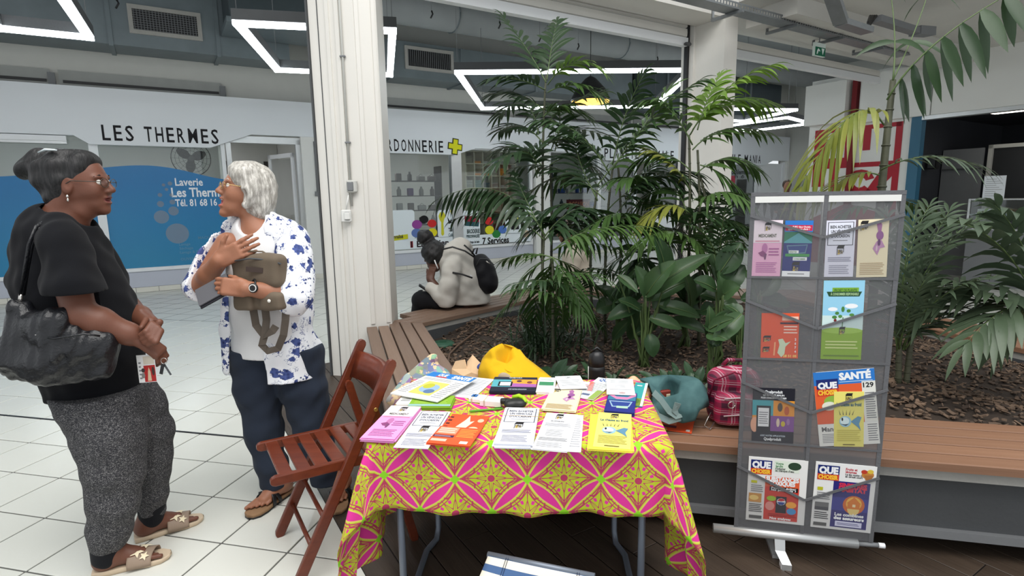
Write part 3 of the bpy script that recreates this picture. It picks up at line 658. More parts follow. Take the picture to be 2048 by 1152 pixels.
for a, b, z0, z1 in ((0, .07, .02, 2.4), (.83, .9, .02, 2.4), (0, .9, .02, .12), (0, .9, 2.32, 2.4)):
    mb = MB(); mb.bar(h0+dd*a+UZ*(z0+z1)/2, h0+dd*b+UZ*(z0+z1)/2, .04, z1-z0); mb.build('leaf_frame', M_frame, D1)
mb = MB(); mb.bar(h0+dd*.05+UZ*1.2, h0+dd*.85+UZ*1.2, .008, 2.2); mb.build('leaf_pane', M_glass, D1); MB().bar(h0+dd*.8+UZ*1.05-FU*.05, h0+dd*.8+UZ*1.05+FU*.05, .02, .02).build('handle', M_alu, D1)
mb = MB(); fbox(mb, 3.45, 4.66, -2.9, -2.8, 0, 2.85); S('wall_laundry', mb, M_int, 'pale inner wall of the laundry with dark slots')
for k, u in enumerate((3.55, 3.8, 4.1, 4.35)):
    T = thing('wall_banner', ['narrow dark wall banner beside the laundry door frame', 'second narrow dark banner on the laundry inner wall', 'third narrow dark banner on the laundry inner wall', 'narrow dark banner behind the swung glass laundry door'][k], 'banner', fp(u, -2.78, 1.9), group='dark banners in the laundry'); mb = MB(); fbox(mb, u, u+.09, -2.8, -2.78, 1.9, 2.4); mb.build('cloth', M_intd, T)
T = thing('fire_extinguisher', 'red fire extinguisher inside the laundry doorway', 'extinguisher', fp(4.4, -2.3, .9)); MB().lathe(fp(4.4, -2.6, 1.0), [(.06, 0), (.07, .05), (.07, .38), (.03, .45), (.02, .5)], 14).build('cylinder', flat((150, 24, 30), .3), T); MB().tube([fp(4.4, -2.6, 1.5), fp(4.5, -2.55, 1.45), fp(4.5, -2.55, 1.15)], .012, 6).build('hose', M_black, T)
T = thing('wall_switch', 'small grey switch on the white pillar by the laundry door', 'switch', fp(4.8, .15, 1.6)); mb = MB(); fbox(mb, 4.77, 4.85, .14, .18, 1.58, 1.67); mb.build('box', M_grey, T); MB().cyl(fp(4.81, .16, 1.67), fp(4.81, .16, 2.6), .008, 6).build('conduit', M_grey, T)

# ------------------------------------------------------------------ shoe repair shop: stickers and goods
def sticker(mb, poly, l=.012): mb.prism(poly, l-.003, l, 0, (F0, FU, UZ, FN))
def rrect(a, b, c, d, r=.06): return [(x+r*math.cos(t), y+r*math.sin(t)) for x, y, t0 in ((b-r, d-r, 0), (a+r, d-r, PI/2), (a+r, c+r, PI), (b-r, c+r, 1.5*PI)) for t in (t0, t0+PI/4, t0+PI/2)]
M_stw = flat((230, 238, 242))
for W, a, b, hole in ((W2, 5.05, 7.72, (6.85, 7.32)), (W3, 7.96, 9.8, (8.38, 9.12))):
    mb = MB(); sticker(mb, [(a, .44), (b, .44), (b, .66), (a, .66)])
    if W is W2: sticker(mb, rrect(6.2, 6.83, .64, 1.27)); sticker(mb, rrect(7.36, 7.72, .64, 1.25)); sticker(mb, [(a, .6), (6.3, .6), (6.3, 1.27), (a, 1.27)])
    else: sticker(mb, rrect(7.96, 8.42, .64, 1.22)); sticker(mb, [(9.1, .64), (9.8, .64), (9.8, 1.3), (9.3, 1.22), (9.1, 1.2)])
    mb.build('white_sticker', M_stw, W)
def dots(W, lst):
    for (x, y, r, c) in lst:
        d = ray(x, y); t_ = (F0+FN*.014-CAM).dot(FN)/d.dot(FN); p = CAM+d*t_; u, z, R_ = (p-F0).dot(FU), p.z, r*t_/FPX
        mb = MB(); sticker(mb, [(u+R_*1.2*math.cos(a), z+R_*math.sin(a)) for a in np.linspace(0, 2*PI, 21)[:-1]], .016); mb.build('dot_sticker', flat(c), W)
dots(W2, [(848, 439, 8, (24, 24, 26)), (864, 447, 8, (206, 44, 46)), (834, 449, 9, (150, 70, 150)), (833, 466, 9, (98, 122, 180)), (865, 465, 8.5, (226, 214, 36)), (906, 423, 5, (222, 210, 40))])
dots(W3, [(992, 433, 7.5, (24, 24, 26)), (978, 442, 8, (206, 44, 46)), (979, 460, 8.5, (230, 222, 44)), (993, 468, 8, (44, 128, 62)), (1005, 459, 8, (84, 122, 196))])
def ftxt(W, items):
    for (s, x, y, h, wd, c) in items:
        d = ray(x, y); t_ = (F0+FN*.016-CAM).dot(FN)/d.dot(FN); p = CAM+d*t_; k = t_/FPX
        mb = MB(); put_text(mb, s, ffr(.017), (p-F0).dot(FU), p.z, h*k, wd=wd, bold=.03); mb.build('lettering', flat(c), W)
ftxt(W2, [('1 Entretien', 822, 495, 12, .9, (40, 30, 34)), ('1', 821, 495, 12, .06, (170, 30, 40)), ('Talons', 897, 463, 7, .2, (30, 44, 50)), ('Collages', 897, 473, 6, .2, (90, 110, 116)), ('Personnalisé', 772, 478, 7, .38, (40, 44, 50))])
ftxt(W3, [('7 Services', 965, 488, 12, .72, (24, 22, 24)), ('BRODERIE', 934, 467, 8, .33, (36, 60, 60)), ('PERSONNALISÉE', 933, 476, 6, .34, (60, 84, 84)), ('sur draps de bain', 934, 487, 5, .32, (60, 64, 70))])
mb = MB(); sticker(mb, [(6.2, .72), (6.66, .76), (6.66, .66), (6.2, .62)], .016); mb.build('yellow_strip', flat((206, 204, 40)), W2)
u = 7.46; mb = MB(); sticker(mb, [(u-.07, 1.12), (u-.03, 1.2), (u+.06, 1.2), (u+.1, 1.12), (u+.06, 1.04), (u+.04, .96), (u+.05, .72), (u+.01, .68), (u-.02, .72), (u-.01, .98), (u-.05, 1.04)], .016); mb.build('key_picture', flat((208, 204, 52)), W2)
mb = MB(); u = 7.6; sticker(mb, [(u, 1.1), (u+.06, 1.0), (u+.1, 1.06), (u+.1, .96), (u+.03, .94)], .016); mb.build('shoe_picture', M_ink, W2)
mb = MB(); sticker(mb, [(8.03, .98), (8.4, .95), (8.4, 1.08), (8.03, 1.1)], .016); mb.build('towel_picture_red', flat((150, 40, 60)), W3); mb = MB(); sticker(mb, [(8.04, .88), (8.38, .85), (8.4, .95), (8.03, .98)], .016); mb.build('towel_picture_teal', flat((44, 84, 90)), W3)
u = 9.36; mb = MB(); sticker(mb, [(u-.1, .74), (u+.12, .74), (u+.12, 1.12), (u+.22, 1.02), (u+.26, 1.1), (u+.12, 1.26), (u+.04, 1.24), (u-.02, 1.24), (u-.1, 1.27), (u-.26, 1.12), (u-.2, 1.04), (u-.1, 1.1)], .016); mb.build('tshirt_picture', M_ink, W3)
for z in (.98, .88): mb = MB(); sticker(mb, [(u-.08, z), (u+.1, z), (u+.1, z+.06), (u-.08, z+.06)], .018); mb.build('tshirt_print', flat((206, 206, 90)), W3)
mb = MB(); sticker(mb, [(9.56, .56), (9.74, .52), (9.78, .68), (9.62, .74)], .016); mb.build('tote_picture', flat((196, 176, 150)), W3)
D2 = MB(); fbox(D2, 7.72, 7.96, -.07, .07, 0, 2.6); S('door_2', D2, M_alu, 'grey aluminium door post of the shoe repair shop')
T = thing('cube_shelf', 'cream cube shelf full of folded cloth in the shoe repair shop', 'shelf', fp(9.2, -.9, 0))
for i in range(7): mb = MB(); fbox(mb, 8.48+i*.235, 8.50+i*.235, -1.1, -.75, .3, 2.62); mb.build('upright', mk('cream_shelf', (232, 222, 196), .6, .03), T)
for j in range(9): mb = MB(); fbox(mb, 8.48, 9.91, -1.1, -.75, .3+j*.286, .318+j*.286); mb.build('shelf_board', MATS['cream_shelf'], T)
mb = MB(); fbox(mb, 8.48, 9.91, -1.12, -1.1, .3, 2.62); mb.build('back_panel', MATS['cream_shelf'], T)
rg = random.Random(3); cols = ((200, 170, 90), (190, 186, 176), (150, 140, 120), (120, 150, 140), (220, 140, 50), (170, 160, 150), (90, 96, 92))
for i in range(5):
    for j in range(4, 7):
        c = cols[rg.randrange(7)]; u = 8.505+(i+(j%2))*.235
        T = thing('folded_cloth', '%s folded cloth pile in the %s row of the cream cube shelf' % (('ochre', 'pale grey', 'brown', 'sea green', 'orange', 'taupe', 'dark grey')[cols.index(c)], ('fifth', 'sixth', 'top')[j-4]), 'cloth', fp(u+.1, -.92, .32+(j+1)*.286), group='folded cloths in the cube shelf')
        for k in range(rg.randint(1, 3)): mb = MB(); fbox(mb, u+.02, u+.19, -1.05, -.8, .32+(j+1)*.286+k*.06, .375+(j+1)*.286+k*.06); mb.build('fold', flat(c), T)
CN = {}
def clutter(u0, u1, v, z0, z1, nz, n, seed, group, where, cols):
    rg = random.Random(seed); A = {}; nu = int((u1-u0)/.27)
    slots = [(i, j) for i in range(nu) for j in range(nz)]; rg.shuffle(slots)
    for (i, j) in slots[:n]:
        u, z = u0+(i+.5)*(u1-u0)/nu, z0+j*(z1-z0)/nz+.001; kind = rg.randrange(3); cn, c = cols[rg.randrange(len(cols))]; nm = ('carton', 'bottle', 'carry_case')[kind]
        if (kind, c) not in A:
            mb = MB()
            if kind == 0: mb.bbox((0, 0, .09), (.14, .1, .18), .01)
            elif kind == 1: mb.lathe((0, 0, 0), [(.05, 0), (.055, .02), (.055, .14), (.025, .18), (.025, .22)], 10)
            else: mb.bbox((0, 0, .06), (.2, .12, .12), .015); mb.tube([(-.06, 0, .12), (0, 0, .17), (.06, 0, .12)], .008, 5)
            A[(kind, c)] = mb.mesh(nm, flat(c))
        o = put(nm, A[(kind, c)], None, 'small %s %s on the %s shelf of the %s' % (cn, ('carton', 'bottle', 'carry case')[kind], ('lowest', 'second', 'third', 'fourth', 'top')[j], where), ('carton', 'bottle', 'case')[kind], group, loc=fp(u, v, z)); o.rotation_euler = (0, 0, math.radians(31.9)+rg.uniform(-.12, .12))
def rack(label, u0, u1, v, z0, z1, n, mat, grp=None):
    T = thing('shop_rack', label, 'rack', fp((u0+u1)/2, v, 0), group=grp)
    for j in range(n): mb = MB(); fbox(mb, u0, u1, v-.2, v+.2, z0+j*(z1-z0)/n-.02, z0+j*(z1-z0)/n); mb.build('shelf_board', mat, T)
    for u in (u0, u1-.03): mb = MB(); fbox(mb, u, u+.03, v-.2, v+.2, 0, z1); mb.build('upright', mat, T)
rack('dark display rack of small goods behind the shoe repair window', 6.75, 8.3, -1.9, .5, 2.3, 5, M_intd)
clutter(6.79, 8.26, -1.9, .5, 2.3, 5, 25, 5, "goods on the dark display rack", "dark shoe repair rack", (("black", (60, 56, 54)), ("brown", (120, 110, 104)), ("grey", (150, 146, 140)), ("navy", (36, 40, 60)), ("purple", (90, 60, 120)), ("pale", (180, 176, 170))))
rack('grey rack of pet goods behind the palms', 11.5, 14.7, -1.6, .4, 2.4, 5, M_dgrey)
clutter(11.55, 14.65, -1.6, .4, 2.4, 5, 42, 6, "goods on the pet shop rack", "grey pet shop rack", (("blue", (40, 70, 140)), ("pale grey", (150, 160, 160)), ("dark grey", (60, 70, 76)), ("cream", (180, 180, 170)), ("red", (140, 40, 44)), ("mid grey", (90, 100, 104))))
rack('pale rack of phone goods behind the far window', 17.1, 19.95, -1.5, .4, 2.0, 5, M_alu)
clutter(17.15, 19.9, -1.5, .4, 2.0, 5, 36, 7, "goods on the phone shop rack", "pale phone shop rack", (("red", (170, 60, 60)), ("green", (60, 80, 70)), ("pale grey", (150, 150, 150)), ("dark grey", (90, 90, 96))))
T = thing('shop_poster', 'red poster with the word OCCASION in the pet shop window', 'poster', fp(10.9, -.03, 1.2)); mb = MB(); fbox(mb, 10.95, 11.7, -.04, -.02, 1.18, 1.42); mb.build('sheet', flat((96, 30, 34)), T); mb = MB(); put_text(mb, 'OCCASION', ffr(-.018), 11.0, 1.24, .12, wd=.65, bold=.03); mb.build('lettering', flat((200, 120, 90)), T)
D3 = MB(); fbox(D3, 13.9, 14.0, -.06, .06, 0, 2.56); fbox(D3, 14.95, 15.05, -.06, .06, 0, 2.56); fbox(D3, 13.9, 15.05, -.06, .06, 2.45, 2.56); d3 = S('door_3', D3, M_frame, 'glazed pet shop door with a low white panel'); mb = MB(); fbox(mb, 14, 14.95, -.02, -.01, .9, 2.45); mb.build('pane', M_glass, d3); mb = MB(); fbox(mb, 14, 14.95, -.03, .0, .02, .9); mb.build('panel', M_frame, d3)
D4 = MB(); fbox(D4, 18.7, 18.8, -.06, .06, 0, 2.5); fbox(D4, 19.9, 20.0, -.06, .06, 0, 2.5); d4 = S('door_4', D4, M_frame, 'white phone shop door'); mb = MB(); fbox(mb, 18.8, 19.9, -.03, .0, .02, 2.45); mb.build('panel', M_frame, d4)
ftxt(W5, [('mobilemania', 1455, 348, 9, 1.2, (60, 64, 66)), ('ĥ  ô', 1468, 356, 6, .5, (60, 64, 66))])
mb = MB(); sticker(mb, [(16.9+.3, 1.75), (17.5, 1.75), (17.5, 2.05), (17.2, 2.05)], .016); mb.build('red_sticker', flat((170, 60, 76)), W5)

# ------------------------------------------------------------------ right wing: wall with red lettering, counter shop
RW0 = V(6.62, 9.03, 0); RD = V(.5284, -.849, 0); RN = V(-.849, -.5284, 0)         # along the wall towards the viewer, normal into the hall
def rp(s, v, z): return RW0+RD*s+RN*v+UZ*z
def rbox(mb, s0, s1, v0, v1, z0, z1, mi=0): return mb.hexa([rp(s0, v1, z0), rp(s1, v1, z0), rp(s1, v0, z0), rp(s0, v0, z0), rp(s0, v1, z1), rp(s1, v1, z1), rp(s1, v0, z1), rp(s0, v0, z1)][::1], mi)
mb = MB(); rbox(mb, -1.97, -.28, -.2, 0, 0, 3.5); rbox(mb, -.28, 6, -.2, 0, 2.66, 3.5); wr = S('wall_right', mb, M_white, 'white wall with big red lettering beside the dark counter shop')
mb = MB(); rbox(mb, -1.05, .0, .0, .12, 2.66, 3.44); mb.build('fascia_panel', M_white, wr); mb = MB(); rbox(mb, .01, 6, .0, .1, 2.66, 3.5); mb.build('fascia_panel', M_white, wr)
mb = MB(); rbox(mb, -1.97, -1.25, .0, .2, 2.7, 3.4); mb.build('fascia_panel', M_white, wr); mb = MB(); rbox(mb, -1.2, -1.12, .0, .1, 0, 3.4); mb.build('red_guide', flat((120, 36, 40)), wr)
M_red = flat((168, 34, 48), .4); RF = (RW0+RN*.002, RD, UZ, RN)
def red(poly): mb = MB(); mb.prism(poly, 0, .006, 0, RF); mb.build('red_letter', M_red, wr)
red([(-1.85, 2.62), (-.42, 2.62), (-.42, 2.55), (-1.85, 2.55)])
for a, b, c, d in ((-1.85, -1.62, 1.6, 2.55), (-1.3, -1.18, 2.0, 2.55), (-1.0, -.88, 2.2, 2.55), (-.5, -.4, .9, 2.62), (-1.3, -.5, 1.92, 2.0), (-1.85, -1.3, 1.92, 2.1), (-1.5, -1.38, 1.5, 1.92), (-1.22, -1.12, 1.5, 1.8)): red([(a, c), (b, c), (b, d), (a, d)])
red([(-1.0+.24*math.cos(t), 1.66+.22*math.sin(t)) for t in np.linspace(.3, 5.6, 14)]+[(-1.0+.1*math.cos(t), 1.66+.09*math.sin(t)) for t in np.linspace(5.6, .3, 14)])
red([(-.9, 1.5), (-.62, 1.95), (-.5, 1.95), (-.5, 1.75), (-.72, 1.5)])
red([(-1.85, .2), (-.5, .2), (-.5, 1.1), (-1.2, 1.3), (-1.85, 1.0)])
M_teal = mk('teal_frame', (44, 100, 128), .5, .06, 5)
mb = MB(); rbox(mb, -.27, -.12, -.1, .04, 0, 2.66); wf = S('door_5', mb, M_teal, 'teal door frame of the dark counter shop'); mb = MB(); rbox(mb, -.12, 5.5, -.1, .06, 2.6, 2.7); mb.build('head', M_alu, wf)
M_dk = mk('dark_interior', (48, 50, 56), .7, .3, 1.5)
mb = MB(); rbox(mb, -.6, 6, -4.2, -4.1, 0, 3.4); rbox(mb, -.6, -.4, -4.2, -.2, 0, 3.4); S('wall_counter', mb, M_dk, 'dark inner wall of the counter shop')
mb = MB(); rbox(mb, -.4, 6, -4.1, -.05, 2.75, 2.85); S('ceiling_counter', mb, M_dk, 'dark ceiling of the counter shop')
T = thing('ceiling_or_fill_lamp', 'dim ceiling lamp inside the dark counter shop', 'lamp', rp(1.0, -1.0, 2.74)); mb = MB(); rbox(mb, .4, 1.6, -1.1, -.9, 2.70, 2.75); mb.build('housing', M_frame, T); mb = MB(); rbox(mb, .43, 1.57, -1.08, -.92, 2.685, 2.70); mb.build('diffuser', emit('dim_fill_tube', (255, 246, 230), 4), T)  # added fill lamp, only there to lift the black interior of the counter shop
T = thing('partition_panel', 'pale grey partition panel inside the dark counter shop', 'panel', rp(-.1, -1.5, 0)); mb = MB(); rbox(mb, -.38, .2, -1.56, -1.5, 0, 2.2); mb.build('panel', M_grey, T); mb = MB(); rbox(mb, -.38, .2, -1.5, -1.48, 1.84, 1.87); mb.build('rail', M_dgrey, T)
T = thing('wall_speaker', 'small black speaker box on the inner wall of the counter shop', 'speaker', rp(-.3, -1.0, 1.9)); mb = MB(); rbox(mb, -.36, -.22, -1.0, -.86, 1.86, 2.1); mb.build('cabinet', M_black, T); mb = MB(); rbox(mb, -.34, -.24, -.86, -.855, 1.88, 2.08); mb.build('grille', M_dgrey, T)
T = thing('tall_cabinet', 'black open cabinet with pale frame inside the counter shop', 'cabinet', rp(.9, -1.9, 0)); mb = MB(); rbox(mb, .24, 2.6, -2.4, -1.75, 0, 2.2); mb.build('carcass', M_black, T)
for a, b, c, d in ((.2, .26, 0, 2.25), (.2, 2.6, 2.19, 2.25), (.78, .82, .9, 2.19), (1.5, 1.54, .9, 2.19)): mb = MB(); rbox(mb, a, b, -1.75, -1.69, c, d); mb.build('frame', M_wallg, T)
mb = MB(); rbox(mb, .84, 1.48, -1.74, -1.72, .9, 2.1); mb.build('door', M_dk, T); mb = MB(); rbox(mb, 1.0, 1.3, -1.72, -1.7, 1.4, 1.9); mb.build('brown_sticker', flat((120, 92, 70)), T)
T = thing('glass_counter', 'glazed food display counter with pale frame', 'counter', rp(2, -.8, 0)); mb = MB(); rbox(mb, .42, 4, -1.2, -.55, 0, .88); mb.build('base', M_grey, T)
for z in (.88, 1.1, 1.34): mb = MB(); rbox(mb, .42, 4, -1.2, -.55, z, z+.02); mb.build('shelf', M_alu, T)
for s_ in (.40, 1.9): mb = MB(); rbox(mb, s_, s_+.03, -.57, -.54, .88, 1.36); mb.build('post', M_alu, T)
mb = MB(); rbox(mb, .44, 4, -.55, -.545, .9, 1.34); mb.build('pane', M_glass, T)
for k, (s_, c) in enumerate(((.58, (230, 228, 220)), (.83, (170, 130, 90)), (1.08, (226, 220, 206)), (1.33, (150, 110, 80)))):
    T = thing('food_tray', ['tray with a white card at the counter post', 'brown pastry tray in the glass counter', 'pale pastry tray in the glass counter', 'dark brown pastry tray in the glass counter'][k], 'tray', rp(s_, -.8, 1.12), group='trays in the glass counter'); mb = MB(); rbox(mb, s_-.11, s_+.11, -.95, -.65, 1.122, 1.135); mb.build('tray', M_alu, T); mb = MB(); rbox(mb, s_-.09, s_+.09, -.9, -.66, 1.136, 1.2); mb.build('food', flat(c), T)
T = thing('notice_sheet', 'white printed notice standing on the glass counter', 'notice', rp(.7, -.6, 1.36)); mb = MB(); rbox(mb, .55, .82, -.61, -.6, 1.362, 1.71); mb.build('sheet', M_wt, T); mb = MB()
for k in range(9): rbox(mb, .58, .79-.04*(k % 3), -.599, -.598, 1.4+k*.032, 1.406+k*.032)
mb.build('print', flat((150, 150, 150)), T)

# ------------------------------------------------------------------ planter with slatted bench
HA, HB = V(.292, -.956, 0), V(.682, .731, 0); HC = HA+HB
A0 = V(-.77, 4.68, 0); H_ = [A0]; H_.append(A0+HA*1.8); H_.append(H_[1]+HC*2.8); H_.append(H_[2]+HB*1.45); E_ = A0+HB*2.0+HC*2.25; H_ += [E_, A0+HB*2.0]   # ccw: A B C F E D
def off(poly, d):
    out = []; n = len(poly)
    for i in range(n):
        p, q, r = poly[i-1], poly[i], poly[(i+1) % n]; e0, e1 = (q-p).normalized(), (r-q).normalized(); n0, n1 = V(e0.y, -e0.x, 0), V(e1.y, -e1.x, 0); b = (n0+n1).normalized(); out.append(q+b*(d/b.dot(n0)))
    return out
T = thing('planter_bench', 'six sided slatted wooden bench around the planted bed', 'bench', V(1.2, 4.3, 0)); planter = T
NB, BWd, GAP = 5, .084, .011
for i in range(6):
    for k in range(NB):
        o0 = k*(BWd+GAP)+.004; a, b = off(H_, o0), off(H_, o0+BWd); j = (i+1) % 6; e = (a[j]-a[i]).normalized()*.003
        q = [a[i]+e, b[i]+e, b[j]-e, a[j]-e]
        if i == 0 and k >= 3: q[0], q[1] = A0+V(-.956, -.292, 0)*o0, A0+V(-.956, -.292, 0)*(o0+BWd)      # boards stop at the column
        if i == 5 and k >= 3: q[3], q[2] = A0+HB*.1+V(-.731, .682, 0)*o0, A0+HB*.1+V(-.731, .682, 0)*(o0+BWd)
        c = sum(q, V(0, 0, 0))/4; ang = math.atan2(e.y, e.x); Rm = Matrix.Rotation(-ang, 3, 'Z')
        loc = [Rm@(p-c) for p in q]; mb = MB(); r = .004
        lo = [V(p.x, p.y, -.018) for p in loc]; cc = V(0, 0, 0); mid = [V(p.x, p.y, .014) for p in loc]; tp = [V(p.x*.9985, p.y*.93, .018) for p in loc]
        mb.loft([lo, mid, tp], 0, False); o = mb.build('slat', M_boardf if i in (1, 2, 3) else M_board, T, local=True); o.location = c+UZ*.432-T.location; o.rotation_euler = (0, 0, ang)
def ringwall(nm, d0, d1, z0, z1, mt):
    a, b = off(H_, d0), off(H_, d1); mb = MB()
    for i in range(6):
        j = (i+1) % 6; p, q = b[i], b[j]
        if i == 0 and d1 > .3: p = A0+V(-.956, -.292, 0)*d1                       # the ring stops at the column
        if i == 5 and d1 > .3: q = A0+HB*.1+V(-.731, .682, 0)*d1
        mb.hexa([a[i]+UZ*z0, p+UZ*z0, q+UZ*z0, a[j]+UZ*z0, a[i]+UZ*z1, p+UZ*z1, q+UZ*z1, a[j]+UZ*z1])
    mb.build(nm, mt, T)
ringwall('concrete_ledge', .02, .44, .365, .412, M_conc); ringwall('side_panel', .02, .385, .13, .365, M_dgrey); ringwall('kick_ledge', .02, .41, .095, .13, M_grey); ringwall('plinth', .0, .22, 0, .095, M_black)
M_soil = mk('soil', (52, 42, 34), .95, .3, 20, .6, 60)
hc = sum(H_, V(0, 0, 0))/6
def in_bed(p, m=0.):
    for i in range(6):
        e = (H_[(i+1) % 6]-H_[i]).normalized()
        if (p-H_[i]).dot(V(-e.y, e.x, 0)) < m: return False
    return True
def bedz(x, y): return .335+.05*math.sin(x*2.1+.5)*math.sin(y*1.7)+.035*math.sin(x*5.3+y*3.1)+(.04 if x > 1.2 else 0)
inn = off(H_, .03); mb = MB(); nr = 26; rings = [[V(*(lerp(hc, p, f).xy), bedz(*lerp(hc, p, f).xy)) for s_ in range(6) for p in [lerp(inn[s_], inn[(s_+1) % 6], q/8) for q in range(8)]] for f in np.linspace(.02, 1, nr)]
mb.loft(rings, 0, True, False); soil = mb.build('soil_bed', M_soil, T)
def barkmat():
    n = NT('bark_chip'); f = n.noise(9, 4); g = n.voronoi(22, 'F1', 'Color'); sx = n.node('ShaderNodeSeparateColor'); n.link(g, sx.inputs[0])
    n.col(n.mix(X(n.t, sx.outputs[0])*.75+f*.2, srgb((44, 34, 28)), srgb((132, 108, 88)))); n.set(Roughness=.85); return n.m
rg = random.Random(11); mb = MB(); cnt = 0
while cnt < 9000:
    x, y = rg.uniform(-1, 3.6), rg.uniform(2.3, 6.3); p = V(x, y, 0)
    if not in_bed(p, .0): continue
    near = 1/(1+.18*(y-2.4)); 
    if rg.random() > near: continue
    cnt += 1; z = bedz(x, y)+rg.uniform(-.002, .018); a = rg.uniform(0, PI); L, wd, th = rg.uniform(.018, .05), rg.uniform(.01, .024), rg.uniform(.003, .007)
    R = Matrix.Rotation(a, 3, 'Z')@Matrix.Rotation(rg.gauss(0, .35), 3, 'X')@Matrix.Rotation(rg.gauss(0, .3), 3, 'Y')
    q = [(-L/2, -wd*.3), (-L*.1, -wd/2), (L/2, -wd*.2), (L*.42, wd*.4), (-L*.3, wd/2)]; c = V(x, y, z)
    mb.add([c+R@V(u, v, 0) for u, v in q]+[c+R@V(u*.9, v*.9, th) for u, v in q], [(5, 6, 7, 8, 9)]+[(i, (i+1) % 5, 5+(i+1) % 5, 5+i) for i in range(5)])
M_bark = barkmat(); mb.build('bark_mulch', M_bark, T, kind='stuff')
T = thing('irrigation_hose', 'brown irrigation hose curving over the bark mulch', 'hose', V(-.3, 4.2, .36))
q = [atz(x, y, .385) for x, y in ((1010, 636), (960, 655), (915, 672), (898, 690), (896, 715), (908, 745))]; q = [V(p.x, p.y, bedz(p.x, p.y)+.022) for p in q]; MB().tube(q, .009, 7).build('hose', mk('hose_brown', (92, 70, 54), .6), T)
T = thing('valve_cover', 'round green plastic valve cover lying in the mulch', 'cover', atz(885, 667, .38)); p = atz(885, 668, .37); MB().lathe(V(p.x, p.y, bedz(p.x, p.y)), [(.1, 0), (.1, .02), (.09, .032), (.03, .034)], 24).build('lid', mk('green_plastic', (40, 84, 62), .5), T); MB().bar(V(p.x-.03, p.y, bedz(p.x, p.y)+.038), V(p.x+.03, p.y, bedz(p.x, p.y)+.038), .012, .008).build('grip', MATS['green_plastic'], T)

# ------------------------------------------------------------------ printed pages
def logo(cx, cy, s):                                # small black and gold box emblem
    K, G = (36, 34, 34), (196, 170, 90); L = []
    L += [('r', cx-s*.5, cy-s*.3, cx-s*.42, cy+s*.25, K), ('r', cx-s*.5, cy+s*.18, cx+s*.5, cy+s*.3, K), ('r', cx+s*.42, cy-s*.1, cx+s*.5, cy+s*.25, K), ('p', [(cx-s*.5, cy+s*.3), (cx-s*.3, cy+s*.42), (cx+s*.6, cy+s*.42), (cx+s*.5, cy+s*.3)], K), ('r', cx-s*.36, cy-s*.25, cx-s*.05, cy+s*.1, G), ('r', cx, cy-s*.2, cx+s*.36, cy+s*.02, (150, 140, 120)), ('t', 'UFC', cx-s*.36, cy-s*.12, s*.22, K, s*.66)]
    return L
def draw(items, fr, w, h):
    mb = MB(); mats = []; idx = {}; o, ex, ey, ez = fr
    F = (o, ex*w, ey*h, ez); lift = .0004
    for it in items:
        k, c = it[0], it[-1] if it[0] != 't' else it[5]
        if c not in idx: idx[c] = len(mats); mats.append(flat(c))
        mi = idx[c]; lift += .00005
        if k == 'r': _, a, b, c_, d, _c = it; P_ = [(a, b), (c_, b), (c_, d), (a, d)]
        elif k == 'e': _, a, b, rx, ry, _c = it; P_ = [(a+rx*math.cos(t), b+ry*math.sin(t)) for t in np.linspace(0, 2*PI, 19)[:-1]]
        elif k == 'p': P_ = it[1]
        elif k == 'l':
            _, a, b, c_, d, n, _c = it
            for i in range(n):
                y = b+(d-b)*(i+.3)/n; e = c_-(c_-a)*[.0, .06, .02, .14, .05][i % 5]
                mb.add([o+ex*(x*w)+ey*(yy*h)+ez*lift for x, yy in ((a, y), (e, y), (e, y+(d-b)/n*.38), (a, y+(d-b)/n*.38))], [(0, 1, 2, 3)], mi)
            continue
        elif k == 't':
            _, s, x, y, hh, _c = it[:6]; wd = it[6] if len(it) > 6 else None; al = it[7] if len(it) > 7 else 'l'
            put_text(mb, s, fr, x*w, y*h, hh*h, wd=wd*w if wd else None, mi=mi, align=al, bold=it[8] if len(it) > 8 else .03, lift=lift, xs=.85); continue
        mb.add([o+ex*(x*w)+ey*(y*h)+ez*lift for x, y in P_], [tuple(range(len(P_)))], mi)
    return mb, mats
def fit(px, hit):                                   # four photographed corners TL TR BR BL -> rectangle in the plane
    TL, TR, BR, BL = [hit(*p) for p in px]; c = (TL+TR+BR+BL)/4; ex = ((TR-TL)+(BR-BL)).normalized(); ey0 = ((TL-BL)+(TR-BR)); ez = ex.cross(ey0).normalized(); ey = ez.cross(ex)
    a = .5*math.atan2((ey0.normalized()).dot(ex), ey0.normalized().dot(ey)); ex, ey = (ex*math.cos(a)-ey*math.sin(a)).normalized(), (ey*math.cos(a)+ex*math.sin(a)).normalized()
    w = ((TR-TL).length+(BR-BL).length)/2; h = ey0.length/2; return (c-ex*w/2-ey*h/2, ex, ey, ez), w, h
def page(name, label, fr, w, h, th, col, items, cat='leaflet', group=None, sheets=0, scol=None, curl=0., bow=0.):
    o, ex, ey, ez = fr; T = thing(name, label, cat, o+ex*w/2+ey*h/2, group=group)
    top = (o+ez*th, ex, ey, ez); rg = random.Random(hash(label) % 999 if False else len(label))
    mb = MB(); M_p = flat(col); n = max(1, sheets)
    for k in range(n):
        z0, z1 = th*k/n, th*(k+1)/n; j = (rg.uniform(-.004, .004), rg.uniform(-.004, .004), rg.uniform(-.02, .02)) if k < n-1 else (0, 0, 0)
        c = o+ex*(w/2+j[0])+ey*(h/2+j[1]); X_, Y_ = ex*math.cos(j[2])+ey*math.sin(j[2]), ey*math.cos(j[2])-ex*math.sin(j[2])
        mb.prism([(-w/2, -h/2), (w/2, -h/2), (w/2, h/2), (-w/2, h/2)], z0+(.0002 if k else 0), z1, 0, (c, X_, Y_, ez))
    mb.build('pages', flat(scol or col), T)
    if scol:
        items = [('r', 0, 0, 1, 1, col)]+items
    if items:
        pm, mats = draw(items, top, w, h); pm.build('cover_print', mats, T)
    return T
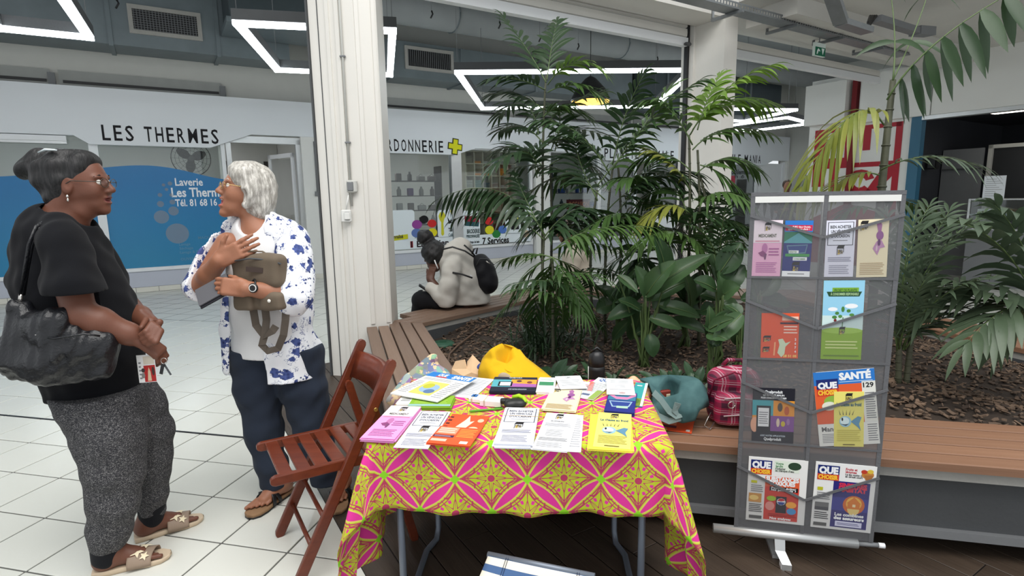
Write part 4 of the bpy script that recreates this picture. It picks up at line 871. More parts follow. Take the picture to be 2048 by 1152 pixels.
INK, GR, LG, WHT = (40, 40, 44), (120, 120, 124), (176, 176, 180), (240, 242, 244)
IT_med = logo(.5, .87, .22)+[('t', 'MEDICAMENT', .5, .70, .055, (96, 100, 80), .62, 'c'), ('r', .08, .62, .92, .64, (222, 150, 170)), ('e', .42, .5, .1, .09, (190, 120, 170)), ('p', [(.2, .42), (.36, .46), (.5, .40), (.46, .34), (.3, .36)], (140, 70, 120)), ('p', [(.4, .4), (.5, .4), (.47, .3), (.42, .3)], (120, 70, 110)), ('l', .56, .36, .92, .52, 3, (170, 90, 150)), ('l', .14, .06, .86, .26, 6, (186, 110, 170))]
IT_bien = [('r', .06, .56, .94, .97, (70, 70, 78)), ('r', .085, .57, .915, .96, (226, 228, 240)), ('t', 'BIEN ACHETER', .5, .86, .05, INK, .72, 'c'), ('t', 'UN VÉHICULE', .5, .78, .05, INK, .66, 'c'), ('t', "D'OCCASION", .5, .70, .05, INK, .62, 'c'), ('l', .25, .63, .75, .66, 1, GR)]+logo(.52, .46, .24)+[('l', .1, .27, .9, .36, 3, (140, 140, 160)), ('l', .15, .05, .85, .22, 5, (160, 160, 176))]
IT_flower = logo(.2, .88, .24)+[('p', [(.6, .92), (.7, .98), (.78, .9), (.76, .8), (.66, .78)], (170, 110, 160)), ('e', .72, .72, .12, .08, (150, 90, 150)), ('p', [(.5, .5), (.62, .62), (.78, .64), (.9, .52), (.74, .5), (.66, .38)], (190, 140, 180)), ('e', .7, .6, .05, .06, (96, 40, 100)), ('e', .63, .5, .03, .05, (216, 190, 200)), ('l', .1, .04, .9, .26, 7, (186, 160, 120))]
IT_orange = [('r', .55, .84, .98, .93, (240, 200, 180)), ('r', .5, .76, .98, .8, (60, 30, 50)), ('l', .6, .54, .96, .74, 3, (244, 214, 200)), ('p', [(.45, .12), (.5, .3), (.46, .42), (.58, .44), (.66, .34), (.8, .38), (.66, .26), (.64, .1), (.56, .02)], (206, 220, 190)), ('p', [(.34, .06), (.36, .36), (.4, .36), (.38, .06)], (240, 170, 120)), ('t', '2', .9, .40, .05, WHT), ('t', '6', .9, .31, .05, WHT), ('t', '7', .9, .22, .05, WHT), ('t', '4', .9, .13, .05, WHT), ('t', '28 51 05', .6, .03, .05, (255, 220, 120), .36)]+logo(.16, .42, .2)+logo(.14, .18, .18)
IT_orange2 = [('r', .04, .55, .5, .95, (242, 150, 120)), ('l', .06, .6, .46, .92, 3, (252, 220, 200)), ('r', .02, .36, .5, .48, (70, 40, 70)), ('l', .05, .38, .44, .46, 2, (200, 170, 190)), ('l', .55, .4, .95, .9, 6, (250, 170, 80)), ('r', .04, .12, .4, .26, (250, 190, 170)), ('r', .72, .06, .9, .2, (246, 220, 210))]
IT_fish = logo(.5, .88, .22)+[('t', 'La chasse au froid', .5, .74, .06, (44, 96, 116), .82, 'c'), ('e', .38, .46, .2, .1, (150, 190, 206)), ('e', .36, .47, .15, .07, (206, 224, 226)), ('p', [(.56, .46), (.8, .56), (.92, .54), (.84, .42), (.9, .3), (.76, .38)], (96, 140, 166)), ('e', .28, .5, .03, .03, INK), ('p', [(.2, .42), (.4, .38), (.5, .42), (.36, .41)], (60, 80, 96))]+[('p', [(.2+.1*k, .58), (.16+.13*k, .68), (.225+.1*k, .58)], (50, 60, 70)) for k in range(5)]+[('l', .1, .1, .9, .32, 6, (190, 180, 90)), ('r', .3, .03, .7, .05, (120, 110, 60))]
IT_text = logo(.45, .88, .22)+[('t', 'Qui sommes-nous ?', .45, .74, .04, GR, .45, 'c'), ('l', .08, .60, .9, .70, 5, LG), ('l', .2, .34, .72, .52, 6, LG), ('l', .06, .22, .9, .30, 3, GR), ('l', .06, .06, .8, .18, 5, LG)]
IT_sky = [('r', 0, .42, 1, 1, (150, 206, 232)), ('r', 0, .3, 1, .56, (206, 228, 226)), ('r', 0, 0, 1, .38, (138, 176, 44)), ('e', .5, .37, .5, .04, (160, 196, 80)), ('e', .7, .68, .16, .03, WHT), ('e', .25, .64, .12, .025, WHT), ('r', .22, .85, .86, .91, (122, 170, 60)), ('t', "PROJET DE PLANTE", .54, .862, .03, (60, 100, 40), .55, 'c'), ('p', [(.08, .86), (.94, .86), (.88, .80), (.14, .80)], (40, 78, 50)), ('t', 'À CONSOMMER RESPONSABLE', .52, .815, .03, (170, 200, 150), .68, 'c'), ('p', [(.49, .42), (.51, .42), (.52, .54), (.5, .54)], (70, 120, 60)), ('e', .5, .64, .04, .035, (74, 130, 60)), ('e', .36, .59, .05, .02, (74, 130, 60)), ('e', .64, .62, .05, .02, (74, 130, 60)), ('e', .72, .57, .06, .018, (84, 140, 70)), ('e', .44, .55, .05, .02, (84, 140, 70)), ('e', .3, .54, .06, .02, (74, 130, 60)), ('e', .32, .5, .035, .02, (120, 40, 40))]+logo(.5, .36, .14)+[('l', .1, .13, .9, .25, 3, (214, 226, 150)), ('l', .06, .03, .94, .07, 1, (100, 130, 40))]
IT_blue = [('r', 0, 0, 1, 1, (44, 52, 120)), ('r', 0, .6, 1, .8, (40, 120, 90)), ('r', 0, .8, 1, 1, (50, 120, 200)), ('r', .02, .82, .98, .92, (206, 40, 70)), ('t', "Avec l'UFC Que Choisir,", .5, .875, .028, WHT, .84, 'c'), ('t', "ayez le pouvoir d'agir !", .5, .835, .028, WHT, .76, 'c'), ('p', [(.5, .78), (.0, .62), (0, .6), (1, .6), (1, .62)], (90, 160, 170)), ('p', [(.1, .56), (.86, .58), (.8, .42), (.2, .4)], (96, 130, 150)), ('p', [(.14, .54), (.82, .56), (.77, .44), (.23, .42)], (50, 70, 130)), ('r', .08, .36, .94, .41, (70, 150, 80)), ('r', .2, .42, .55, .47, WHT), ('r', .36, .29, .86, .35, WHT), ('t', 'RÉSISTER', .22, .43, .025, (60, 120, 60)), ('t', 'CONSOMMER', .39, .305, .025, (60, 120, 60))]+logo(.48, .16, .26)+[('r', 0, 0, 1, .1, WHT), ('l', .2, .03, .8, .07, 1, GR)]
IT_phone = [('r', 0, .0, 1, .22, (30, 30, 40)), ('r', 0, .22, 1, .78, (226, 150, 50)), ('r', 0, .5, .5, .78, (70, 160, 170)), ('p', [(0, .22), (1, .22), (1, .5), (.3, .5), (0, .4)], (130, 80, 150)), ('r', 0, .78, 1, 1, (30, 30, 40)), ('t', 'Quelproduit', .5, .91, .05, WHT, .42, 'c'), ('t', 'LE RÉFLEXE MALIN', .5, .86, .03, WHT, .5, 'c'), ('t', 'POUR CONSOMMER PLUS SAIN', .5, .81, .03, WHT, .6, 'c'), ('e', .06, .33, .1, .14, (226, 170, 140)), ('r', .1, .2, .44, .68, (26, 28, 34)), ('r', .14, .3, .4, .64, (230, 232, 234)), ('l', .16, .34, .38, .58, 6, GR), ('e', .66, .66, .06, .08, (80, 70, 60)), ('e', .82, .6, .06, .08, (190, 90, 40)), ('e', .62, .38, .04, .08, (220, 200, 180)), ('e', .74, .36, .05, .05, (200, 180, 60)), ('e', .86, .4, .04, .06, (160, 120, 170)), ('t', 'AVEC NOTRE APPLICATION', .5, .12, .03, (190, 200, 210), .6, 'c'), ('t', 'Quelproduit', .5, .05, .05, WHT, .42, 'c')]
def IT_que(y=.86, s=1.): return [('r', .04, y-.01, .40, y+.12, (24, 40, 110)), ('t', 'QUE', .06, y, .095*s, WHT, .32, 'l', .06), ('r', .04, y-.1, .40, y-.01, (206, 60, 36)), ('t', 'CHOISIR', .055, y-.085, .06, (250, 200, 60), .33, 'l', .05)]
IT_sante = [('r', 0, .82, 1, 1, (44, 120, 200)), ('r', 0, .3, .8, .82, (226, 96, 50)), ('r', .78, .3, 1, .84, (226, 226, 218)), ('e', .3, .6, .16, .08, (140, 180, 70)), ('e', .22, .54, .12, .06, (230, 230, 210)), ('t', 'SANTÉ', .42, .88, .085, WHT, .52, 'l', .06), ('r', .42, .845, .96, .855, (180, 210, 240)), ('t', '129', .8, .76, .06, INK, .17)]+IT_que(.78, .8)+[('l', .82, .34, .98, .7, 12, GR), ('r', 0, 0, 1, .3, (230, 230, 224)), ('t', 'Mang', .06, .2, .06, (100, 100, 100), .25), ('l', .06, .04, .4, .17, 6, GR), ('l', .82, .04, .98, .28, 8, GR)]
IT_sub = [('r', .3, .04, .88, .72, (214, 60, 44)), ('r', .3, .56, .88, .72, (226, 96, 56)), ('r', .44, .80, .86, .97, (226, 236, 222)), ('e', .78, .9, .11, .06, (44, 70, 50)), ('t', 'Votre', .46, .91, .035, (50, 130, 70)), ('t', 'jardin', .46, .87, .035, (50, 130, 70)), ('t', "s'adapter", .46, .835, .03, INK), ('t', "au manque d'eau", .46, .805, .03, INK)]+IT_que(.84)+[('t', 'SUBSTANCES', .59, .655, .06, WHT, .56, 'c', .06), ('t', 'TOXIQUES', .59, .59, .06, WHT, .44, 'c', .06), ('r', .38, .5, .86, .565, (24, 22, 24)), ('t', 'Peut-on éviter', .62, .535, .028, WHT, .42, 'c'), ('t', 'les phénols ?', .62, .505, .028, WHT, .42, 'c'), ('r', .5, .16, .68, .42, (30, 30, 40)), ('e', .59, .34, .075, .055, (236, 236, 240)), ('p', [(.52, .35), (.56, .39), (.62, .39), (.66, .36), (.59, .345)], (200, 40, 50)), ('p', [(.52, .33), (.59, .335), (.66, .33), (.62, .29), (.56, .29)], (40, 70, 150)), ('e', .4, .26, .08, .07, (230, 150, 140)), ('e', .76, .3, .09, .05, (230, 160, 70)), ('e', .77, .2, .08, .05, (80, 140, 190)), ('e', .42, .38, .08, .04, (150, 180, 60)), ('l', .38, .1, .86, .15, 2, (140, 30, 30)), ('t', 'Nos analyses', .59, .055, .035, WHT, .36, 'c'), ('r', .06, .6, .16, .64, (190, 190, 40)), ('l', .06, .46, .27, .58, 4, GR), ('r', .03, .3, .25, .44, (190, 140, 80)), ('e', .12, .37, .08, .04, (220, 190, 120)), ('l', .04, .14, .27, .28, 5, INK), ('r', .05, .04, .27, .09, (90, 90, 90))]
IT_sin = [('r', .32, .04, .92, .74, (44, 40, 120)), ('r', .32, .3, .92, .5, (60, 60, 150)), ('t', 'Fruits et', .5, .91, .035, (190, 40, 60)), ('t', 'légumes', .5, .87, .035, (190, 40, 60)), ('t', 'Le bio moins cher', .5, .835, .028, INK), ('t', 'en circuit court', .5, .805, .028, INK), ('e', .86, .87, .1, .06, (196, 130, 60)), ('e', .8, .91, .05, .03, (190, 60, 40)), ('e', .9, .92, .05, .03, (220, 190, 70)), ('p', [(.8, .86), (.95, .87), (.92, .79), (.83, .79)], (170, 110, 60))]+IT_que(.84)+[('t', 'SINISTRES', .64, .655, .06, (214, 50, 80), .46, 'c', .06), ('t', 'HABITAT', .64, .59, .06, (214, 50, 80), .46, 'c', .06), ('e', .68, .4, .18, .14, (216, 110, 40)), ('e', .68, .42, .13, .1, (246, 190, 80)), ('e', .68, .34, .1, .1, (240, 210, 130)), ('p', [(.56, .42), (.68, .52), (.8, .42), (.78, .42), (.78, .34), (.58, .34), (.58, .42)], (226, 130, 40)), ('r', .66, .37, .71, .41, (250, 230, 180)), ('t', 'Les combines', .62, .22, .045, WHT, .48, 'c', .05), ('t', 'des assureurs', .62, .165, .045, WHT, .5, 'c', .05), ('r', .4, .06, .84, .14, (206, 206, 230)), ('l', .43, .08, .8, .12, 2, (60, 60, 120)), ('r', .06, .58, .15, .63, (190, 190, 40)), ('l', .06, .44, .28, .56, 4, GR), ('r', .04, .28, .27, .4, (110, 110, 110)), ('r', .04, .28, .27, .33, (80, 80, 84)), ('l', .04, .14, .28, .26, 4, INK), ('r', .04, .04, .26, .09, (90, 90, 90))]

# ------------------------------------------------------------------ mesh leaflet display
YAW = math.radians(-13); DX = V(math.cos(YAW), math.sin(YAW), 0); DNm = V(DX.y, -DX.x, 0); DP0 = V(1.10, 2.09, 0)
def dhit(x, y, lift=0.): d = ray(x, y); o = DP0+DNm*lift; return CAM+d*((o-CAM).dot(DNm)/d.dot(DNm))
def dxy(x, y): p = dhit(x, y)-DP0; return p.dot(DX), p.z
DFR = (DP0, DX, UZ, DNm)
T = thing('leaflet_display', 'grey mesh pocket display stand with an aluminium base beside the bench', 'display stand', DP0); disp = T
M_mesh = veil('grey_mesh', (112, 113, 116), .50); M_pock = veil('pocket_mesh', (120, 121, 124), .14); M_trim = mk('grey_webbing', (98, 99, 102), .8, .06, 30, .2, 120)
cor = [dxy(*p) for p in ((1502, 387), (1787, 387), (1764, 1080), (1472, 1052))]
x0, x1, z1 = (cor[0][0]+cor[3][0])/2-.004, (cor[1][0]+cor[2][0])/2+.004, cor[0][1]; zb = .13
mb = MB(); mb.prism([(x0, zb), (x1, zb), (x1, z1), (x0, z1)], -.001, .001, 0, DFR); mb.build('mesh_sheet', M_mesh, T)
xm = (x0+x1)/2; rows = [z1]+[dxy(1640, y)[1] for y in (556, 722, 893)]+[zb]
def strip(a, b, wd, nm='webbing', l=.0035, m_=None):
    a3 = DP0+DX*a[0]+UZ*a[1]+DNm*l; b3 = DP0+DX*b[0]+UZ*b[1]+DNm*l; MB().bar(a3, b3, .003, wd, up=tuple(DX) if abs(a[0]-b[0]) < .01 else (0, 0, 1)).build(nm, m_ or M_trim, T)
def vstrip(x, w_): mb = MB(); mb.prism([(x-w_/2, zb), (x+w_/2, zb), (x+w_/2, z1), (x-w_/2, z1)], .001, .004, 0, DFR); mb.build('webbing', M_trim, T)
vstrip(x0+.008, .016); vstrip(x1-.008, .016); vstrip(xm, .013)
for z in rows[1:4]: strip((x0, z), (x1, z), .008)
strip((x0, z1-.004), (x1, z1-.004), .014)
for a, b in ((x0+.015, xm-.008), (xm+.008, x1-.015)):
    mb = MB(); mb.prism([(a, z1-.035), (b, z1-.035), (b, z1-.012), (a, z1-.012)], .001, .005, 0, DFR); mb.build('white_header', M_white, T)
for k in range(4):
    zt, zl = rows[k], rows[k+1]; H = zt-zl; e0, e1 = zl+H*(.72 if k else .74), zl+H*(.40 if k else .48)
    for a, b, za, zb_ in ((x0, xm, e0, e1), (xm, x1, e1, e0)):
        mb = MB(); mb.prism([(a, zl), (b, zl), (b, zb_), (a, za)], .006, .0075, 0, DFR); mb.build('pocket', M_pock, T); strip((a, za), (b, zb_), .010, l=.0085)
bl, br = dxy(1427, 1040)[0], dxy(1716, 1075)[0]
b0, b1 = DP0+DX*bl+UZ*.115, DP0+DX*br+UZ*.115
mb = MB(); mb.tube([b0, b1], .019, 14, flatten=1); mb.build('base_bar', M_alu, T); e1 = DP0+DX*dxy(1770, 1083)[0]+UZ*.118; MB().tube([b1, e1-DX*.022], .009, 10).build('inner_bar', M_grey, T); MB().tube([e1-DX*.022, e1], .0105, 10).build('end_cap', M_frame, T)
ft = V(1.085, 2.035, 0); fb = lerp(b0, b1, .47); mb = MB(); mb.loft([[p+DX*a+DNm*b for a, b in ((-w_, -.01), (w_, -.01), (w_, .012), (-w_, .012))] for p, w_ in ((fb, .02), (fb-UZ*.05+DNm*.02, .019), (V(ft.x, ft.y, .03), .018), (V(ft.x, ft.y, .001)-DNm*.0, .018))], 0, False); mb.build('foot', M_alu, T)
mb = MB(); mb.bar(V(ft.x, ft.y, .012)-DNm*.01+DX*-.02, V(ft.x, ft.y, .012)+DX*.02-DNm*.01, .03, .02); mb.build('foot_cap', M_frame, T); MB().bar(fb-UZ*.1, fb-UZ*.1-DNm*.14, .04, .014).build('rear_foot', M_alu, T)
MB().tube([DP0+DX*xm-DNm*.02+UZ*.1, DP0+DX*xm-DNm*.02+UZ*z1], .008, 8).build('pole', M_alu, T)
def dpage(nm, lab, px, th, col, items, lift=.0015, **kw):
    fr, w_, h_ = fit(px, lambda x, y: dhit(x, y, lift)); return page(nm, lab, fr, w_, h_, th, col, items, **kw)
G_ = 'leaflets in the mesh display'
dpage('leaflet', 'pink medicament leaflet in the top pocket of the mesh display', ((1507, 440), (1565.6, 441), (1560, 552), (1503, 552)), .002, (232, 176, 206), [('r', 0, .6, 1, 1, (238, 224, 232))]+IT_med, group=G_)
dpage('leaflet', 'blue leaflet with a shopping trolley in the top pocket of the mesh display', ((1568.7, 440), (1625.6, 442), (1619.7, 554), (1564.7, 552)), .002, (44, 52, 120), IT_blue, group=G_)
dpage('leaflet', 'pale lilac used car leaflet in the top pocket of the mesh display', ((1652.5, 441), (1710, 440), (1707, 554), (1648, 553)), .002, (222, 222, 236), IT_bien, group=G_)
dpage('leaflet', 'cream leaflet with a purple flower in the top pocket of the mesh display', ((1715.6, 439), (1776.6, 438), (1774, 554), (1713, 554)), .002, (238, 226, 192), IT_flower, group=G_)
dpage('leaflet', 'orange leaflet with a white island map in the second row pocket of the display', ((1523, 625.6), (1598, 627), (1596, 717), (1521, 715)), .002, (224, 88, 52), IT_orange, group=G_)
dpage('leaflet', 'tall sky blue and green plant leaflet in the mesh display', ((1648, 560), (1728, 561), (1723, 719), (1640, 718)), .002, (138, 176, 44), IT_sky, group=G_)
dpage('leaflet', 'dark leaflet with a phone picture in the third row pocket of the display', ((1506, 774.6), (1589, 777.7), (1587, 888), (1502.8, 883)), .002, (30, 30, 40), IT_phone, group=G_)
dpage('magazine', 'health magazine number 129 leaning in the third row pocket of the display', ((1624.5, 745), (1744, 736), (1763, 888), (1639.4, 890)), .003, (44, 120, 200), IT_sante, group=G_, cat='magazine', scol=(230, 230, 226), lift=.001)
dpage('leaflet', 'yellow leaflet with a blue fish over the health magazine in the display', ((1667.7, 783), (1726.5, 783), (1728.5, 894), (1667.7, 892)), .0012, (236, 226, 120), IT_fish, lift=.0045, group=G_)
dpage('magazine', 'magazine with a red substances toxiques cover in the bottom pocket', ((1500, 914), (1617, 920), (1606.8, 1050), (1489, 1038)), .003, (236, 236, 234), IT_sub, group=G_, cat='magazine')
dpage('magazine', 'magazine with a violet burning house cover in the bottom pocket', ((1633.5, 923.7), (1754.4, 932), (1740, 1066), (1618.6, 1052)), .003, (236, 236, 234), IT_sin, group=G_, cat='magazine')

# ------------------------------------------------------------------ folding table with printed cloth
def clothmat():
    n = NT('printed_cloth'); uvn = n.node('ShaderNodeUVMap'); sp = n.node('ShaderNodeSeparateXYZ'); n.link(uvn.outputs[0], sp.inputs[0]); u, v = X(n.t, sp.outputs[0])*4.15+.37, X(n.t, sp.outputs[1])*4.15+.32
    q1, q2 = (u+v).fract(), (u-v+8.).fract(); d1, d2 = q1.min(X(n.t, q1.k)*-1.+1.), q2.min(q2*-1.+1.)
    s1, s2 = (q1*PI).sin(), (q2*PI).sin(); e1, e2 = d1-s2*.085, d2-s1*.085; e = e1.min(e2)
    a, b = q1-.5, q2-.5; r = (a*a+b*b).sqrt(); th = a.atan2(b)
    lines = (th*4.).sin().abs().lt(.10); rings = ((r*26.+(th*4.).sin().abs()*5.).sin()).gt(.86); core = r.lt(.07)
    edge2 = (e-.06).abs().lt(.012); edge3 = (e-.115).abs().lt(.010)
    lime, pink, mag = srgb((186, 202, 40)), srgb((186, 52, 96)), srgb((222, 46, 150)); yel = srgb((214, 206, 92))
    c = n.mix(lines.max(rings).max(edge2).max(edge3), lime, pink); c = n.mix(core, c, pink); c = n.mix((r-.27).abs().lt(.035)*(th*4.).sin().abs().gt(.9), c, mag)
    c = n.mix(e.lt(.03), c, yel); c = n.mix(e.lt(.0), c, mag); c = n.mix((d1.max(d2)).lt(.07), c, srgb((140, 214, 30)))
    f = n.noise(300, 2); n.col(n.mix(f*.12, c, (.5, .3, .2))); n.set(Roughness=.75); n.p.inputs['Specular IOR Level'].default_value = .2; n.bump(n.noise(500, 2), .1, .004); return n.m
TC, TR_ = V(.03, 2.055, 0), math.radians(-3.5); TX, TY = V(math.cos(TR_), math.sin(TR_), 0), V(-math.sin(TR_), math.cos(TR_), 0); TW, TD, TZ = .98, .64, .70
def tp(x, y, z): return TC+TX*x+TY*y+UZ*z
T = thing('folding_table', 'small folding table on grey tube legs under the printed cloth', 'table', TC)
mb = MB(); mb.hexa([tp(a*(TW/2-.01), b*(TD/2-.01), z) for z in (TZ-.03, TZ-.004) for a, b in ((-1, -1), (1, -1), (1, 1), (-1, 1))]); mb.build('table_top', M_white, T)
M_tube_ = mk('grey_tube', (112, 120, 132), .4, .05, 10, 0, 40, .4)
for sx in (-1, 1):
    x = sx*(TW/2-.07); q = [tp(x, -.27, TZ-.03), tp(x, -.27, .06), tp(x, -.25, .02), tp(x, -.2, .012), tp(x+.0, .1, .012), tp(x*.93, .17, .02), tp(x*.92, .2, .06), tp(x*.92, .2, TZ-.03)]
    MB().tube(q, .0125, 10).build('leg_frame', M_tube_, T); MB().tube([tp(x, -.27, .5), tp(x*.92, .2, .5)], .008, 8).build('stretcher', M_tube_, T)
OS, OF = .52, .245
mb = MB(); NU, NV = 150, 84; uvs = []
def clothpt(s, t):
    a = (s-.5)*(TW+2*OS); b = (t-.5)*(TD+2*OF); ea, eb = max(0, abs(a)-TW/2), max(0, abs(b)-TD/2); sa, sb = (1 if a > 0 else -1), (1 if b > 0 else -1)
    x, y = max(-TW/2, min(TW/2, a)), max(-TD/2, min(TD/2, b)); d = math.hypot(ea, eb); uvs.append((a, b))
    if d == 0: return tp(x, y, TZ+.0015*math.sin(a*17)*math.sin(b*13))
    ca, cb = ea/d, eb/d; fl = .02*(1-math.exp(-d*30))+.10*d
    if eb > 0 and ea == 0: fold = .012*d/.24*math.sin(a*21+.6)+.006*math.sin(a*47)*d/.24; fl = .012+.04*d+fold
    elif ea > 0 and eb == 0: fold = .05*d*math.sin(b*19+1.2)+.03*d*math.sin(b*41); fl = .015+.10*d+fold
    else:
        ang = math.atan2(eb, ea); fl += .22*d*math.sin(ang*2)+.05*d*math.sin(ang*9)
    z = TZ-d*.985-.004*math.sin(a*9+b*7); r = min(d/.012, 1); z = max(z, .012)
    p = tp(x+sa*ca*fl, y+sb*cb*fl, z)
    if b > 0 and p.x*.2265+p.y*.974 > 2.34: p.z = max(p.z, .458+.004*math.sin(a*25)**2)      # the back hem rests on the bench slats
    return p
mb.grid(NU, NV, clothpt); me = mb.mesh('tablecloth', clothmat()); ul = me.uv_layers.new(name='UVMap'); vi = np.zeros(len(me.loops), np.int32); me.loops.foreach_get('vertex_index', vi); ul.data.foreach_set('uv', np.array(uvs, np.float32)[vi].ravel())
o = put('tablecloth', me, None, 'pink and lime green printed cloth draped over the folding table', 'tablecloth')
md = o.modifiers.new('thickness', 'SOLIDIFY'); md.thickness = .0015; md.offset = 1

# ------------------------------------------------------------------ papers on the table
TT = TZ+.0035
def tpage(nm, lab, px, th, col, items, z=0., **kw):
    fr, w_, h_ = fit(px, lambda x, y: atz(x, y, TT+z)); return page(nm, lab, fr, w_, h_, th, col, items, **kw)
Gt = 'leaflets on the printed tablecloth'
tpage('leaflet_stack', 'stack of pink medicament leaflets on the tablecloth beside the wooden chair', ((781, 816), (836.5, 822), (794.5, 886), (726, 884)), .014, (240, 160, 214), [('r', 0, .66, 1, 1, (240, 226, 236))]+IT_med, sheets=7, group=Gt)
tpage('leaflet_stack', 'white used car leaflets between the pink and the orange leaflets', ((838, 823), (899, 825), (858, 900), (792, 895)), .003, (238, 240, 246), IT_bien, sheets=2, group=Gt)
tpage('leaflet_stack', 'fanned orange leaflets with a white map on the tablecloth', ((903, 830), (981, 834), (955, 872), (880, 864)), .004, (232, 88, 46), [('p', [(.3, .2), (.46, .7), (.5, .95), (.6, .6), (.7, .66), (.6, .3), (.45, .12)], (214, 226, 196)), ('l', .02, .2, .12, .9, 4, (50, 30, 40)), ('e', .85, .7, .08, .1, (246, 190, 160)), ('e', .78, .25, .12, .1, (240, 200, 170)), ('p', [(.1, .05), (.3, .2), (.32, .16), (.14, .02)], (252, 180, 90))], sheets=2, group=Gt)
tpage('leaflet_stack', 'folded orange leaflets with pale text blocks on the tablecloth edge', ((880, 856), (963, 862), (940, 898), (855, 888)), .008, (236, 92, 50), IT_orange2, z=.004, sheets=3, group=Gt)
tpage('leaflet_stack', 'thick banded stack of white used car leaflets on the tablecloth', ((1011, 822), (1077, 825), (1066.6, 899), (990, 896)), .016, (236, 238, 246), IT_bien+[('r', -.01, .735, 1.01, .745, (190, 160, 110))], sheets=6, group=Gt)
tpage('leaflet_stack', 'stack of white text sheets between the used car and the yellow fish leaflets', ((1092, 829), (1150, 831), (1142, 910), (1068, 898)), .006, (244, 244, 246), IT_text, sheets=4, z=.002, group=Gt)
tpage('leaflet_stack', 'white text sheets lying under the larger stack beside the yellow leaflets', ((1112, 829), (1166, 832), (1163, 905), (1100, 902)), .002, (240, 240, 244), [('l', .55, .1, .95, .9, 14, LG)], sheets=2, group=Gt)
tpage('leaflet_stack', 'yellow leaflets spread under the top fish leaflet', ((1188, 832), (1262, 834), (1266, 905), (1170, 902)), .006, (240, 228, 80), [], sheets=4, group=Gt)
tpage('leaflet', 'top yellow leaflet with a blue fish drawing on the tablecloth', ((1195.6, 825), (1263, 830), (1261, 900), (1188, 894)), .002, (244, 234, 120), IT_fish, z=.0065, group=Gt)
tpage('leaflet_stack', 'cream leaflets with a purple flower behind the white text sheets', ((1103, 780), (1163, 784), (1149.7, 827), (1083, 821)), .008, (240, 228, 190), IT_flower, sheets=4, group=Gt)
tpage('magazine', 'large health magazine with a yellow map lying on the table corner', ((867, 745), (955, 759), (874.7, 804), (780, 789)), .005, (240, 240, 234), [('r', 0, .8, 1, 1, (44, 124, 200)), ('t', 'QUE', .22, .86, .1, WHT, .2), ('r', .22, .81, .46, .85, (206, 70, 40)), ('t', 'SANTÉ', .55, .84, .11, WHT, .4, 'l', .06), ('r', .26, .12, .72, .62, (216, 206, 110)), ('e', .5, .36, .18, .16, (150, 180, 210)), ('e', .42, .44, .1, .1, (190, 190, 60)), ('e', .58, .26, .1, .08, (90, 120, 160)), ('l', .76, .08, .97, .72, 10, LG), ('l', .06, .66, .7, .76, 3, LG), ('l', .04, .1, .22, .6, 9, LG)], cat='magazine', z=.022, group=Gt)
tpage('leaflet_stack', 'lime green brochures under the large health magazine', ((829, 800), (911, 797), (899, 822), (817, 818)), .016, (134, 178, 50), [('l', .1, .2, .9, .7, 4, (170, 204, 90)), ('r', 0, 0, 1, .16, (150, 190, 190))], sheets=5, group=Gt)
tpage('leaflet_stack', 'short white booklets beside the lime green brochures', ((800, 798), (826, 800), (820, 816), (798, 813)), .014, (236, 236, 228), [('l', .2, .3, .9, .7, 2, GR)], sheets=4, group=Gt)
tpage('printed_sheet', 'white closely printed sheet beside the dark phone leaflets', ((920.5, 750), (985, 763), (945, 797), (901, 792)), .003, (238, 240, 244), [('l', .06, .08, .94, .92, 14, LG)], sheets=2, group=Gt, cat='sheet')
tpage('leaflet_stack', 'stack of dark phone leaflets lying sideways at the table back', ((986, 758), (1072, 761), (1073, 791), (984, 786)), .012, (40, 44, 60), [('r', 0, .3, 1, .8, (90, 170, 180)), ('r', .42, .3, 1, .82, (230, 160, 60)), ('p', [(.42, .3), (1, .3), (1, .5), (.42, .55)], (170, 100, 170)), ('r', .14, .34, .46, .66, (26, 28, 34)), ('r', .18, .38, .42, .62, (232, 234, 236)), ('e', .6, .7, .06, .08, (90, 60, 60)), ('e', .84, .62, .06, .08, (120, 60, 60)), ('r', 0, 0, 1, .26, (36, 38, 52)), ('t', 'Quelproduit', .5, .9, .08, (190, 200, 210), .3, 'c'), ('t', 'AVEC NOTRE APPLICATION', .6, .1, .07, (170, 180, 190), .4, 'c')], sheets=5, group=Gt)
tpage('leaflet_stack', 'white leaflets with a green band at the table back', ((1079, 760), (1113, 762), (1108, 789), (1074, 789)), .014, (238, 242, 240), [('r', .05, .4, .9, .66, (70, 140, 100)), ('l', .1, .76, .8, .9, 2, (150, 180, 160))], sheets=4, group=Gt)
tpage('leaflet_stack', 'pale pink sheets under the tilted white note', ((1118, 764), (1193, 764), (1182, 786), (1110, 778)), .004, (240, 222, 226), [('l', .5, .3, .95, .7, 3, (170, 110, 110)), ('r', .86, 0, .98, 1, (226, 120, 110))], sheets=2, group=Gt)
tpage('printed_sheet', 'tilted white note lying over the pale pink sheets', ((1111, 754), (1162, 751), (1172, 777), (1120, 779)), .0015, (242, 244, 246), [('t', 'UFC', .5, .8, .1, GR, .2, 'c'), ('l', .1, .2, .9, .7, 6, LG)], z=.012, group=Gt, cat='sheet')
tpage('magazine', 'folded magazine page with a blue headline beside the blue leaflets', ((1184, 754), (1212.7, 761), (1203, 806), (1168, 794)), .004, (234, 238, 236), [('r', 0, .8, 1, 1, (220, 226, 232)), ('t', 'QUE', .2, .84, .12, (44, 90, 160), .6), ('l', .1, .3, .9, .74, 9, LG), ('r', .2, .12, .6, .2, (100, 110, 140)), ('r', .7, 0, 1, .4, (150, 176, 90))], cat='magazine', group=Gt)
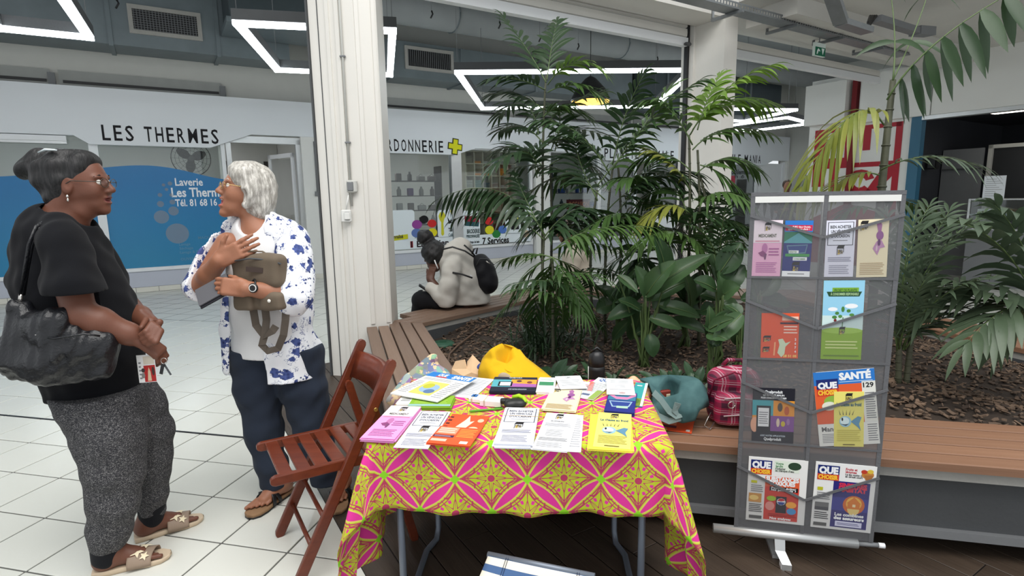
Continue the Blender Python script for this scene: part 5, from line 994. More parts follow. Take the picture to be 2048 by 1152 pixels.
tpage('leaflet_stack', 'stack of blue trolley leaflets with a pink band on the tablecloth', ((1213, 788), (1264, 792), (1277, 836), (1218, 826)), .014, (44, 52, 130), [('r', 0, .55, 1, 1, (60, 120, 150)), ('p', [(.0, .95), (.3, .72), (.7, .72), (1, .95), (1, .8), (.7, .6), (.3, .6), (0, .8)], (220, 130, 170)), ('p', [(.06, .5), (.9, .5), (.8, .24), (.2, .2)], (150, 180, 200)), ('p', [(.12, .46), (.84, .46), (.76, .28), (.24, .24)], (50, 70, 140)), ('r', .36, .16, .76, .26, (170, 206, 180))], sheets=6, group=Gt)
tpage('leaflet', 'teal landscape brochure with a white edge at the table side', ((1266, 766), (1293, 768), (1288, 816), (1264, 812)), .004, (60, 160, 160), [('r', .8, 0, 1, 1, (236, 240, 240)), ('r', 0, 0, .8, .3, (120, 140, 60)), ('e', .4, .18, .3, .1, (90, 120, 50)), ('l', .2, .8, .6, .9, 1, WHT)], group=Gt)
tpage('printed_sheet', 'square white note lying on the blue and teal leaflets', ((1212, 757), (1266, 759), (1270, 791), (1214, 789)), .0015, (242, 246, 248), [('l', .15, .7, .85, .9, 3, LG), ('l', .3, .42, .7, .6, 3, LG), ('l', .1, .26, .9, .34, 1, LG), ('e', .55, .1, .12, .05, (190, 160, 160))], z=.017, group=Gt, cat='sheet')
def cardstack(lab, x, y, rz, w_, h_, th, blue):
    p = atz(x, y, TT+th/2); T = thing('card_stack', lab, 'cards', p, group='card stacks'); mb = MB(); mb.bbox(V(p.x, p.y, TT+th/2), (w_, h_, th), .002, rz=rz); mb.build('cards', flat((240, 240, 234)), T)
    mb = MB(); R = Matrix.Rotation(rz, 3, 'Z'); c = V(p.x, p.y, TT+th/2)-R@V(w_*.28, 0, 0); mb.bbox(c, (.006, h_+.003, th+.003), .001, rz=rz); mb.build('rubber_band', flat((200, 190, 170)), T)
    if blue: MB().bbox(V(p.x, p.y, TT+th+.001)+R@V(-w_*.25, h_*.1, 0), (w_*.4, h_*.5, .001), .0002, rz=rz).build('blue_card', flat((60, 110, 170)), T)
cardstack('banded stack of small white cards beside the lime green pouch', 984, 803, -.25, .085, .055, .024, False); cardstack('low stack of white cards with a blue corner beside the taller card stack', 956, 797, -.3, .06, .055, .016, True)
s = SD(.003); c = atz(1028, 806, TT+.02); s.ell(c, (.042, .026, .018), Matrix.Rotation(.5, 3, 'Z').transposed(), .01).ell(c+V(.022, -.012, .002), (.026, .022, .017), None, .01).box(c+V(-.035, .012, .004), (.018, .012, .01), None, .006, .008)
T = thing('black_pouch', 'small black pouch with a lime green strap on the tablecloth', 'pouch', V(c.x, c.y, TT)); s.build('body', mk('black_rubber', (26, 28, 26), .45), T); MB().tube([c+V(-.005, .022, .014), c+V(.02, .018, .022), c+V(.038, .004, .018), c+V(.044, -.016, .006)], .0085, 8).build('strap', flat((170, 214, 40), .4), T)
T = thing('pen', 'thin green pen lying on the tablecloth', 'pen', atz(970, 820, TT)); a, b = atz(938, 822.5, TT+.005), atz(1006, 817, TT+.005); MB().tube([a, lerp(a, b, .06), lerp(a, b, .9), b], [.0015, .0045, .0045, .003], 8).build('barrel', flat((96, 160, 50), .4), T); MB().tube([lerp(a, b, .75)+UZ*.006, lerp(a, b, .96)+UZ*.006], .0016, 6).build('clip', flat((60, 110, 40), .4), T)

# ------------------------------------------------------------------ folding wooden chair
M_chair = woodmat('chair_wood', (80, 32, 19), (132, 62, 36), (1.5, 30, 30), .32, .06)
CO, CX_, CY_ = V(-1.076, 2.318, 0), V(.849, .528, 0), V(.528, -.849, 0); CW = .40
def ch(s_, t_, z): return CO+CX_*s_+CY_*t_+UZ*z
T = thing('folding_chair', 'reddish brown folding wooden chair with a slatted seat', 'chair', ch(.2, .2, 0))
def lbar(nm, a, b, wd, ht, rd=True, up=(0, 0, 1)):
    a, b = Vector(a), Vector(b); d = (b-a).normalized(); y = CY_ if abs(d.dot(CY_)) < .5 else CX_; x = d.cross(y).normalized(); n = 10; rings = []
    prof = lambda k: [(y*(wd/2*sx)+x*(ht/2*k*sy)) for sx, sy in ((-1, -.8), (-.8, -1), (.8, -1), (1, -.8), (1, .8), (.8, 1), (-.8, 1), (-1, .8))]
    ks = ((a-d*ht*.45, .35), (a-d*ht*.3, .75), (a, 1), (b, 1), (b+d*ht*.3, .75), (b+d*ht*.45, .35)) if rd else ((a, 1), (b, 1))
    for p, k in ks: rings.append([p+q for q in prof(k)])
    MB().loft(rings, 0, False).build(nm, M_chair, T)
for t_ in (0, CW):
    lbar('long_leg', ch(.008, t_, .016), ch(.43, t_, .835), .022, .042)
    ti = .028 if t_ == 0 else CW-.028
    lbar('short_leg', ch(.352, ti, .66), ch(.505, ti, .018), .02, .036)
    lbar('seat_rail', ch(-.04, t_+(-.022 if t_ else .022)+(.0), .452), ch(.44, t_+(-.022 if t_ else .022), .447), .02, .04)
    MB().cyl(ch(.352, t_, .66)-CY_*.016, ch(.352, t_, .66)+CY_*.016, .008, 10).build('pivot_bolt', mk('brass', (170, 140, 80), .35, .05, 10, 0, 40, .8), T)
for k in range(6): lbar('seat_slat', ch(.0+k*.068, .034, .462), ch(.0+k*.068, CW-.034, .462), .05, .013, False)
mb = MB(); q = [(ch(.36+.012*math.cos(a), 0, .7)) for a in (0,)]
rings = [[ch(s0, t_, z) for s0, z in ((.36+cv, .69), (.385+cv, .685), (.428+cv, .80), (.405+cv, .805))] for t_, cv in [(CW*(k/8), .035*math.sin(PI*k/8)) for k in range(9)]]
mb.loft(rings, 0, True); mb.build('back_panel', M_chair, T)
for s0, z in ((.071, .137), (.126, .245)): MB().cyl(ch(s0, 0, z), ch(s0, CW, z), .0095, 10).build('stretcher', M_chair, T)
MB().cyl(ch(.44, .03, .25), ch(.44, CW-.03, .25), .0095, 10).build('stretcher', M_chair, T)

# ------------------------------------------------------------------ canvas stool at the lower edge
M_canvas = NT('striped_canvas'); xx = M_canvas.xyz('UV'); st = (xx[1]*6.2+.28).fract().lt(.5); M_canvas.col(M_canvas.mix(st, srgb((222, 216, 200)), srgb((62, 92, 134)))); M_canvas.set(Roughness=.85); M_canvas.bump(M_canvas.noise(350, 2), .25, .004); M_canvas = M_canvas.m
so = atz(1078, 1128, .4); sx_, sy_ = (atz(1188, 1149, .4)-atz(978, 1106, .4)).normalized(), None; sy_ = V(-sx_.y, sx_.x, 0); sw = .33
T = thing('folding_stool', 'folding stool with blue and cream striped canvas seat in front of the table', 'stool', V(so.x, so.y-.14, 0)); c0 = atz(978, 1106, .4); uvs2 = []
def stp(i, j):
    uvs2.append((i, 1-j)); e = abs(i-.5)*2; return c0+sx_*(i*sw)-sy_*((1-j)*.30)+UZ*(-.045*math.sin(PI*(1-j))*(1-.3*e*e)-.0*e)
mb = MB(); mb.grid(20, 20, stp); me = mb.mesh('canvas_seat', M_canvas); ul = me.uv_layers.new(name='UVMap'); vi = np.zeros(len(me.loops), np.int32); me.loops.foreach_get('vertex_index', vi); ul.data.foreach_set('uv', np.array(uvs2, np.float32)[vi].ravel())
o = put('canvas_seat', me, T); md = o.modifiers.new('thickness', 'SOLIDIFY'); md.thickness = .004
for i in (.18, .2, .86, .88): MB().tube([c0+sx_*(i*sw)-sy_*((1-j)*.3)+UZ*(-.045*math.sin(PI*(1-j))+.0035) for j in np.linspace(0, 1, 14)], .0009, 4).build('seam', flat((40, 50, 80)), T)
for j, z in ((1, -.006), (0, -.006)): a = c0-sy_*((1-j)*.3)+UZ*z; MB().tube([a-sx_*.004, a+sx_*(sw+.004)], .010, 10).build('seat_rod', M_tube_, T)
for i in (.08, .92):
    for j in (0, 1): a = c0+sx_*(i*sw)-sy_*((1-j)*.3)-UZ*.01; b = c0+sx_*(i*sw)-sy_*(j*.3); MB().tube([a, V(b.x, b.y, .012)], .009, 8).build('leg', M_tube_, T)

# ------------------------------------------------------------------ people
def skinmat(name, c, blot=.12):
    n = NT(name); c = srgb(c); f = n.noise(18, 4); n.col(n.mix(f, tuple(x*(1-blot) for x in c), (min(1, c[0]*(1+blot)), c[1]*(1+blot*.7), c[2]*(1+blot*.6)))); n.set(Roughness=.48); n.p.inputs['Specular IOR Level'].default_value = .4
    n.p.inputs['Subsurface Weight'].default_value = .06; n.p.inputs['Subsurface Radius'].default_value = (.01, .004, .002); n.bump(n.noise(160, 3), .12, .003); return n.m
def hairmat(name, a, b, sc=60):
    n = NT(name); mp = n.node('ShaderNodeMapping'); mp.inputs['Scale'].default_value = (1, 1, .18); n.link(n.coord(), mp.inputs[0]); f = n.noise(sc, 4, vec=mp.outputs[0], rough=.7)
    n.col(n.mix((f-.42)*3.2, srgb(a), srgb(b))); n.set(Roughness=.58); n.bump(n.noise(sc*2.2, 3, vec=mp.outputs[0]), .5, .006); return n.m
def clothm(name, c, rough=.85, var=.12, weave=420, folds=0.): 
    n = NT(name); c = srgb(c); f = n.noise(12, 3); n.col(n.mix(f, tuple(x*(1-var) for x in c), tuple(min(1, x*(1+var)) for x in c))); n.set(Roughness=rough); n.p.inputs['Specular IOR Level'].default_value = .2; n.p.inputs['Sheen Weight'].default_value = .04; n.bump(n.noise(weave, 2), .2, .003); return n.m
class Head:
    def __init__(s, c, fd, up=(0, 0, 1), k=.95):
        s.c = Vector(c); s.f = Vector(fd).normalized(); u = Vector(up); s.l = u.cross(s.f).normalized(); s.u = s.f.cross(s.l); s.k = k; s.R = np.array([s.f, s.l, s.u])
    def p(s, f, l, u): return s.c+(s.f*f+s.l*l+s.u*u)*s.k
    def r(s, *a): return tuple(x*s.k for x in a)
    def add(s, sd, mouth=0.):
        E = lambda p, r, k=.02, op='u': sd.ell(s.p(*p), s.r(*r), s.R, k*s.k, op)
        E((-.005, 0, .02), (.098, .078, .105)); E((.035, 0, -.035), (.062, .060, .082), .03); E((.045, 0, -.085-mouth*.6), (.042, .043, .033), .03); E((.072, 0, -.108-mouth), (.02, .022, .017), .02)
        for q in (-1, 1): E((.055, q*.038, -.03), (.032, .025, .03), .02); E((.08, q*.028, .022), (.014, .024, .010), .012); E((.098, q*.031, .003), (.014, .019, .011), .012, 'd')
        sd.cap(s.p(.090, 0, .012), s.p(.114, 0, -.03), .009*s.k, .0125*s.k, .012)
        for q in (-1, 1): E((.102, q*.012, -.036), (.010, .008, .007), .008); E((-.008, q*.079, -.006), (.021, .009, .033), .008); E((-.002, q*.088, -.002), (.011, .006, .019), .006, 'd')
        E((.093, 0, -.060), (.012, .025, .006), .008); E((.090, 0, -.076-mouth), (.012, .021, .008), .008)
        if mouth: E((.102, 0, -.066-mouth*.5), (.024, .021, .006+mouth*.55), .004, 'd')
    def lips(s, C_, mouth=0.):
        d = (C_-np.array(s.c))@s.R.T/s.k; a = ((d[:, 0]-.094)/.02)**2+(d[:, 1]/.025)**2+((d[:, 2]+.068+mouth*.5)/(.015+mouth*.7))**2; return (a < 1).astype(int)
    def eyes(s, T, iris=(50, 34, 26), brow=None, lidded=False):
        for q in (-1, 1):
            e = s.p(.0805, q*.031, .003); MB().ell(e, (.0125*s.k,)*3, 12, 8).build('eye', flat((226, 222, 214), .2), T); MB().ell(e+s.f*.0082*s.k, (.005*s.k,)*3, 8, 6).build('iris', flat(iris, .2), T)
            if brow is not None: MB().tube([s.p(.089, q*.016, .026), s.p(.092, q*.032, .031), s.p(.080, q*.052, .024)], [.002, .003, .0015], 6).build('eyebrow', brow, T)
    def glasses(s, T, mt, lens):
        for q in (-1, 1):
            c = s.p(.108, q*.032, -.002); MB().tube([c+(s.l*math.cos(a)*.024+s.u*math.sin(a)*.018)*s.k-s.f*(abs(math.cos(a))*.004 if math.cos(a)*q > 0 else 0) for a in np.linspace(0, 2*PI, 21)], .0013, 5).build('rim', mt, T)
            mb = MB(); mb.add([c+(s.l*math.cos(a)*.023+s.u*math.sin(a)*.017)*s.k for a in np.linspace(0, 2*PI, 17)[:-1]], [tuple(range(16))]); mb.build('lens', lens, T)
            MB().tube([s.p(.106, q*.056, .004), s.p(.088, q*.075, .004), s.p(.01, q*.084, .01), s.p(-.02, q*.082, -.006)], .0016, 5).build('temple', mt, T)
        MB().tube([s.p(.110, -.009, .003), s.p(.114, 0, .006), s.p(.110, .009, .003)], .0013, 5).build('bridge', mt, T)
def hand(sd, W, d, nrm, thumb, curl=(.25, .3, .3, .35), L=1., spread=.04, th=(.5, .35)):
    W, d, nrm = Vector(W), Vector(d).normalized(), Vector(nrm); nrm = (nrm-d*nrm.dot(d)).normalized(); ac = Vector(thumb); ac = (ac-d*ac.dot(d)-nrm*ac.dot(nrm)).normalized(); R = np.array([d, ac, nrm])
    sd.box(W+d*.05*L, (.052*L, .039*L, .014*L), R, .012*L, .014); sd.cap(W-d*.01, W+d*.03*L, .024*L, .022*L, .015, ex=nrm, es=.72)
    for i, (o, ln) in enumerate(((.029, .92), (.010, 1.), (-.010, .95), (-.028, .76))):
        p = W+d*(.094-.006*abs(i-1.2))*L+ac*o*L; dd = (d+ac*(1.4-i)*spread).normalized(); a = 0; rs = (.0095, .0088, .0080, .0070)
        for j, sl in enumerate((.042, .027, .022)):
            a += curl[i]*(.8, 1.15, .8)[j]; v = dd*math.cos(a)+nrm*math.sin(a); q = p+v*sl*ln*L; sd.cap(p, q, rs[j]*L, rs[j+1]*L, .005); p = q
    p = W+d*.028*L+ac*.030*L; v = (d*.72+ac*th[0]+nrm*th[1]).normalized(); q = p+v*.042*L; sd.cap(p, q, .0135*L, .0105*L, .012); sd.cap(q, q+(v*.8+d*.45).normalized()*.03*L, .0105*L, .008*L, .006)
def foot(sd, heel, toe, ank, L=1.):
    heel, toe, ank = V(heel), V(toe), V(ank); d = (toe-heel).normalized(); s_ = V(-d.y, d.x, 0); n = (toe-heel).length
    sd.ell(heel+d*.03+UZ*.035, (.036, .031, .034), np.array([d, s_, UZ]), .02); sd.cap(heel+d*.03+UZ*.04, heel+d*n*.66+UZ*.026, .032, .024, .03, ex=s_, es=1.25); sd.cap(ank, heel+d*n*.5+UZ*.04, .036, .026, .03); sd.cap(ank, heel+d*.04+UZ*.04, .034, .033, .03)
    for i in range(5): o = (-.034+i*.017); b = heel+d*(n*.68-.004*i)+s_*o*1.0; sd.cap(b+UZ*.02, b+d*(n*.27-.012*i)+UZ*.014, .0115-.0008*i, .0095-.0008*i, .006)
Q = at

# ---- standing person in the black top and patterned trousers
T = thing('person', 'person in a black top and patterned trousers with a dark handbag, clasping hands', 'person', V(-1.70, 2.22, 0), group=None); P1 = T
fb = V(.90, .43, 0); lb = V(-.43, .90, 0)
hd = Head(Q(137, 369, 2.19)+V(-.01, .079, .004), (.985, .12, .03), k=.97)
s = SD(.0045); hd.add(s, .004)
s.cap(Q(140, 392, 2.25), Q(112, 458, 2.25), .056, .066, .03); s.cap(Q(165, 425, 2.25), Q(140, 450, 2.25), .04, .05, .03)
s.chain([Q(118, 478, 2.25), Q(140, 560, 2.25), Q(180, 720, 2.25)], [.11, .13, .14], .04, ex=lb, es=1.25)
shN, elN, wrN = Q(126, 492, 2.09), Q(160, 630, 2.03), Q(281, 677, 2.10)
s.chain([shN, lerp(shN, elN, .5), elN], [.062, .058, .053], .02); s.chain([elN, lerp(elN, wrN, .3), lerp(elN, wrN, .8), wrN], [.053, .055, .040, .033], .02)
shF, elF, wrF = Q(165, 480, 2.40), Q(258, 620, 2.42), Q(300, 648, 2.22)
s.chain([shF, elF], [.058, .05], .02); s.chain([elF, lerp(elF, wrF, .5), wrF], [.05, .045, .034], .02)
dN = (Q(335, 716, 2.13)-wrN).normalized(); hand(s, wrN, dN, V(.2, .3, -.9), V(.3, .9, .1), (.75, .8, .85, .85), .95, .02, (.4, .5))
# the other hand lies over that wrist, fingers folding down towards the viewer
kn = Q(318, 655, 2.10)
s.box(lerp(wrF, kn, .62), (.036, .030, .014), np.array([(kn-wrF).normalized(), V(-.3, -.5, -.8).normalized(), (kn-wrF).normalized().cross(V(-.3, -.5, -.8).normalized())]), .014, .02)
for i, (a, b, c) in enumerate((((322, 662), (312, 684), (296, 690)), ((316, 656), (303, 678), (288, 686)), ((309, 651), (297, 671), (283, 679)), ((303, 647), (292, 663), (281, 670)))):
    pa, pb, pc = Q(*a, 2.085), Q(*b, 2.055), Q(*c, 2.06); s.cap(pa, pb, .0115, .0105, .006); s.cap(pb, pc, .0105, .0088, .005)
s.cap(Q(292, 640, 2.12), Q(283, 655, 2.075), .012, .0095, .008)
hipN, hipF = Q(190, 785, 2.18), Q(215, 782, 2.33)
anN, anF = V(-1.672, 2.098, .095), V(-1.66, 2.335, .095)
s.chain([hipN, Q(226, 930, 2.13), anN], [.08, .06, .036], .03); s.chain([hipF, Q(296, 925, 2.33), anF], [.08, .06, .036], .03)
heN, toN = V(-1.722, 2.075, .02), V(-1.722, 2.075, .02)+V(.9, .42, 0).normalized()*.245; heF, toF = V(-1.705, 2.305, .02), V(-1.705, 2.305, .02)+V(.78, .62, 0).normalized()*.245
foot(s, heN, toN, anN); foot(s, heF, toF, anF)
M_sk1 = skinmat('skin_deep', (107, 67, 51)); s.build('body', [M_sk1, mk('lip_deep', (118, 62, 58), .4)], T, paint=lambda C_: hd.lips(C_))
hd.eyes(T, (40, 26, 20), flat((40, 34, 32)))
M_gl = flat((70, 66, 60), .3); M_lens = glassy('spectacle_lens', (.96, .97, .97)); hd.glasses(T, M_gl, M_lens)
s = SD(.005); s.ell(hd.p(-.03, 0, .045), hd.r(.098, .09, .098), hd.R, .02).ell(hd.p(-.065, 0, .0), hd.r(.075, .085, .09), hd.R, .03).ell(hd.p(-.085, 0, -.055), hd.r(.045, .062, .05), hd.R, .03).ell(hd.p(.02, 0, .085), hd.r(.06, .07, .045), hd.R, .03)
bun = Q(70, 336, 2.27); s.ell(hd.p(-.11, 0, .03), hd.r(.07, .07, .065), hd.R, .03).ell(hd.p(-.06, 0, .07), hd.r(.09, .085, .06), hd.R, .03); s.ell(bun, (.062, .055, .05), None, .03).ell(bun+V(-.035, 0, -.012), (.035, .04, .03), None, .015).ell(bun+V(.02, .0, .045), (.05, .03, .026), Matrix.Rotation(.5, 3, 'Y'), .02).wob(.004, 70, None, 3)
s.ell(hd.p(.135, 0, .0), hd.r(.075, .16, .105), hd.R, .02, 'd').ell(hd.p(.05, 0, -.07), hd.r(.07, .16, .05), hd.R, .02, 'd'); s.ell(hd.p(.0, -.1, -.02), hd.r(.03, .035, .04), hd.R, .01, 'd')
s.build('hair', hairmat('hair_dark_grey', (8, 8, 9), (50, 48, 49)), T)
MB().tube([Q(78, 305, 2.2), Q(92, 299, 2.19), Q(112, 300, 2.19)], [.006, .009, .006], 8, flatten=.5).build('hair_clip', flat((216, 226, 228), .25), T)
e = hd.p(-.01, -.084, -.05); MB().ell(e, (.005, .005, .007), 8, 6).build('earring', mk('silver', (210, 206, 200), .2, .03, 10, 0, 40, .9), T); MB().ell(e-UZ*.014, (.004, .004, .008), 8, 6).build('earring_drop', MATS['silver'], T)
# black top
s = SD(.0055)
s.chain([Q(118, 476, 2.25), Q(122, 512, 2.25)], [.150, .172], .05, ex=fb, es=.72); s.chain([Q(122, 512, 2.25), Q(140, 565, 2.25), Q(163, 640, 2.25)], [.172, .178, .19], .05, ex=fb, es=.97); s.chain([Q(163, 640, 2.25), Q(183, 710, 2.25), Q(195, 790, 2.25)], [.19, .182, .17], .05, ex=fb, es=1.0)
s.cap(Q(116, 462, 2.13), Q(150, 462, 2.38), .05, .05, .05)
s.chain([shN+V(0, 0, .01), Q(150, 580, 2.035), Q(156, 605, 2.03)], [.082, .094, .098], .03); s.chain([shF, Q(215, 560, 2.42)], [.08, .085], .03)
s.wob(.006, 26, None, 5).wob(.003, 60, None, 8)
da = (elN-shN).normalized(); s.box(Q(151, 588, 2.035)+da*.13+V(0, -.02, 0), (.14, .16, .13), np.array([V(.16, -.3, 0).normalized(), V(.3, .16, 0).normalized(), UZ]), .003, .002, 'd')
s.p.append(('b', np.array(Q(200, 782, 2.25)-UZ*.15), np.array([.5, .5, .15]), np.eye(3), .003, .003, 'd'))
s.ell(Q(132, 436, 2.25), (.10, .10, .055), np.array([V(.93, .3, -.2).normalized(), V(-.3, .95, 0).normalized(), V(.2, .1, .97).normalized()]), .01, 'd')
M_blk = clothm('black_jersey', (15, 16, 20), .95); 
# the sleeve cut removed part of the torso side: add the flank back under it
s.chain([Q(140, 575, 2.29), Q(163, 640, 2.25), Q(183, 710, 2.25), Q(193, 760, 2.25)], [.165, .187, .18, .168], .01, ex=fb, es=1.0)
s.p.append(('b', np.array(Q(200, 784, 2.25)-UZ*.15), np.array([.5, .5, .15]), np.eye(3), .003, .003, 'd'))
s.build('black_top', M_blk, T)
# patterned trousers with black ankle cuffs
def squiggle():
    n = NT('squiggle_jersey'); mp = n.node('ShaderNodeMapping'); mp.inputs['Scale'].default_value = (1, 1, 1.7); n.link(n.coord(), mp.inputs[0]); nz = n.node('ShaderNodeTexNoise'); nz.inputs['Scale'].default_value = 60; n.link(mp.outputs[0], nz.inputs[0])
    f = n.noise(115, 2, vec=mp.outputs[0]); d = (f-.5).abs().lt(.021); g = n.noise(60, 2); n.col(n.mix(d, n.mix(g, srgb((30, 30, 34)), srgb((50, 50, 54))), srgb((128, 126, 126)))); n.set(Roughness=.9); n.bump(f, .3, .004); return n.m
s = SD(.0055)
s.chain([Q(188, 770, 2.22), Q(204, 810, 2.19), Q(222, 872, 2.14), Q(229, 935, 2.12), Q(226, 1000, 2.10), Q(218, 1060, 2.095), Q(213, 1090, 2.09)], [.155, .148, .122, .102, .090, .072, .058], .04)
s.chain([Q(225, 775, 2.32), Q(270, 815, 2.33), Q(293, 860, 2.335), Q(300, 930, 2.335), Q(302, 985, 2.335), Q(303, 1016, 2.335)], [.14, .122, .103, .085, .067, .055], .02)
s.wob(.004, 22, None, 9).wob(.002, 60, None, 2)
s.p.append(('b', np.array(Q(200, 772, 2.25)+UZ*.2), np.array([.4, .4, .2]), np.eye(3), .003, .003, 'd'))
s.build('patterned_trousers', squiggle(), T)
MATS_rib = clothm('black_rib', (20, 21, 26)); s = SD(.004); s.cap(Q(212, 1086, 2.09), Q(212, 1112, 2.09), .057, .052, .002); s.build('ankle_cuff', MATS_rib, T); s = SD(.004); s.cap(Q(303, 1012, 2.335), Q(303, 1034, 2.335), .056, .05, .002).build('ankle_cuff', MATS_rib, T)
# slides
def slide(he, to, lab, star):
    d = (to-he).normalized(); s_ = V(-d.y, d.x, 0); n = (to-he).length; S_ = thing('slide_sandal', lab, 'sandal', V(he.x, he.y, 0)+d*.12, group='beige slides')
    pr = [(-.012, .012), (-.01, .03), (.06, .036), (.13, .036), (.19, .047), (.235, .043), (.262, .022), (.268, 0)]
    ol = pr+[(a, -b) for a, b in pr[::-1]]; mb = MB(); b0 = V(he.x, he.y, 0)
    mb.loft([[b0+d*(a*k+.0)+s_*(b*k)+UZ*z for a, b in ol] for z, k in ((.0015, .97), (.012, 1.0), (.02, 1.0), (.023, .98))], 0, True); mb.build('sole', mk('beige_sole', (206, 186, 160), .7, .06, 20), S_)
    mb = MB(); mb.grid(12, 17, lambda i, j: b0+d*(.125+.085*i+.012*math.cos(PI*j))+s_*(.054*math.cos(PI*j))+UZ*(.012+(.062-.018*i)*math.sin(PI*j)**.7)); o = mb.build('strap', mk('taupe_strap', (150, 130, 112), .6, .05, 30), S_); md = o.modifiers.new('t', 'SOLIDIFY'); md.thickness = .003; md.offset = 1
    for (i, j, R_) in star:
        mb = MB(); g = lambda i, j: b0+d*(.125+.085*i+.012*math.cos(PI*j))+s_*(.058*math.cos(PI*j))+UZ*(.0165+(.0625-.018*i)*math.sin(PI*j)**.7)
        pts = [g(i+R_*(1 if k % 2 == 0 else .45)*math.cos(k*PI/5), j+R_*.6*(1 if k % 2 == 0 else .45)*math.sin(k*PI/5)) for k in range(10)]; mb.add(pts+[g(i, j)+UZ*.002], [(k, (k+1) % 10, 10) for k in range(10)]); mb.build('star_patch', flat((236, 222, 190)), S_)
slide(heN, toN, 'beige slide sandal with cream stars on the foot under the handbag side', ((.35, .62, .3), (.55, .35, .3), (.7, .75, .22), (.3, .25, .22))); slide(heF, toF, 'beige slide sandal with cream stars beside the white tiled joint', ((.35, .62, .3), (.55, .35, .3), (.7, .75, .22)))
# card with keys in her hand
T = thing('printed_card', 'white and red printed card with keys held in a hand', 'card', Q(303, 742, 2.1)); cfr = (Q(279, 766, 2.11), (Q(330, 762, 2.08)-Q(279, 766, 2.11)).normalized(), UZ, None); ez = cfr[1].cross(UZ); cfr = (cfr[0], cfr[1], UZ, ez)
mb = MB(); mb.prism([(0, 0), (.088, 0), (.088, .11), (0, .112)], -.001, 0, 0, cfr); mb.build('card', flat((226, 224, 222)), T)
pm, mats = draw([('r', .34, .02, .97, .62, (170, 44, 42)), ('p', [(.5, .05), (.56, .4), (.62, .55), (.7, .38), (.72, .05)], (206, 180, 150)), ('e', .3, .45, .1, .08, (60, 56, 52)), ('e', .28, .26, .1, .1, (130, 124, 120)), ('r', .36, .66, .96, .95, (206, 196, 180)), ('l', .08, .1, .22, .8, 5, GR), ('e', .85, .4, .08, .16, (70, 50, 44))], cfr, .088, .11); pm.build('card_print', mats, T)
T = thing('key_ring', 'small bunch of dark keys hanging from the hand with the card', 'keys', Q(330, 735, 2.08))
MB().tube([Q(328, 722, 2.08)+V(.012*math.cos(a), 0, .012*math.sin(a)) for a in np.linspace(0, 2*PI, 13)], .0012, 5).build('ring', MATS['silver'], T); MB().bar(Q(328, 728, 2.08), Q(342, 750, 2.08), .002, .007).build('key', M_dgrey, T); MB().bar(Q(326, 728, 2.075), Q(322, 748, 2.075), .003, .012).build('fob', M_black, T)
# handbag
T = thing('handbag', 'large dark leather shoulder handbag hanging at the side of the black top', 'bag', Q(110, 760, 2.0))
M_lea = mk('black_leather', (20, 21, 25), .36, .25, 14, .3, 90)
s = SD(.005); s.chain([Q(58, 650, 2.02), Q(120, 672, 2.0), Q(178, 690, 2.02)], [.075, .085, .07], .05, ex=V(.1, 1, 0), es=.75).chain([Q(38, 718, 2.02), Q(110, 728, 2.0), Q(192, 725, 2.03)], [.082, .088, .075], .05, ex=V(.1, 1, 0), es=.8).cap(Q(42, 622, 2.03), Q(50, 700, 2.02), .03, .06, .05).cap(Q(190, 660, 2.04), Q(195, 700, 2.04), .04, .06, .05).wob(.007, 34, None, 4).wob(.003, 80, None, 6)
s.p.append(('b', np.array(Q(110, 766, 2.0)-UZ*.1), np.array([.4, .3, .1]), np.eye(3), .01, .02, 'd')); s.build('bag_body', M_lea, T)
mb = MB(); pk = [Q(88, 675, 1.925), Q(140, 668, 1.92), Q(195, 690, 1.95)]; MB().tube([Q(66, 672, 1.94), Q(110, 677, 1.925), Q(170, 668, 1.93), Q(200, 672, 1.96)], .004, 6).build('pocket_seam', M_lea, T)
MB().bar(Q(62, 673, 1.935), Q(74, 671, 1.93), .004, .008).build('zip_pull', MATS['silver'], T)
MB().tube([Q(40, 615, 2.03)+V(.016*math.cos(a), 0, .016*math.sin(a)) for a in np.linspace(0, 2*PI, 15)], .004, 6).build('ring', MATS['silver'], T); MB().tube([Q(40, 608, 2.03), Q(42, 588, 2.03)], .007, 8).build('snap_hook', MATS['silver'], T)
MB().tube([Q(42, 590, 2.03), Q(50, 540, 2.02), Q(58, 490, 2.02), Q(72, 455, 2.05), Q(96, 441, 2.12), Q(108, 446, 2.22)], .0085, 8, flatten=.5).build('strap', M_lea, T); MB().tube([Q(47, 590, 2.035), Q(55, 540, 2.03), Q(64, 492, 2.03), Q(80, 458, 2.06), Q(102, 446, 2.13)], .0075, 8, flatten=.5).build('strap', M_lea, T)

# ---- white haired person laughing
T = thing('person', 'person in a blue flowered cardigan hugging a brown waist bag, hand on the chest', 'person', V(-1.1, 2.64, 0)); P2 = T
fb = V(-.40, -.917, 0); lb = V(.917, -.40, 0)
hd2 = Head(Q(492, 382, 2.66), (-.76, -.58, .27), k=1.0); s = SD(.0045); hd2.add(s, .017)
s.cap(Q(506, 410, 2.68), Q(518, 458, 2.68), .045, .056, .03); s.cap(Q(494, 428, 2.64), Q(510, 458, 2.64), .03, .044, .03)
s.chain([Q(522, 480, 2.68), Q(528, 560, 2.68), Q(545, 690, 2.68)], [.10, .115, .12], .04, ex=lb, es=1.3)
shR, elR, wrR = Q(455, 487, 2.60), Q(404, 568, 2.52), Q(438, 520, 2.42); shL, elL, wrL = Q(588, 484, 2.60), Q(588, 590, 2.48), Q(492, 577, 2.37)
s.chain([shR, elR], [.052, .044], .02).chain([elR, lerp(elR, wrR, .4), wrR], [.044, .043, .030], .02); s.chain([shL, elL], [.052, .046], .02).chain([elL, lerp(elL, wrL, .4), wrL], [.046, .044, .030], .02)
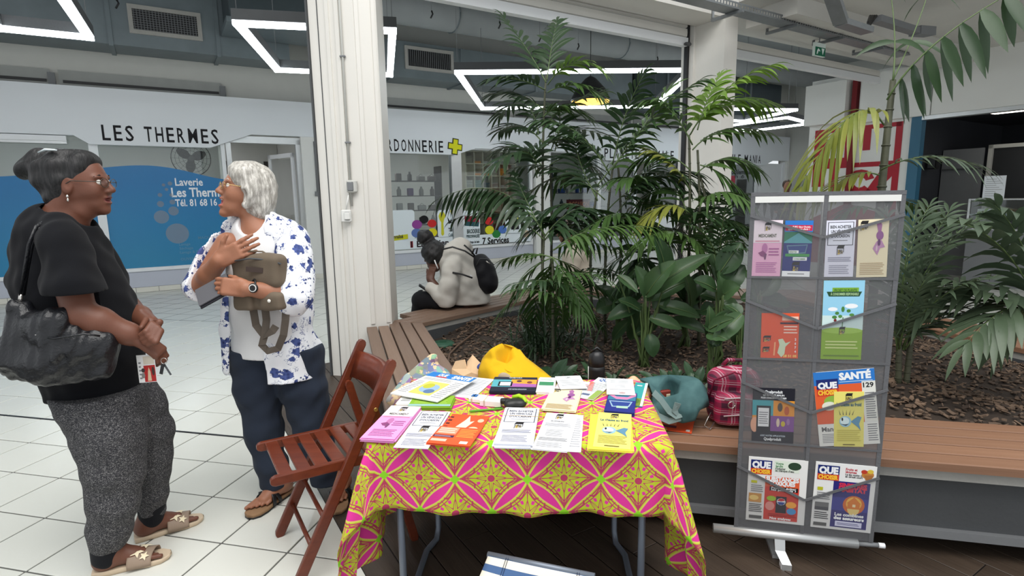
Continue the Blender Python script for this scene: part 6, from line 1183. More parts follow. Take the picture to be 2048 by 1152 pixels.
hand(s, wrR, Q(515, 482, 2.44)-wrR, V(.1, 1, .1), V(-.3, 0, 1), (.12, .1, .12, .18), 1.02, .05, (.75, -.1))
hand(s, wrL, Q(440, 572, 2.36)-wrL, V(.2, .95, -.3), V(.1, -.2, 1), (.5, .6, .65, .7), 1.0, .03, (.3, .55))
hiR, hiL = Q(520, 715, 2.66), Q(590, 715, 2.64); anR, anL = V(-1.19, 2.655, .09), V(-.905, 2.68, .09)
s.chain([hiR, Q(530, 850, 2.62), anR], [.075, .052, .034], .03).chain([hiL, Q(624, 850, 2.65), anL], [.075, .052, .034], .03)
he1 = V(-1.178, 2.71, .024); to1 = V(-1.275, 2.47, .024); he2 = V(-.90, 2.735, .024); to2 = V(-.865, 2.49, .024); foot(s, he1, to1, anR); foot(s, he2, to2, anL)
M_sk2 = skinmat('skin_tan', (156, 106, 81), .1); s.build('body', [M_sk2, mk('lip_rose', (176, 92, 84), .4)], T, paint=lambda C_: hd2.lips(C_, .017))
hd2.eyes(T, (60, 70, 80), flat((190, 180, 170))); hd2.glasses(T, mk('gold', (190, 164, 110), .25, .03, 10, 0, 40, .9), M_lens)
MB().ell(hd2.p(.084, 0, -.063), hd2.r(.012, .019, .0055), 12, 7, R=Matrix(hd2.R.tolist()).transposed()).build('teeth', flat((236, 230, 216), .25), T)
MB().ell(hd2.p(.078, 0, -.084), hd2.r(.014, .018, .006), 12, 7, R=Matrix(hd2.R.tolist()).transposed()).build('tongue', flat((150, 70, 70), .4), T)
s = SD(.005); s.ell(hd2.p(-.02, 0, .045), hd2.r(.108, .098, .098), hd2.R, .02).ell(hd2.p(-.055, 0, -.02), hd2.r(.085, .096, .10), hd2.R, .03).ell(hd2.p(-.07, 0, -.085), hd2.r(.055, .08, .05), hd2.R, .03).ell(hd2.p(.035, .02, .088), hd2.r(.06, .065, .04), hd2.R, .03)
for q in (-1, 1): s.ell(hd2.p(.005, q*.085, -.01), hd2.r(.034, .020, .075), hd2.R, .02).ell(hd2.p(.045, q*.066, .05), hd2.r(.04, .022, .035), hd2.R, .02)
s.wob(.0025, 60, None, 7).wob(.0015, 140, None, 8); s.ell(hd2.p(.115, 0, -.04), hd2.r(.062, .08, .09), hd2.R, .015, 'd').ell(hd2.p(.03, .095, -.035), hd2.r(.018, .03, .032), hd2.R, .01, 'd')
s.build('hair', hairmat('hair_white', (150, 146, 138), (236, 232, 224), 70), T)
# white tee
s = SD(.006); s.chain([Q(520, 470, 2.68), Q(526, 540, 2.67), Q(535, 620, 2.66), Q(540, 700, 2.66)], [.112, .132, .145, .15], .04, ex=lb, es=1.28); s.wob(.004, 28, None, 4)
s.p.append(('b', np.array(Q(530, 704, 2.66)-UZ*.15), np.array([.5, .5, .15]), np.eye(3), .003, .003, 'd')); s.ell(Q(500, 440, 2.60), (.062, .08, .07), None, .01, 'd'); s.build('white_tee', clothm('white_cotton', (232, 232, 232), .85, .03), T)
# flowered cardigan, open at the front
def floral():
    n = NT('flowered_voile'); f = n.voronoi(19, 'F1', 'Distance'); g = n.noise(62, 4); k = n.voronoi(19, 'F1', 'Color'); sc_ = n.node('ShaderNodeSeparateColor'); n.link(k, sc_.inputs[0]); r = X(n.t, sc_.outputs[0]); r2 = X(n.t, sc_.outputs[1])
    bl = (f+(g-.5)*.95).lt(r*.46+.1)*r.gt(.12); pet = n.voronoi(52, 'F1', 'Distance'); rim = ((f+(g-.5)*.95)-(r*.34+.12)).abs().lt(.03)*r.gt(.3); tw = (n.noise(48, 2)-.5).abs().lt(.02)*(f.lt(.55)); dots_ = pet.lt(.26)*n.noise(7, 2).gt(.56)
    c = n.mix(tw, srgb((236, 238, 242)), srgb((150, 156, 180))); c = n.mix(dots_, c, srgb((70, 80, 120))); c = n.mix(rim, c, srgb((120, 132, 176))); c = n.mix(bl, c, n.mix(pet*1.6, srgb((22, 30, 70)), srgb((78, 92, 146)))); n.col(c); n.set(Roughness=.85); n.p.inputs['Specular IOR Level'].default_value = .15; return n.m
s = SD(.0055); tor = lambda s_, o, k=.04: s_.chain([Q(521, 470, 2.69), Q(527, 540, 2.69), Q(540, 620, 2.69), Q(550, 700, 2.69), Q(553, 760, 2.69)], [.124+o, .146+o, .162+o, .178+o, .19+o], k, ex=lb, es=1.25)
tor(s, 0); s.cap(Q(470, 462, 2.66), Q(572, 460, 2.66), .052, .052, .04)
s.chain([shR, lerp(shR, elR, .55), lerp(shR, elR, 1.02)], [.075, .076, .074], .03); s.chain([shL, lerp(shL, elL, .6), lerp(shL, elL, 1.05)], [.078, .082, .08], .03)
s.wob(.006, 26, None, 12).wob(.003, 70, None, 13)
Rt = np.array([lb, fb, UZ])
s.box(Q(505, 600, 2.62)+fb*.22, (.128, .22, .50), Rt, .02, .004, 'd'); s.ell(Q(502, 440, 2.62), (.085, .10, .09), None, .01, 'd')
for q, c_, hh in ((0, Q(560, 765, 2.65), .12), (1, Q(452, 752, 2.65), .12)): s.box(c_-UZ*hh+(V(0, 0, 0) if q else V(0, 0, 0)), (.5 if not q else .5, .5, hh), np.eye(3), .003, .003, 'd')
s.box(Q(455, 700, 2.62)+V(-.17, -.1, 0), (.06, .2, .3), None, .01, .003, 'd')
dR = (wrR-elR).normalized(); s.box(elR+dR*.19+V(0, -.03, 0), (.125, .09, .09), np.array([dR, dR.cross(UZ).normalized(), dR.cross(dR.cross(UZ)).normalized()]), .003, .003, 'd')
s.chain([Q(449, 585, 2.57), Q(449, 660, 2.56), Q(452, 742, 2.56)], [.024, .026, .022], .02, ex=fb, es=.45); s.build('flowered_cardigan', floral(), T)
# jeans
s = SD(.006); s.chain([Q(512, 700, 2.66), Q(518, 770, 2.65), Q(528, 860, 2.63), Q(545, 930, 2.63), Q(550, 972, 2.64)], [.125, .112, .088, .072, .066], .03).chain([Q(590, 700, 2.66), Q(605, 770, 2.66), Q(626, 860, 2.66), Q(645, 930, 2.67), Q(658, 985, 2.67)], [.128, .115, .092, .078, .072], .015).cap(Q(520, 705, 2.67), Q(590, 705, 2.67), .12, .12, .04).wob(.005, 24, None, 3).wob(.003, 60, None, 4)
s.p.append(('b', np.array(Q(550, 692, 2.66)+UZ*.2), np.array([.5, .4, .2]), np.eye(3), .003, .003, 'd')); s.p.append(('b', np.array(V(-1.05, 2.65, -.125)), np.array([.5, .4, .2]), np.eye(3), .003, .003, 'd')); s.build('jeans', clothm('dark_denim', (42, 49, 62), .95, .2), T)
def sandal(he, to, lab):
    d = (to-he).normalized(); s_ = V(-d.y, d.x, 0); S_ = thing('sandal', lab, 'sandal', V(he.x, he.y, 0)+d*.12, group='black cork sandals'); b0 = V(he.x, he.y, 0)
    pr = [(-.014, .012), (-.012, .03), (.06, .034), (.13, .036), (.19, .048), (.235, .045), (.264, .026), (.272, 0)]; ol = pr+[(a, -b) for a, b in pr[::-1]]
    for nm, z0, z1, m_ in (('sole', .001, .010, M_black), ('footbed', .010, .026, mk('cork', (150, 116, 84), .8, .15, 40))): mb = MB(); mb.loft([[b0+d*a+s_*b+UZ*z for a, b in ol] for z in (z0, z1)], 0, True); mb.build(nm, m_, S_)
    for a0, a1 in ((.15, .11), (.11, .17)):
        mb = MB(); mb.grid(4, 15, lambda i, j: b0+d*(lerp(a0, a1, j)+.02*(i-.5))+s_*(.052*math.cos(PI*j))+UZ*(.016+.064*math.sin(PI*j)**.7)); o = mb.build('strap', M_black, S_); md = o.modifiers.new('t', 'SOLIDIFY'); md.thickness = .004; md.offset = 1
    MB().tube([b0+d*.20+UZ*.028, b0+d*.175+UZ*.062, b0+d*.15+UZ*.078], .006, 7).build('toe_strap', M_black, S_); MB().bar(b0+d*.13-s_*.05+UZ*.055, b0+d*.15-s_*.05+UZ*.06, .006, .014).build('buckle', M_dgrey, S_)
sandal(he1, to1, 'black strapped cork sandal on the white tiles beside the folding chair'); sandal(he2, to2, 'black strapped cork sandal on the dark planks behind the folding chair')
T = thing('wrist_watch', 'black wrist watch with a white ring on a forearm', 'watch', Q(506, 575, 2.34)); wd = (wrL-elL).normalized(); wc = Q(506, 576, 2.395); x, y, _ = frame_from(wd)
MB().tube([wc+(x*math.cos(a)+y*math.sin(a))*.0375 for a in np.linspace(0, 2*PI, 25)], .0045, 6).build('strap', M_black, T); fc = Q(507, 576, 2.356); MB().lathe(fc, [(.019, -.004), (.021, 0), (.021, .005), (.018, .008)], 20, axis=(-.05, -1, .1)).build('case', M_black, T); MB().lathe(fc+V(0, -.0082, .001), [(.0165, 0), (.0165, .001)], 20, axis=(-.05, -1, .1)).build('white_ring', flat((220, 220, 216)), T); MB().lathe(fc+V(0, -.0095, .001), [(.0125, 0), (.0125, .001)], 20, axis=(-.05, -1, .1)).build('dial', M_black, T)
# notebook and papers held
T = thing('notebook', 'dark notebook with loose white papers held in a hand', 'notebook', Q(415, 580, 2.38)); nx = (Q(448, 556, 2.38)-Q(390, 588, 2.36)).normalized(); ny = V(.25, -.6, -.76).normalized(); ny = (ny-nx*ny.dot(nx)).normalized(); nz_ = nx.cross(ny); o_ = Q(392, 582, 2.40)
for nm, z0, z1, w_, h_, c_ in (('cover', 0, .006, .15, .10, (40, 40, 46)), ('paper', .006, .009, .145, .085, (230, 232, 234)), ('paper', .010, .012, .13, .07, (190, 196, 202)), ('cover', -.008, -.002, .15, .09, (96, 96, 100))): mb = MB(); mb.prism([(0, 0), (w_, 0), (w_, h_), (0, h_)], z0, z1, 0, (o_, nx, ny, nz_)); mb.build(nm, flat(c_), T)
# waist bag
T = thing('waist_bag', 'brown canvas waist bag held between folded arms with a dangling strap', 'bag', Q(518, 620, 2.45)); M_brn = clothm('brown_canvas', (106, 94, 80), .85, .15, 300)
Rb = np.array([V(.95, -.3, 0).normalized(), V(.3, .95, 0).normalized(), UZ]); s = SD(.005); s.box(Q(520, 540, 2.46), (.125, .045, .075), Rb, .03, .02).box(Q(520, 596, 2.46), (.12, .05, .05), Rb, .03, .02).box(Q(492, 603, 2.42), (.05, .03, .04), Rb, .02, .012).box(Q(548, 602, 2.41), (.055, .03, .04), Rb, .02, .012).wob(.003, 45, None, 3); s.build('bag_body', M_brn, T)
MB().tube([Q(468, 522, 2.42), Q(500, 517, 2.405), Q(540, 520, 2.40), Q(562, 528, 2.40)], .004, 6).build('zip', M_dgrey, T); MB().bar(Q(492, 538, 2.405), Q(526, 541, 2.40), .004, .022).build('label_patch', mk('dark_leather', (62, 48, 42), .6), T); MB().tube([Q(485, 512, 2.44), Q(500, 502, 2.44), Q(525, 503, 2.44), Q(545, 515, 2.44)], .007, 8, flatten=.5).build('handle', M_brn, T); MB().ell(Q(538, 602, 2.365), (.008, .005, .008), 8, 6).build('button', flat((226, 224, 214), .3), T)
for pts in ([(506, 615), (512, 650), (528, 672), (545, 662), (552, 652)], [(530, 615), (533, 640), (530, 668), (524, 690), (536, 702), (556, 697), (567, 670), (571, 640), (572, 612)]): MB().ribbon([Q(x, y, 2.43+.01*math.sin(i*1.7)) for i, (x, y) in enumerate(pts)], .032, .003, (.35, -.9, .2)).build('strap', clothm('grey_webbing_strap', (88, 80, 72)), T)

# ---- seated person in a pale hoodie on the far bench
T = thing('person', 'person in a pale hoodie bent over a phone on the far bench', 'person', V(-.62, 5.42, .45)); fb = V(-.86, .5, 0); lb = V(-.5, -.86, 0)
hd3 = Head(Q(868, 513, 5.38), (-.66, .30, -.68), k=1.02); s = SD(.0075); hd3.add(s)
s.cap(Q(892, 508, 5.42), Q(912, 512, 5.42), .055, .06, .03); s.chain([Q(912, 522, 5.42), Q(938, 590, 5.45)], [.12, .13], .04)
eL, wL = Q(892, 600, 5.22), Q(860, 558, 5.30); s.chain([Q(905, 530, 5.25), eL, wL], [.055, .05, .034], .02); hand(s, wL, Q(868, 522, 5.33)-wL, V(.3, .8, .2), V(-.9, .2, .2), (.4, .4, .4, .4), 1.0)
s.chain([Q(905, 530, 5.55), Q(882, 598, 5.55), Q(852, 584, 5.50)], [.055, .05, .034], .02); s.chain([Q(940, 605, 5.42), Q(845, 606, 5.42), V(-.93, 5.52, .1)], [.09, .07, .05], .03)
M_sk3 = skinmat('skin_dark', (92, 62, 50)); s.build('body', M_sk3, T)
s = SD(.007); s.ell(hd3.p(-.03, 0, .03), hd3.r(.115, .118, .125), hd3.R, .02).ell(Q(850, 474, 5.40), (.082, .08, .075), None, .02).ell(Q(862, 488, 5.40), (.06, .05, .06), None, .03).wob(.004, 70, None, 2); s.ell(hd3.p(.13, 0, -.03), hd3.r(.06, .09, .08), hd3.R, .01, 'd'); s.build('hair', hairmat('hair_black', (12, 11, 12), (40, 38, 40)), T)
s = SD(.0085); s.chain([Q(912, 520, 5.42), Q(925, 560, 5.43), Q(940, 600, 5.45)], [.175, .19, .195], .05, ex=lb, es=1.08); s.chain([Q(905, 532, 5.24), Q(898, 570, 5.20), eL], [.09, .085, .085], .04).chain([eL, Q(864, 575, 5.28)], [.085, .06], .03).chain([Q(905, 530, 5.55), Q(880, 598, 5.52), Q(858, 585, 5.50)], [.09, .08, .06], .04)
s.chain([Q(906, 506, 5.34), Q(922, 494, 5.42), Q(934, 500, 5.50)], [.07, .085, .07], .04); s.wob(.006, 26, None, 2).wob(.003, 55, None, 5); s.p.append(('b', np.array([-.5, 5.45, .40]), np.array([.6, .6, .08]), np.eye(3), .01, .01, 'd')); s.build('hoodie', clothm('oatmeal_fleece', (196, 192, 184), .95, .06, 200), T)
s = SD(.0085); s.chain([Q(948, 600, 5.50), Q(880, 600, 5.32), Q(842, 600, 5.34)], [.12, .10, .085], .03).chain([Q(945, 598, 5.62), Q(880, 596, 5.62), Q(848, 596, 5.62)], [.12, .1, .085], .03).chain([Q(842, 602, 5.36), V(-1.0, 5.45, .06)], [.085, .06], .03).chain([Q(848, 598, 5.62), V(-1.03, 5.68, .06)], [.085, .06], .03); s.wob(.004, 30, None, 6); s.p.append(('b', np.array([-.33, 5.45, .25]), np.array([.46, .6, .205]), np.eye(3), .005, .005, 'd')); s.build('black_trousers', clothm('black_cotton', (20, 20, 23)), T)
for x, y in ((-1.06, 5.43), (-1.08, 5.66)):
    pass
MB().tube([Q(869, 520, 5.24), Q(872, 528, 5.24), Q(876, 537, 5.24)], .006, 6).build('earphone', flat((236, 236, 238), .3), T)
T = thing('mobile_phone', 'dark mobile phone held over a lap on the far bench', 'phone', Q(850, 580, 5.30)); MB().bar(Q(838, 570, 5.28), Q(862, 586, 5.30), .075, .012, up=(.3, 0, 1)).build('body', M_black, T); MB().bar(Q(839, 570, 5.28)+UZ*.007, Q(861, 585, 5.30)+UZ*.007, .068, .002, up=(.3, 0, 1)).build('screen', flat((40, 46, 54), .15), T)
T = thing('backpack', 'small black backpack worn over the pale hoodie', 'backpack', Q(960, 570, 5.44)); s = SD(.007); s.ell(Q(968, 545, 5.42), (.115, .14, .19), np.array([V(.86, -.3, .35).normalized(), V(.35, .94, 0).normalized(), V(-.33, .12, .93).normalized()]), .03).ell(Q(976, 566, 5.40), (.10, .12, .11), None, .04).wob(.004, 40, None, 3); s.build('bag_body', clothm('black_nylon', (24, 24, 28), .6), T)
for pts in ([(884, 499), (905, 494), (930, 502), (948, 514)], [(905, 545), (925, 549), (945, 556)], [(928, 490), (940, 500), (950, 512)], [(944, 508), (948, 498), (955, 496), (952, 508)]): MB().tube([Q(x, y, 5.205 if y < 540 else 5.14) for x, y in pts], .014, 7, flatten=.6).build('strap', M_black, T)
MB().bar(Q(939, 552, 5.19), Q(943, 554, 5.19), .01, .03).build('buckle', flat((220, 220, 220), .3), T); MB().tube([Q(972, 522, 5.26), Q(980, 528, 5.26)], .006, 6).build('zip_pull', MATS['silver'], T); MB().tube([Q(953, 530, 5.29), Q(960, 517, 5.28), Q(975, 517, 5.28), Q(988, 530, 5.28)], .005, 6).build('zip', M_dgrey, T)

# ---- person in a cap behind the plants
T = thing('person', 'person in a brown cap and beige top sitting behind the palms', 'person', V(.62, 6.62, .45)); hd4 = Head(Q(1131, 462, 6.6), (-.85, .3, -.2), k=.97); s = SD(.009); hd4.add(s); s.cap(Q(1138, 478, 6.6), Q(1150, 500, 6.62), .055, .065, .03); s.chain([Q(1152, 520, 6.62), Q(1150, 590, 6.65)], [.12, .13], .04); s.chain([Q(1150, 585, 6.6), Q(1080, 585, 6.75), V(.1, 6.95, .1)], [.09, .07, .05], .03); s.chain([Q(1150, 520, 6.45), Q(1130, 570, 6.4), Q(1090, 575, 6.55)], [.055, .05, .035], .02); hand(s, Q(1090, 575, 6.55), (-1, .1, 0), (0, 0, -1), (0, 1, 0)); s.build('body', skinmat('skin_brown', (112, 78, 62)), T)
s = SD(.008); s.ell(hd4.p(-.01, 0, .045), hd4.r(.112, .09, .085), hd4.R, .01); s.p.append(('p', np.array(hd4.p(0, 0, .03)), -np.array(hd4.u), .002)); s.ell(hd4.p(.13, 0, .042), hd4.r(.075, .07, .012), hd4.R, .01); s.build('cap', clothm('brown_cap', (104, 88, 78)), T)
s = SD(.01); s.chain([Q(1152, 512, 6.62), Q(1152, 590, 6.65)], [.165, .175], .05); s.chain([Q(1150, 520, 6.43), Q(1135, 565, 6.40)], [.085, .075], .04); s.wob(.008, 24, None, 3); s.build('beige_top', clothm('beige_cotton', (190, 180, 164)), T)
s = SD(.01); s.chain([Q(1150, 590, 6.62), Q(1082, 588, 6.75), V(.1, 6.95, .08)], [.13, .095, .07], .03); s.p.append(('b', np.array([.85, 6.4, .25]), np.array([.5, .5, .2]), np.eye(3), .005, .005, 'd')); s.build('trousers', clothm('grey_trousers', (70, 70, 74)), T)
# ---- far person at the phone shop
T = thing('person', 'tiny far person in a black top standing beside the phone shop', 'person', V(6.2, 12.6, 0)); b_ = Q(1574, 372, 12.6); hd5 = Head(b_, (-.3, -.9, -.2)); s = SD(.014); hd5.add(s); z0 = b_.z
s.cap(b_, b_-UZ*.2, .055, .06, .03).chain([b_-UZ*.3, b_-UZ*.75], [.13, .13], .05).chain([b_+V(-.09, 0, -.75), b_+V(-.1, 0, -z0+.06)], [.08, .05], .03).chain([b_+V(.09, 0, -.75), b_+V(.1, 0, -z0+.06)], [.08, .05], .03).chain([b_+V(-.19, 0, -.27), b_+V(-.22, -.05, -.55), b_+V(-.05, -.2, -.5)], [.05, .045, .03], .03).chain([b_+V(.19, 0, -.27), b_+V(.22, -.05, -.55), b_+V(.05, -.2, -.5)], [.05, .045, .03], .03); s.build('body', skinmat('skin_far', (150, 104, 84)), T)
s = SD(.014); s.ell(hd5.p(-.03, 0, .03), hd5.r(.1, .1, .12), hd5.R, .02); s.ell(hd5.p(.11, 0, -.03), hd5.r(.06, .09, .09), hd5.R, .01, 'd'); s.build('hair', MATS.get('x') or hairmat('hair_brown', (50, 36, 28), (90, 70, 56)), T)
s = SD(.015); s.chain([b_-UZ*.28, b_-UZ*.75], [.16, .165], .05).chain([b_+V(-.19, 0, -.27), b_+V(-.22, -.05, -.5)], [.075, .065], .03).chain([b_+V(.19, 0, -.27), b_+V(.22, -.05, -.5)], [.075, .065], .03); s.build('black_top', M_blk, T); s = SD(.015); s.chain([b_+V(-.09, 0, -.75), b_+V(-.1, 0, -z0+.12)], [.12, .08], .03).chain([b_+V(.09, 0, -.75), b_+V(.1, 0, -z0+.12)], [.12, .08], .03); s.build('trousers', MATS.get('y') or clothm('far_trousers', (60, 62, 70)), T)

# ------------------------------------------------------------------ things lying on the bench
BZ = .4505
def crease(o, v): at_ = o.data.attributes.new('crease_edge', 'FLOAT', 'EDGE'); at_.data.foreach_set('value', [v*(.6+.4*((k*7) % 5)/4) for k in range(len(o.data.edges))])
def on_bench(x, y, Y): return at(x, y, Y)
T = thing('tote_bag', 'crumpled yellow cloth bag standing open on the bench behind the table', 'bag', V(.0, 2.72, BZ)); M_yel = clothm('yellow_canvas', (222, 176, 24), .8, .08, 260)
tv = {'a': (984, 696, 2.72), 'b': (1003, 686, 2.80), 'c': (1024, 690, 2.84), 'd': (1030, 714, 2.77), 'e': (1014, 728, 2.69), 'f': (990, 720, 2.69), 'g': (966, 716, 2.76), 'h': (957, 742, 2.72), 'i': (985, 762, 2.62), 'j': (1020, 762, 2.60), 'k': (1070, 764, 2.62), 'l': (1110, 762, 2.66), 'm': (1086, 742, 2.71), 'n': (1052, 716, 2.77), 'o': (1040, 700, 2.83), 'p': (1010, 742, 2.79), 'q': (978, 736, 2.66), 'r': (1040, 745, 2.64)}
ks = list(tv); tvv = [at(*tv[k]) for k in ks]; ix = {k: n_ for n_, k in enumerate(ks)}; tf = ['abp', 'bcp', 'cdp', 'dep', 'efp', 'fap', 'agf', 'gfq', 'ghq', 'hqi', 'qij', 'qje', 'qef', 'ejr', 'edr', 'jrk', 'rkm', 'rmn', 'rnd', 'klm', 'dno', 'dco', 'bco'[::-1], 'gab']
low = [V(tvv[ix[k]].x, tvv[ix[k]].y, BZ+.002) for k in 'hijkl']; b_ = len(tvv); F_ = [tuple(ix[c_] for c_ in f_) for f_ in tf]+[(ix['hijkl'[q]], ix['hijkl'[q+1]], b_+q+1, b_+q) for q in range(4)]
mb = MB(); mb.add(tvv+low, F_, 0, True); o = recalc(mb.build('bag_body', M_yel, T)); crease(o, .8); md = o.modifiers.new('sub', 'SUBSURF'); md.levels = md.render_levels = 2; md = o.modifiers.new('t', 'SOLIDIFY'); md.thickness = .004
MB().tube([V(-.07, 2.69, 0.674), V(-.02, 2.65, 0.655), V(.03, 2.64, 0.642), V(.06, 2.66, 0.610)], .012, 8, flatten=.4).build('handle', M_yel, T)
s = SD(.004); s.ell(V(-.045, 2.625, 0.610), (.038, .018, .045), None, .01).wob(.005, 60, None, 2); T2 = thing('grey_cloth', 'grey beige rag tucked against the yellow bag', 'cloth', V(-.045, 2.625, BZ)); s.cap(V(-.045, 2.625, 0.591), V(-.045, 2.63, 0.476), .03, .03, .02); s.build('rag', clothm('grey_beige_rag', (176, 160, 136)), T2)
T = thing('blue_cloth', 'crumpled blue cloth beside the yellow bag on the bench', 'cloth', V(-.2, 2.78, BZ)); s = SD(.004); s.ell(V(-.19, 2.79, 0.564), (.055, .05, .075), None, .02).ell(V(-.15, 2.78, 0.620), (.045, .035, .04), None, .02).cap(V(-.19, 2.79, 0.507), V(-.14, 2.78, 0.507), .036, .036, .02).wob(.008, 55, None, 4); s.build('folds', clothm('blue_cloth', (62, 78, 140)), T)
T = thing('beige_cloth', 'stiff folded beige cloth with two peaks beside the blue cloth on the bench', 'cloth', V(-.3, 2.8, BZ))
tv = [(905, 738, 2.80), (912, 722, 2.80), (930, 719, 2.78), (935, 738, 2.76), (928, 752, 2.74), (936, 724, 2.80), (946, 710, 2.79), (962, 728, 2.77), (958, 750, 2.74), (943, 745, 2.74), (935, 790, 2.74), (905, 790, 2.78), (960, 790, 2.74)]
mb = MB(); mb.add([at(*q) for q in tv], [(0, 1, 2, 3), (0, 3, 4, 11), (4, 10, 11), (3, 5, 6, 9), (6, 7, 9), (7, 8, 9), (3, 9, 4), (4, 9, 10), (9, 8, 12, 10)], 0, False); o = recalc(mb.build('folds', clothm('beige_cloth', (226, 192, 154)), T)); md = o.modifiers.new('t', 'SOLIDIFY'); md.thickness = .006
def patch():
    n = NT('patterned_scarf'); k = n.voronoi(26, 'F1', 'Color'); h = n.node('ShaderNodeHueSaturation'); h.inputs['Saturation'].default_value = .55; h.inputs['Value'].default_value = .5; n.link(k, h.inputs['Color']); st = (n.noise(30, 2)).gt(.56); n.link(n.mix(st, X(n.t, h.outputs[0]), srgb((226, 200, 160))), n.p.inputs['Base Color']); n.set(Roughness=.8); return n.m
T = thing('patterned_scarf', 'crumpled scarf with a mixed pattern beyond the health magazine', 'scarf', V(-.45, 2.8, BZ)); s = SD(.0045); s.chain([V(-.58, 2.66, 0.507), V(-.52, 2.76, 0.564), V(-.42, 2.80, 0.606), V(-.34, 2.74, 0.549), V(-.22, 2.70, 0.564)], [.045, .05, .05, .045, .04], .03).chain([V(-.5, 2.78, 0.606), V(-.42, 2.82, 0.663)], [.03, .025], .02).wob(.009, 50, None, 4); s.box(V(-.4, 2.75, BZ-.1), (.4, .3, .1), None, .002, .002, 'd'); s.build('folds', patch(), T)
p = at(1193, 757, 2.64); T = thing('flask', 'black flask with a rounded cap standing on the bench behind the papers', 'flask', V(p.x, 2.64, BZ)); MB().lathe((p.x, 2.64, BZ), [(.036, 0), (.04, .008), (.041, .21), (.039, .23)], 22).build('body', mk('matt_black', (18, 18, 20), .5), T); MB().lathe((p.x, 2.64, BZ+.23), [(.040, 0), (.041, .02), (.037, .05), (.026, .068), (.008, .075)], 22).build('cap', mk('cap_black', (26, 26, 28), .4), T); MB().tube([(p.x-.041, 2.625, BZ+.12), (p.x-.043, 2.622, BZ+.23)], .0022, 5).build('edge_strip', flat((210, 210, 206)), T); MB().tube([(p.x-.03, 2.64, BZ+.295), (p.x, 2.63, BZ+.322), (p.x+.03, 2.64, BZ+.295)], .006, 7).build('carry_loop', MATS['cap_black'], T)
# teal tote with things in it
def tealm():
    n = NT('teal_print'); f = n.noise(9, 4); g = n.noise(40, 3); n.col(n.mix((f-.4)*2., srgb((50, 86, 88)), n.mix(g, srgb((96, 136, 134)), srgb((70, 108, 110))))); n.set(Roughness=.8); n.bump(g, .15, .004); return n.m
T = thing('tote_bag', 'teal printed tote bag slumped open on the bench beside the table', 'bag', V(.72, 2.45, BZ)); M_teal2 = tealm()
tv = {'a': (1276, 756, 2.52), 'b': (1297, 765, 2.46), 'c': (1306, 790, 2.42), 'd': (1304, 818, 2.40), 'e': (1322, 834, 2.36), 'f': (1365, 847, 2.33), 'g': (1390, 842, 2.34), 'h': (1417, 797, 2.38), 'i': (1400, 759, 2.44), 'j': (1362, 762, 2.46), 'k': (1335, 749, 2.52), 'l': (1322, 749, 2.54), 'm': (1352, 815, 2.34), 'n': (1358, 786, 2.38), 'o': (1386, 795, 2.36), 'p': (1378, 770, 2.42), 'q': (1326, 795, 2.42), 'r': (1314, 776, 2.46), 's': (1345, 800, 2.53), 't': (1400, 820, 2.345), 'u': (1375, 825, 2.325), 'w': (1412, 775, 2.50), 'x': (1385, 752, 2.58), 'y': (1300, 800, 2.55), 'z': (1420, 812, 2.50)}
ks = list(tv); tvv = [at(*tv[k]) for k in ks]; ks_i = {k: n_ for n_, k in enumerate(ks)}
tf = ['abr', 'arl', 'lrk', 'krs', 'ksj', 'bcq', 'bqr', 'rqs', 'qsn', 'snj', 'cdq', 'dmq', 'qmn', 'dem', 'emf', 'mfu', 'mun', 'nuo', 'nop', 'njp', 'jpi', 'pio', 'oih', 'oht', 'out', 'utg', 'ufg', 'ihw', 'iwx', 'jix', 'kjx', 'lkx', 'aly', 'abyc'[:3], 'ycd', 'htz', 'hzw']
mb = MB(); mb.add(tvv, [tuple(ks_i[c_] for c_ in f_) for f_ in tf], 0, True); o = recalc(mb.build('bag_body', M_teal2, T)); crease(o, .8); md = o.modifiers.new('sub', 'SUBSURF'); md.levels = md.render_levels = 2; md = o.modifiers.new('t', 'SOLIDIFY'); md.thickness = .004
for pts in ([(1307, 785), (1322, 800), (1338, 822), (1352, 832), (1362, 828)], [(1304, 812), (1316, 832), (1338, 842), (1358, 838), (1350, 822), (1356, 806)]): MB().ribbon([at(x, y, 2.335+.0*i) for i, (x, y) in enumerate(pts)], .03, .003, (.2, -.8, .5)).build('handle', mk('tote_webbing', (120, 140, 138), .8, .2, 20), T)
T = thing('red_packet', 'red packet peeking out of the teal tote', 'packet', V(.70, 2.47, .55)); MB().bbox(V(.70, 2.47, .575), (.055, .02, .07), .006, rz=.3).build('packet', flat((130, 50, 40)), T); MB().bbox(V(.712, 2.457, .58), (.02, .006, .03), .002, rz=.3).build('panel', flat((206, 190, 160)), T)
T = thing('floral_cloth', 'pink and red flowered cloth hanging over the teal tote rim', 'cloth', V(.58, 2.52, .6)); s = SD(.004); s.chain([V(.50, 2.56, .60), V(.57, 2.54, .625), V(.61, 2.52, .615), V(.625, 2.50, .575)], [.012, .024, .026, .02], .02).wob(.004, 70, None, 3)
n = NT('floral_red'); f = n.voronoi(34, 'F1', 'Distance'); n.col(n.mix((f*2.2).min(1), srgb((190, 44, 50)), srgb((236, 190, 150)))); n.set(Roughness=.8); s.build('folds', n.m, T)
fr, w_, h_ = fit(((1312, 818), (1383, 836), (1389, 867), (1304, 858)), lambda x, y: atz(x, y, BZ+.001)); page('leaflet', 'orange and white leaflet under the teal tote on the bench', fr, w_, h_, .003, (232, 88, 46), [('r', 0, 0, .24, 1, (234, 234, 232)), ('r', .3, .3, .6, .5, (246, 150, 120)), ('r', .26, .14, .62, .26, (110, 40, 60)), ('r', .86, .05, .95, .15, (240, 230, 220))])
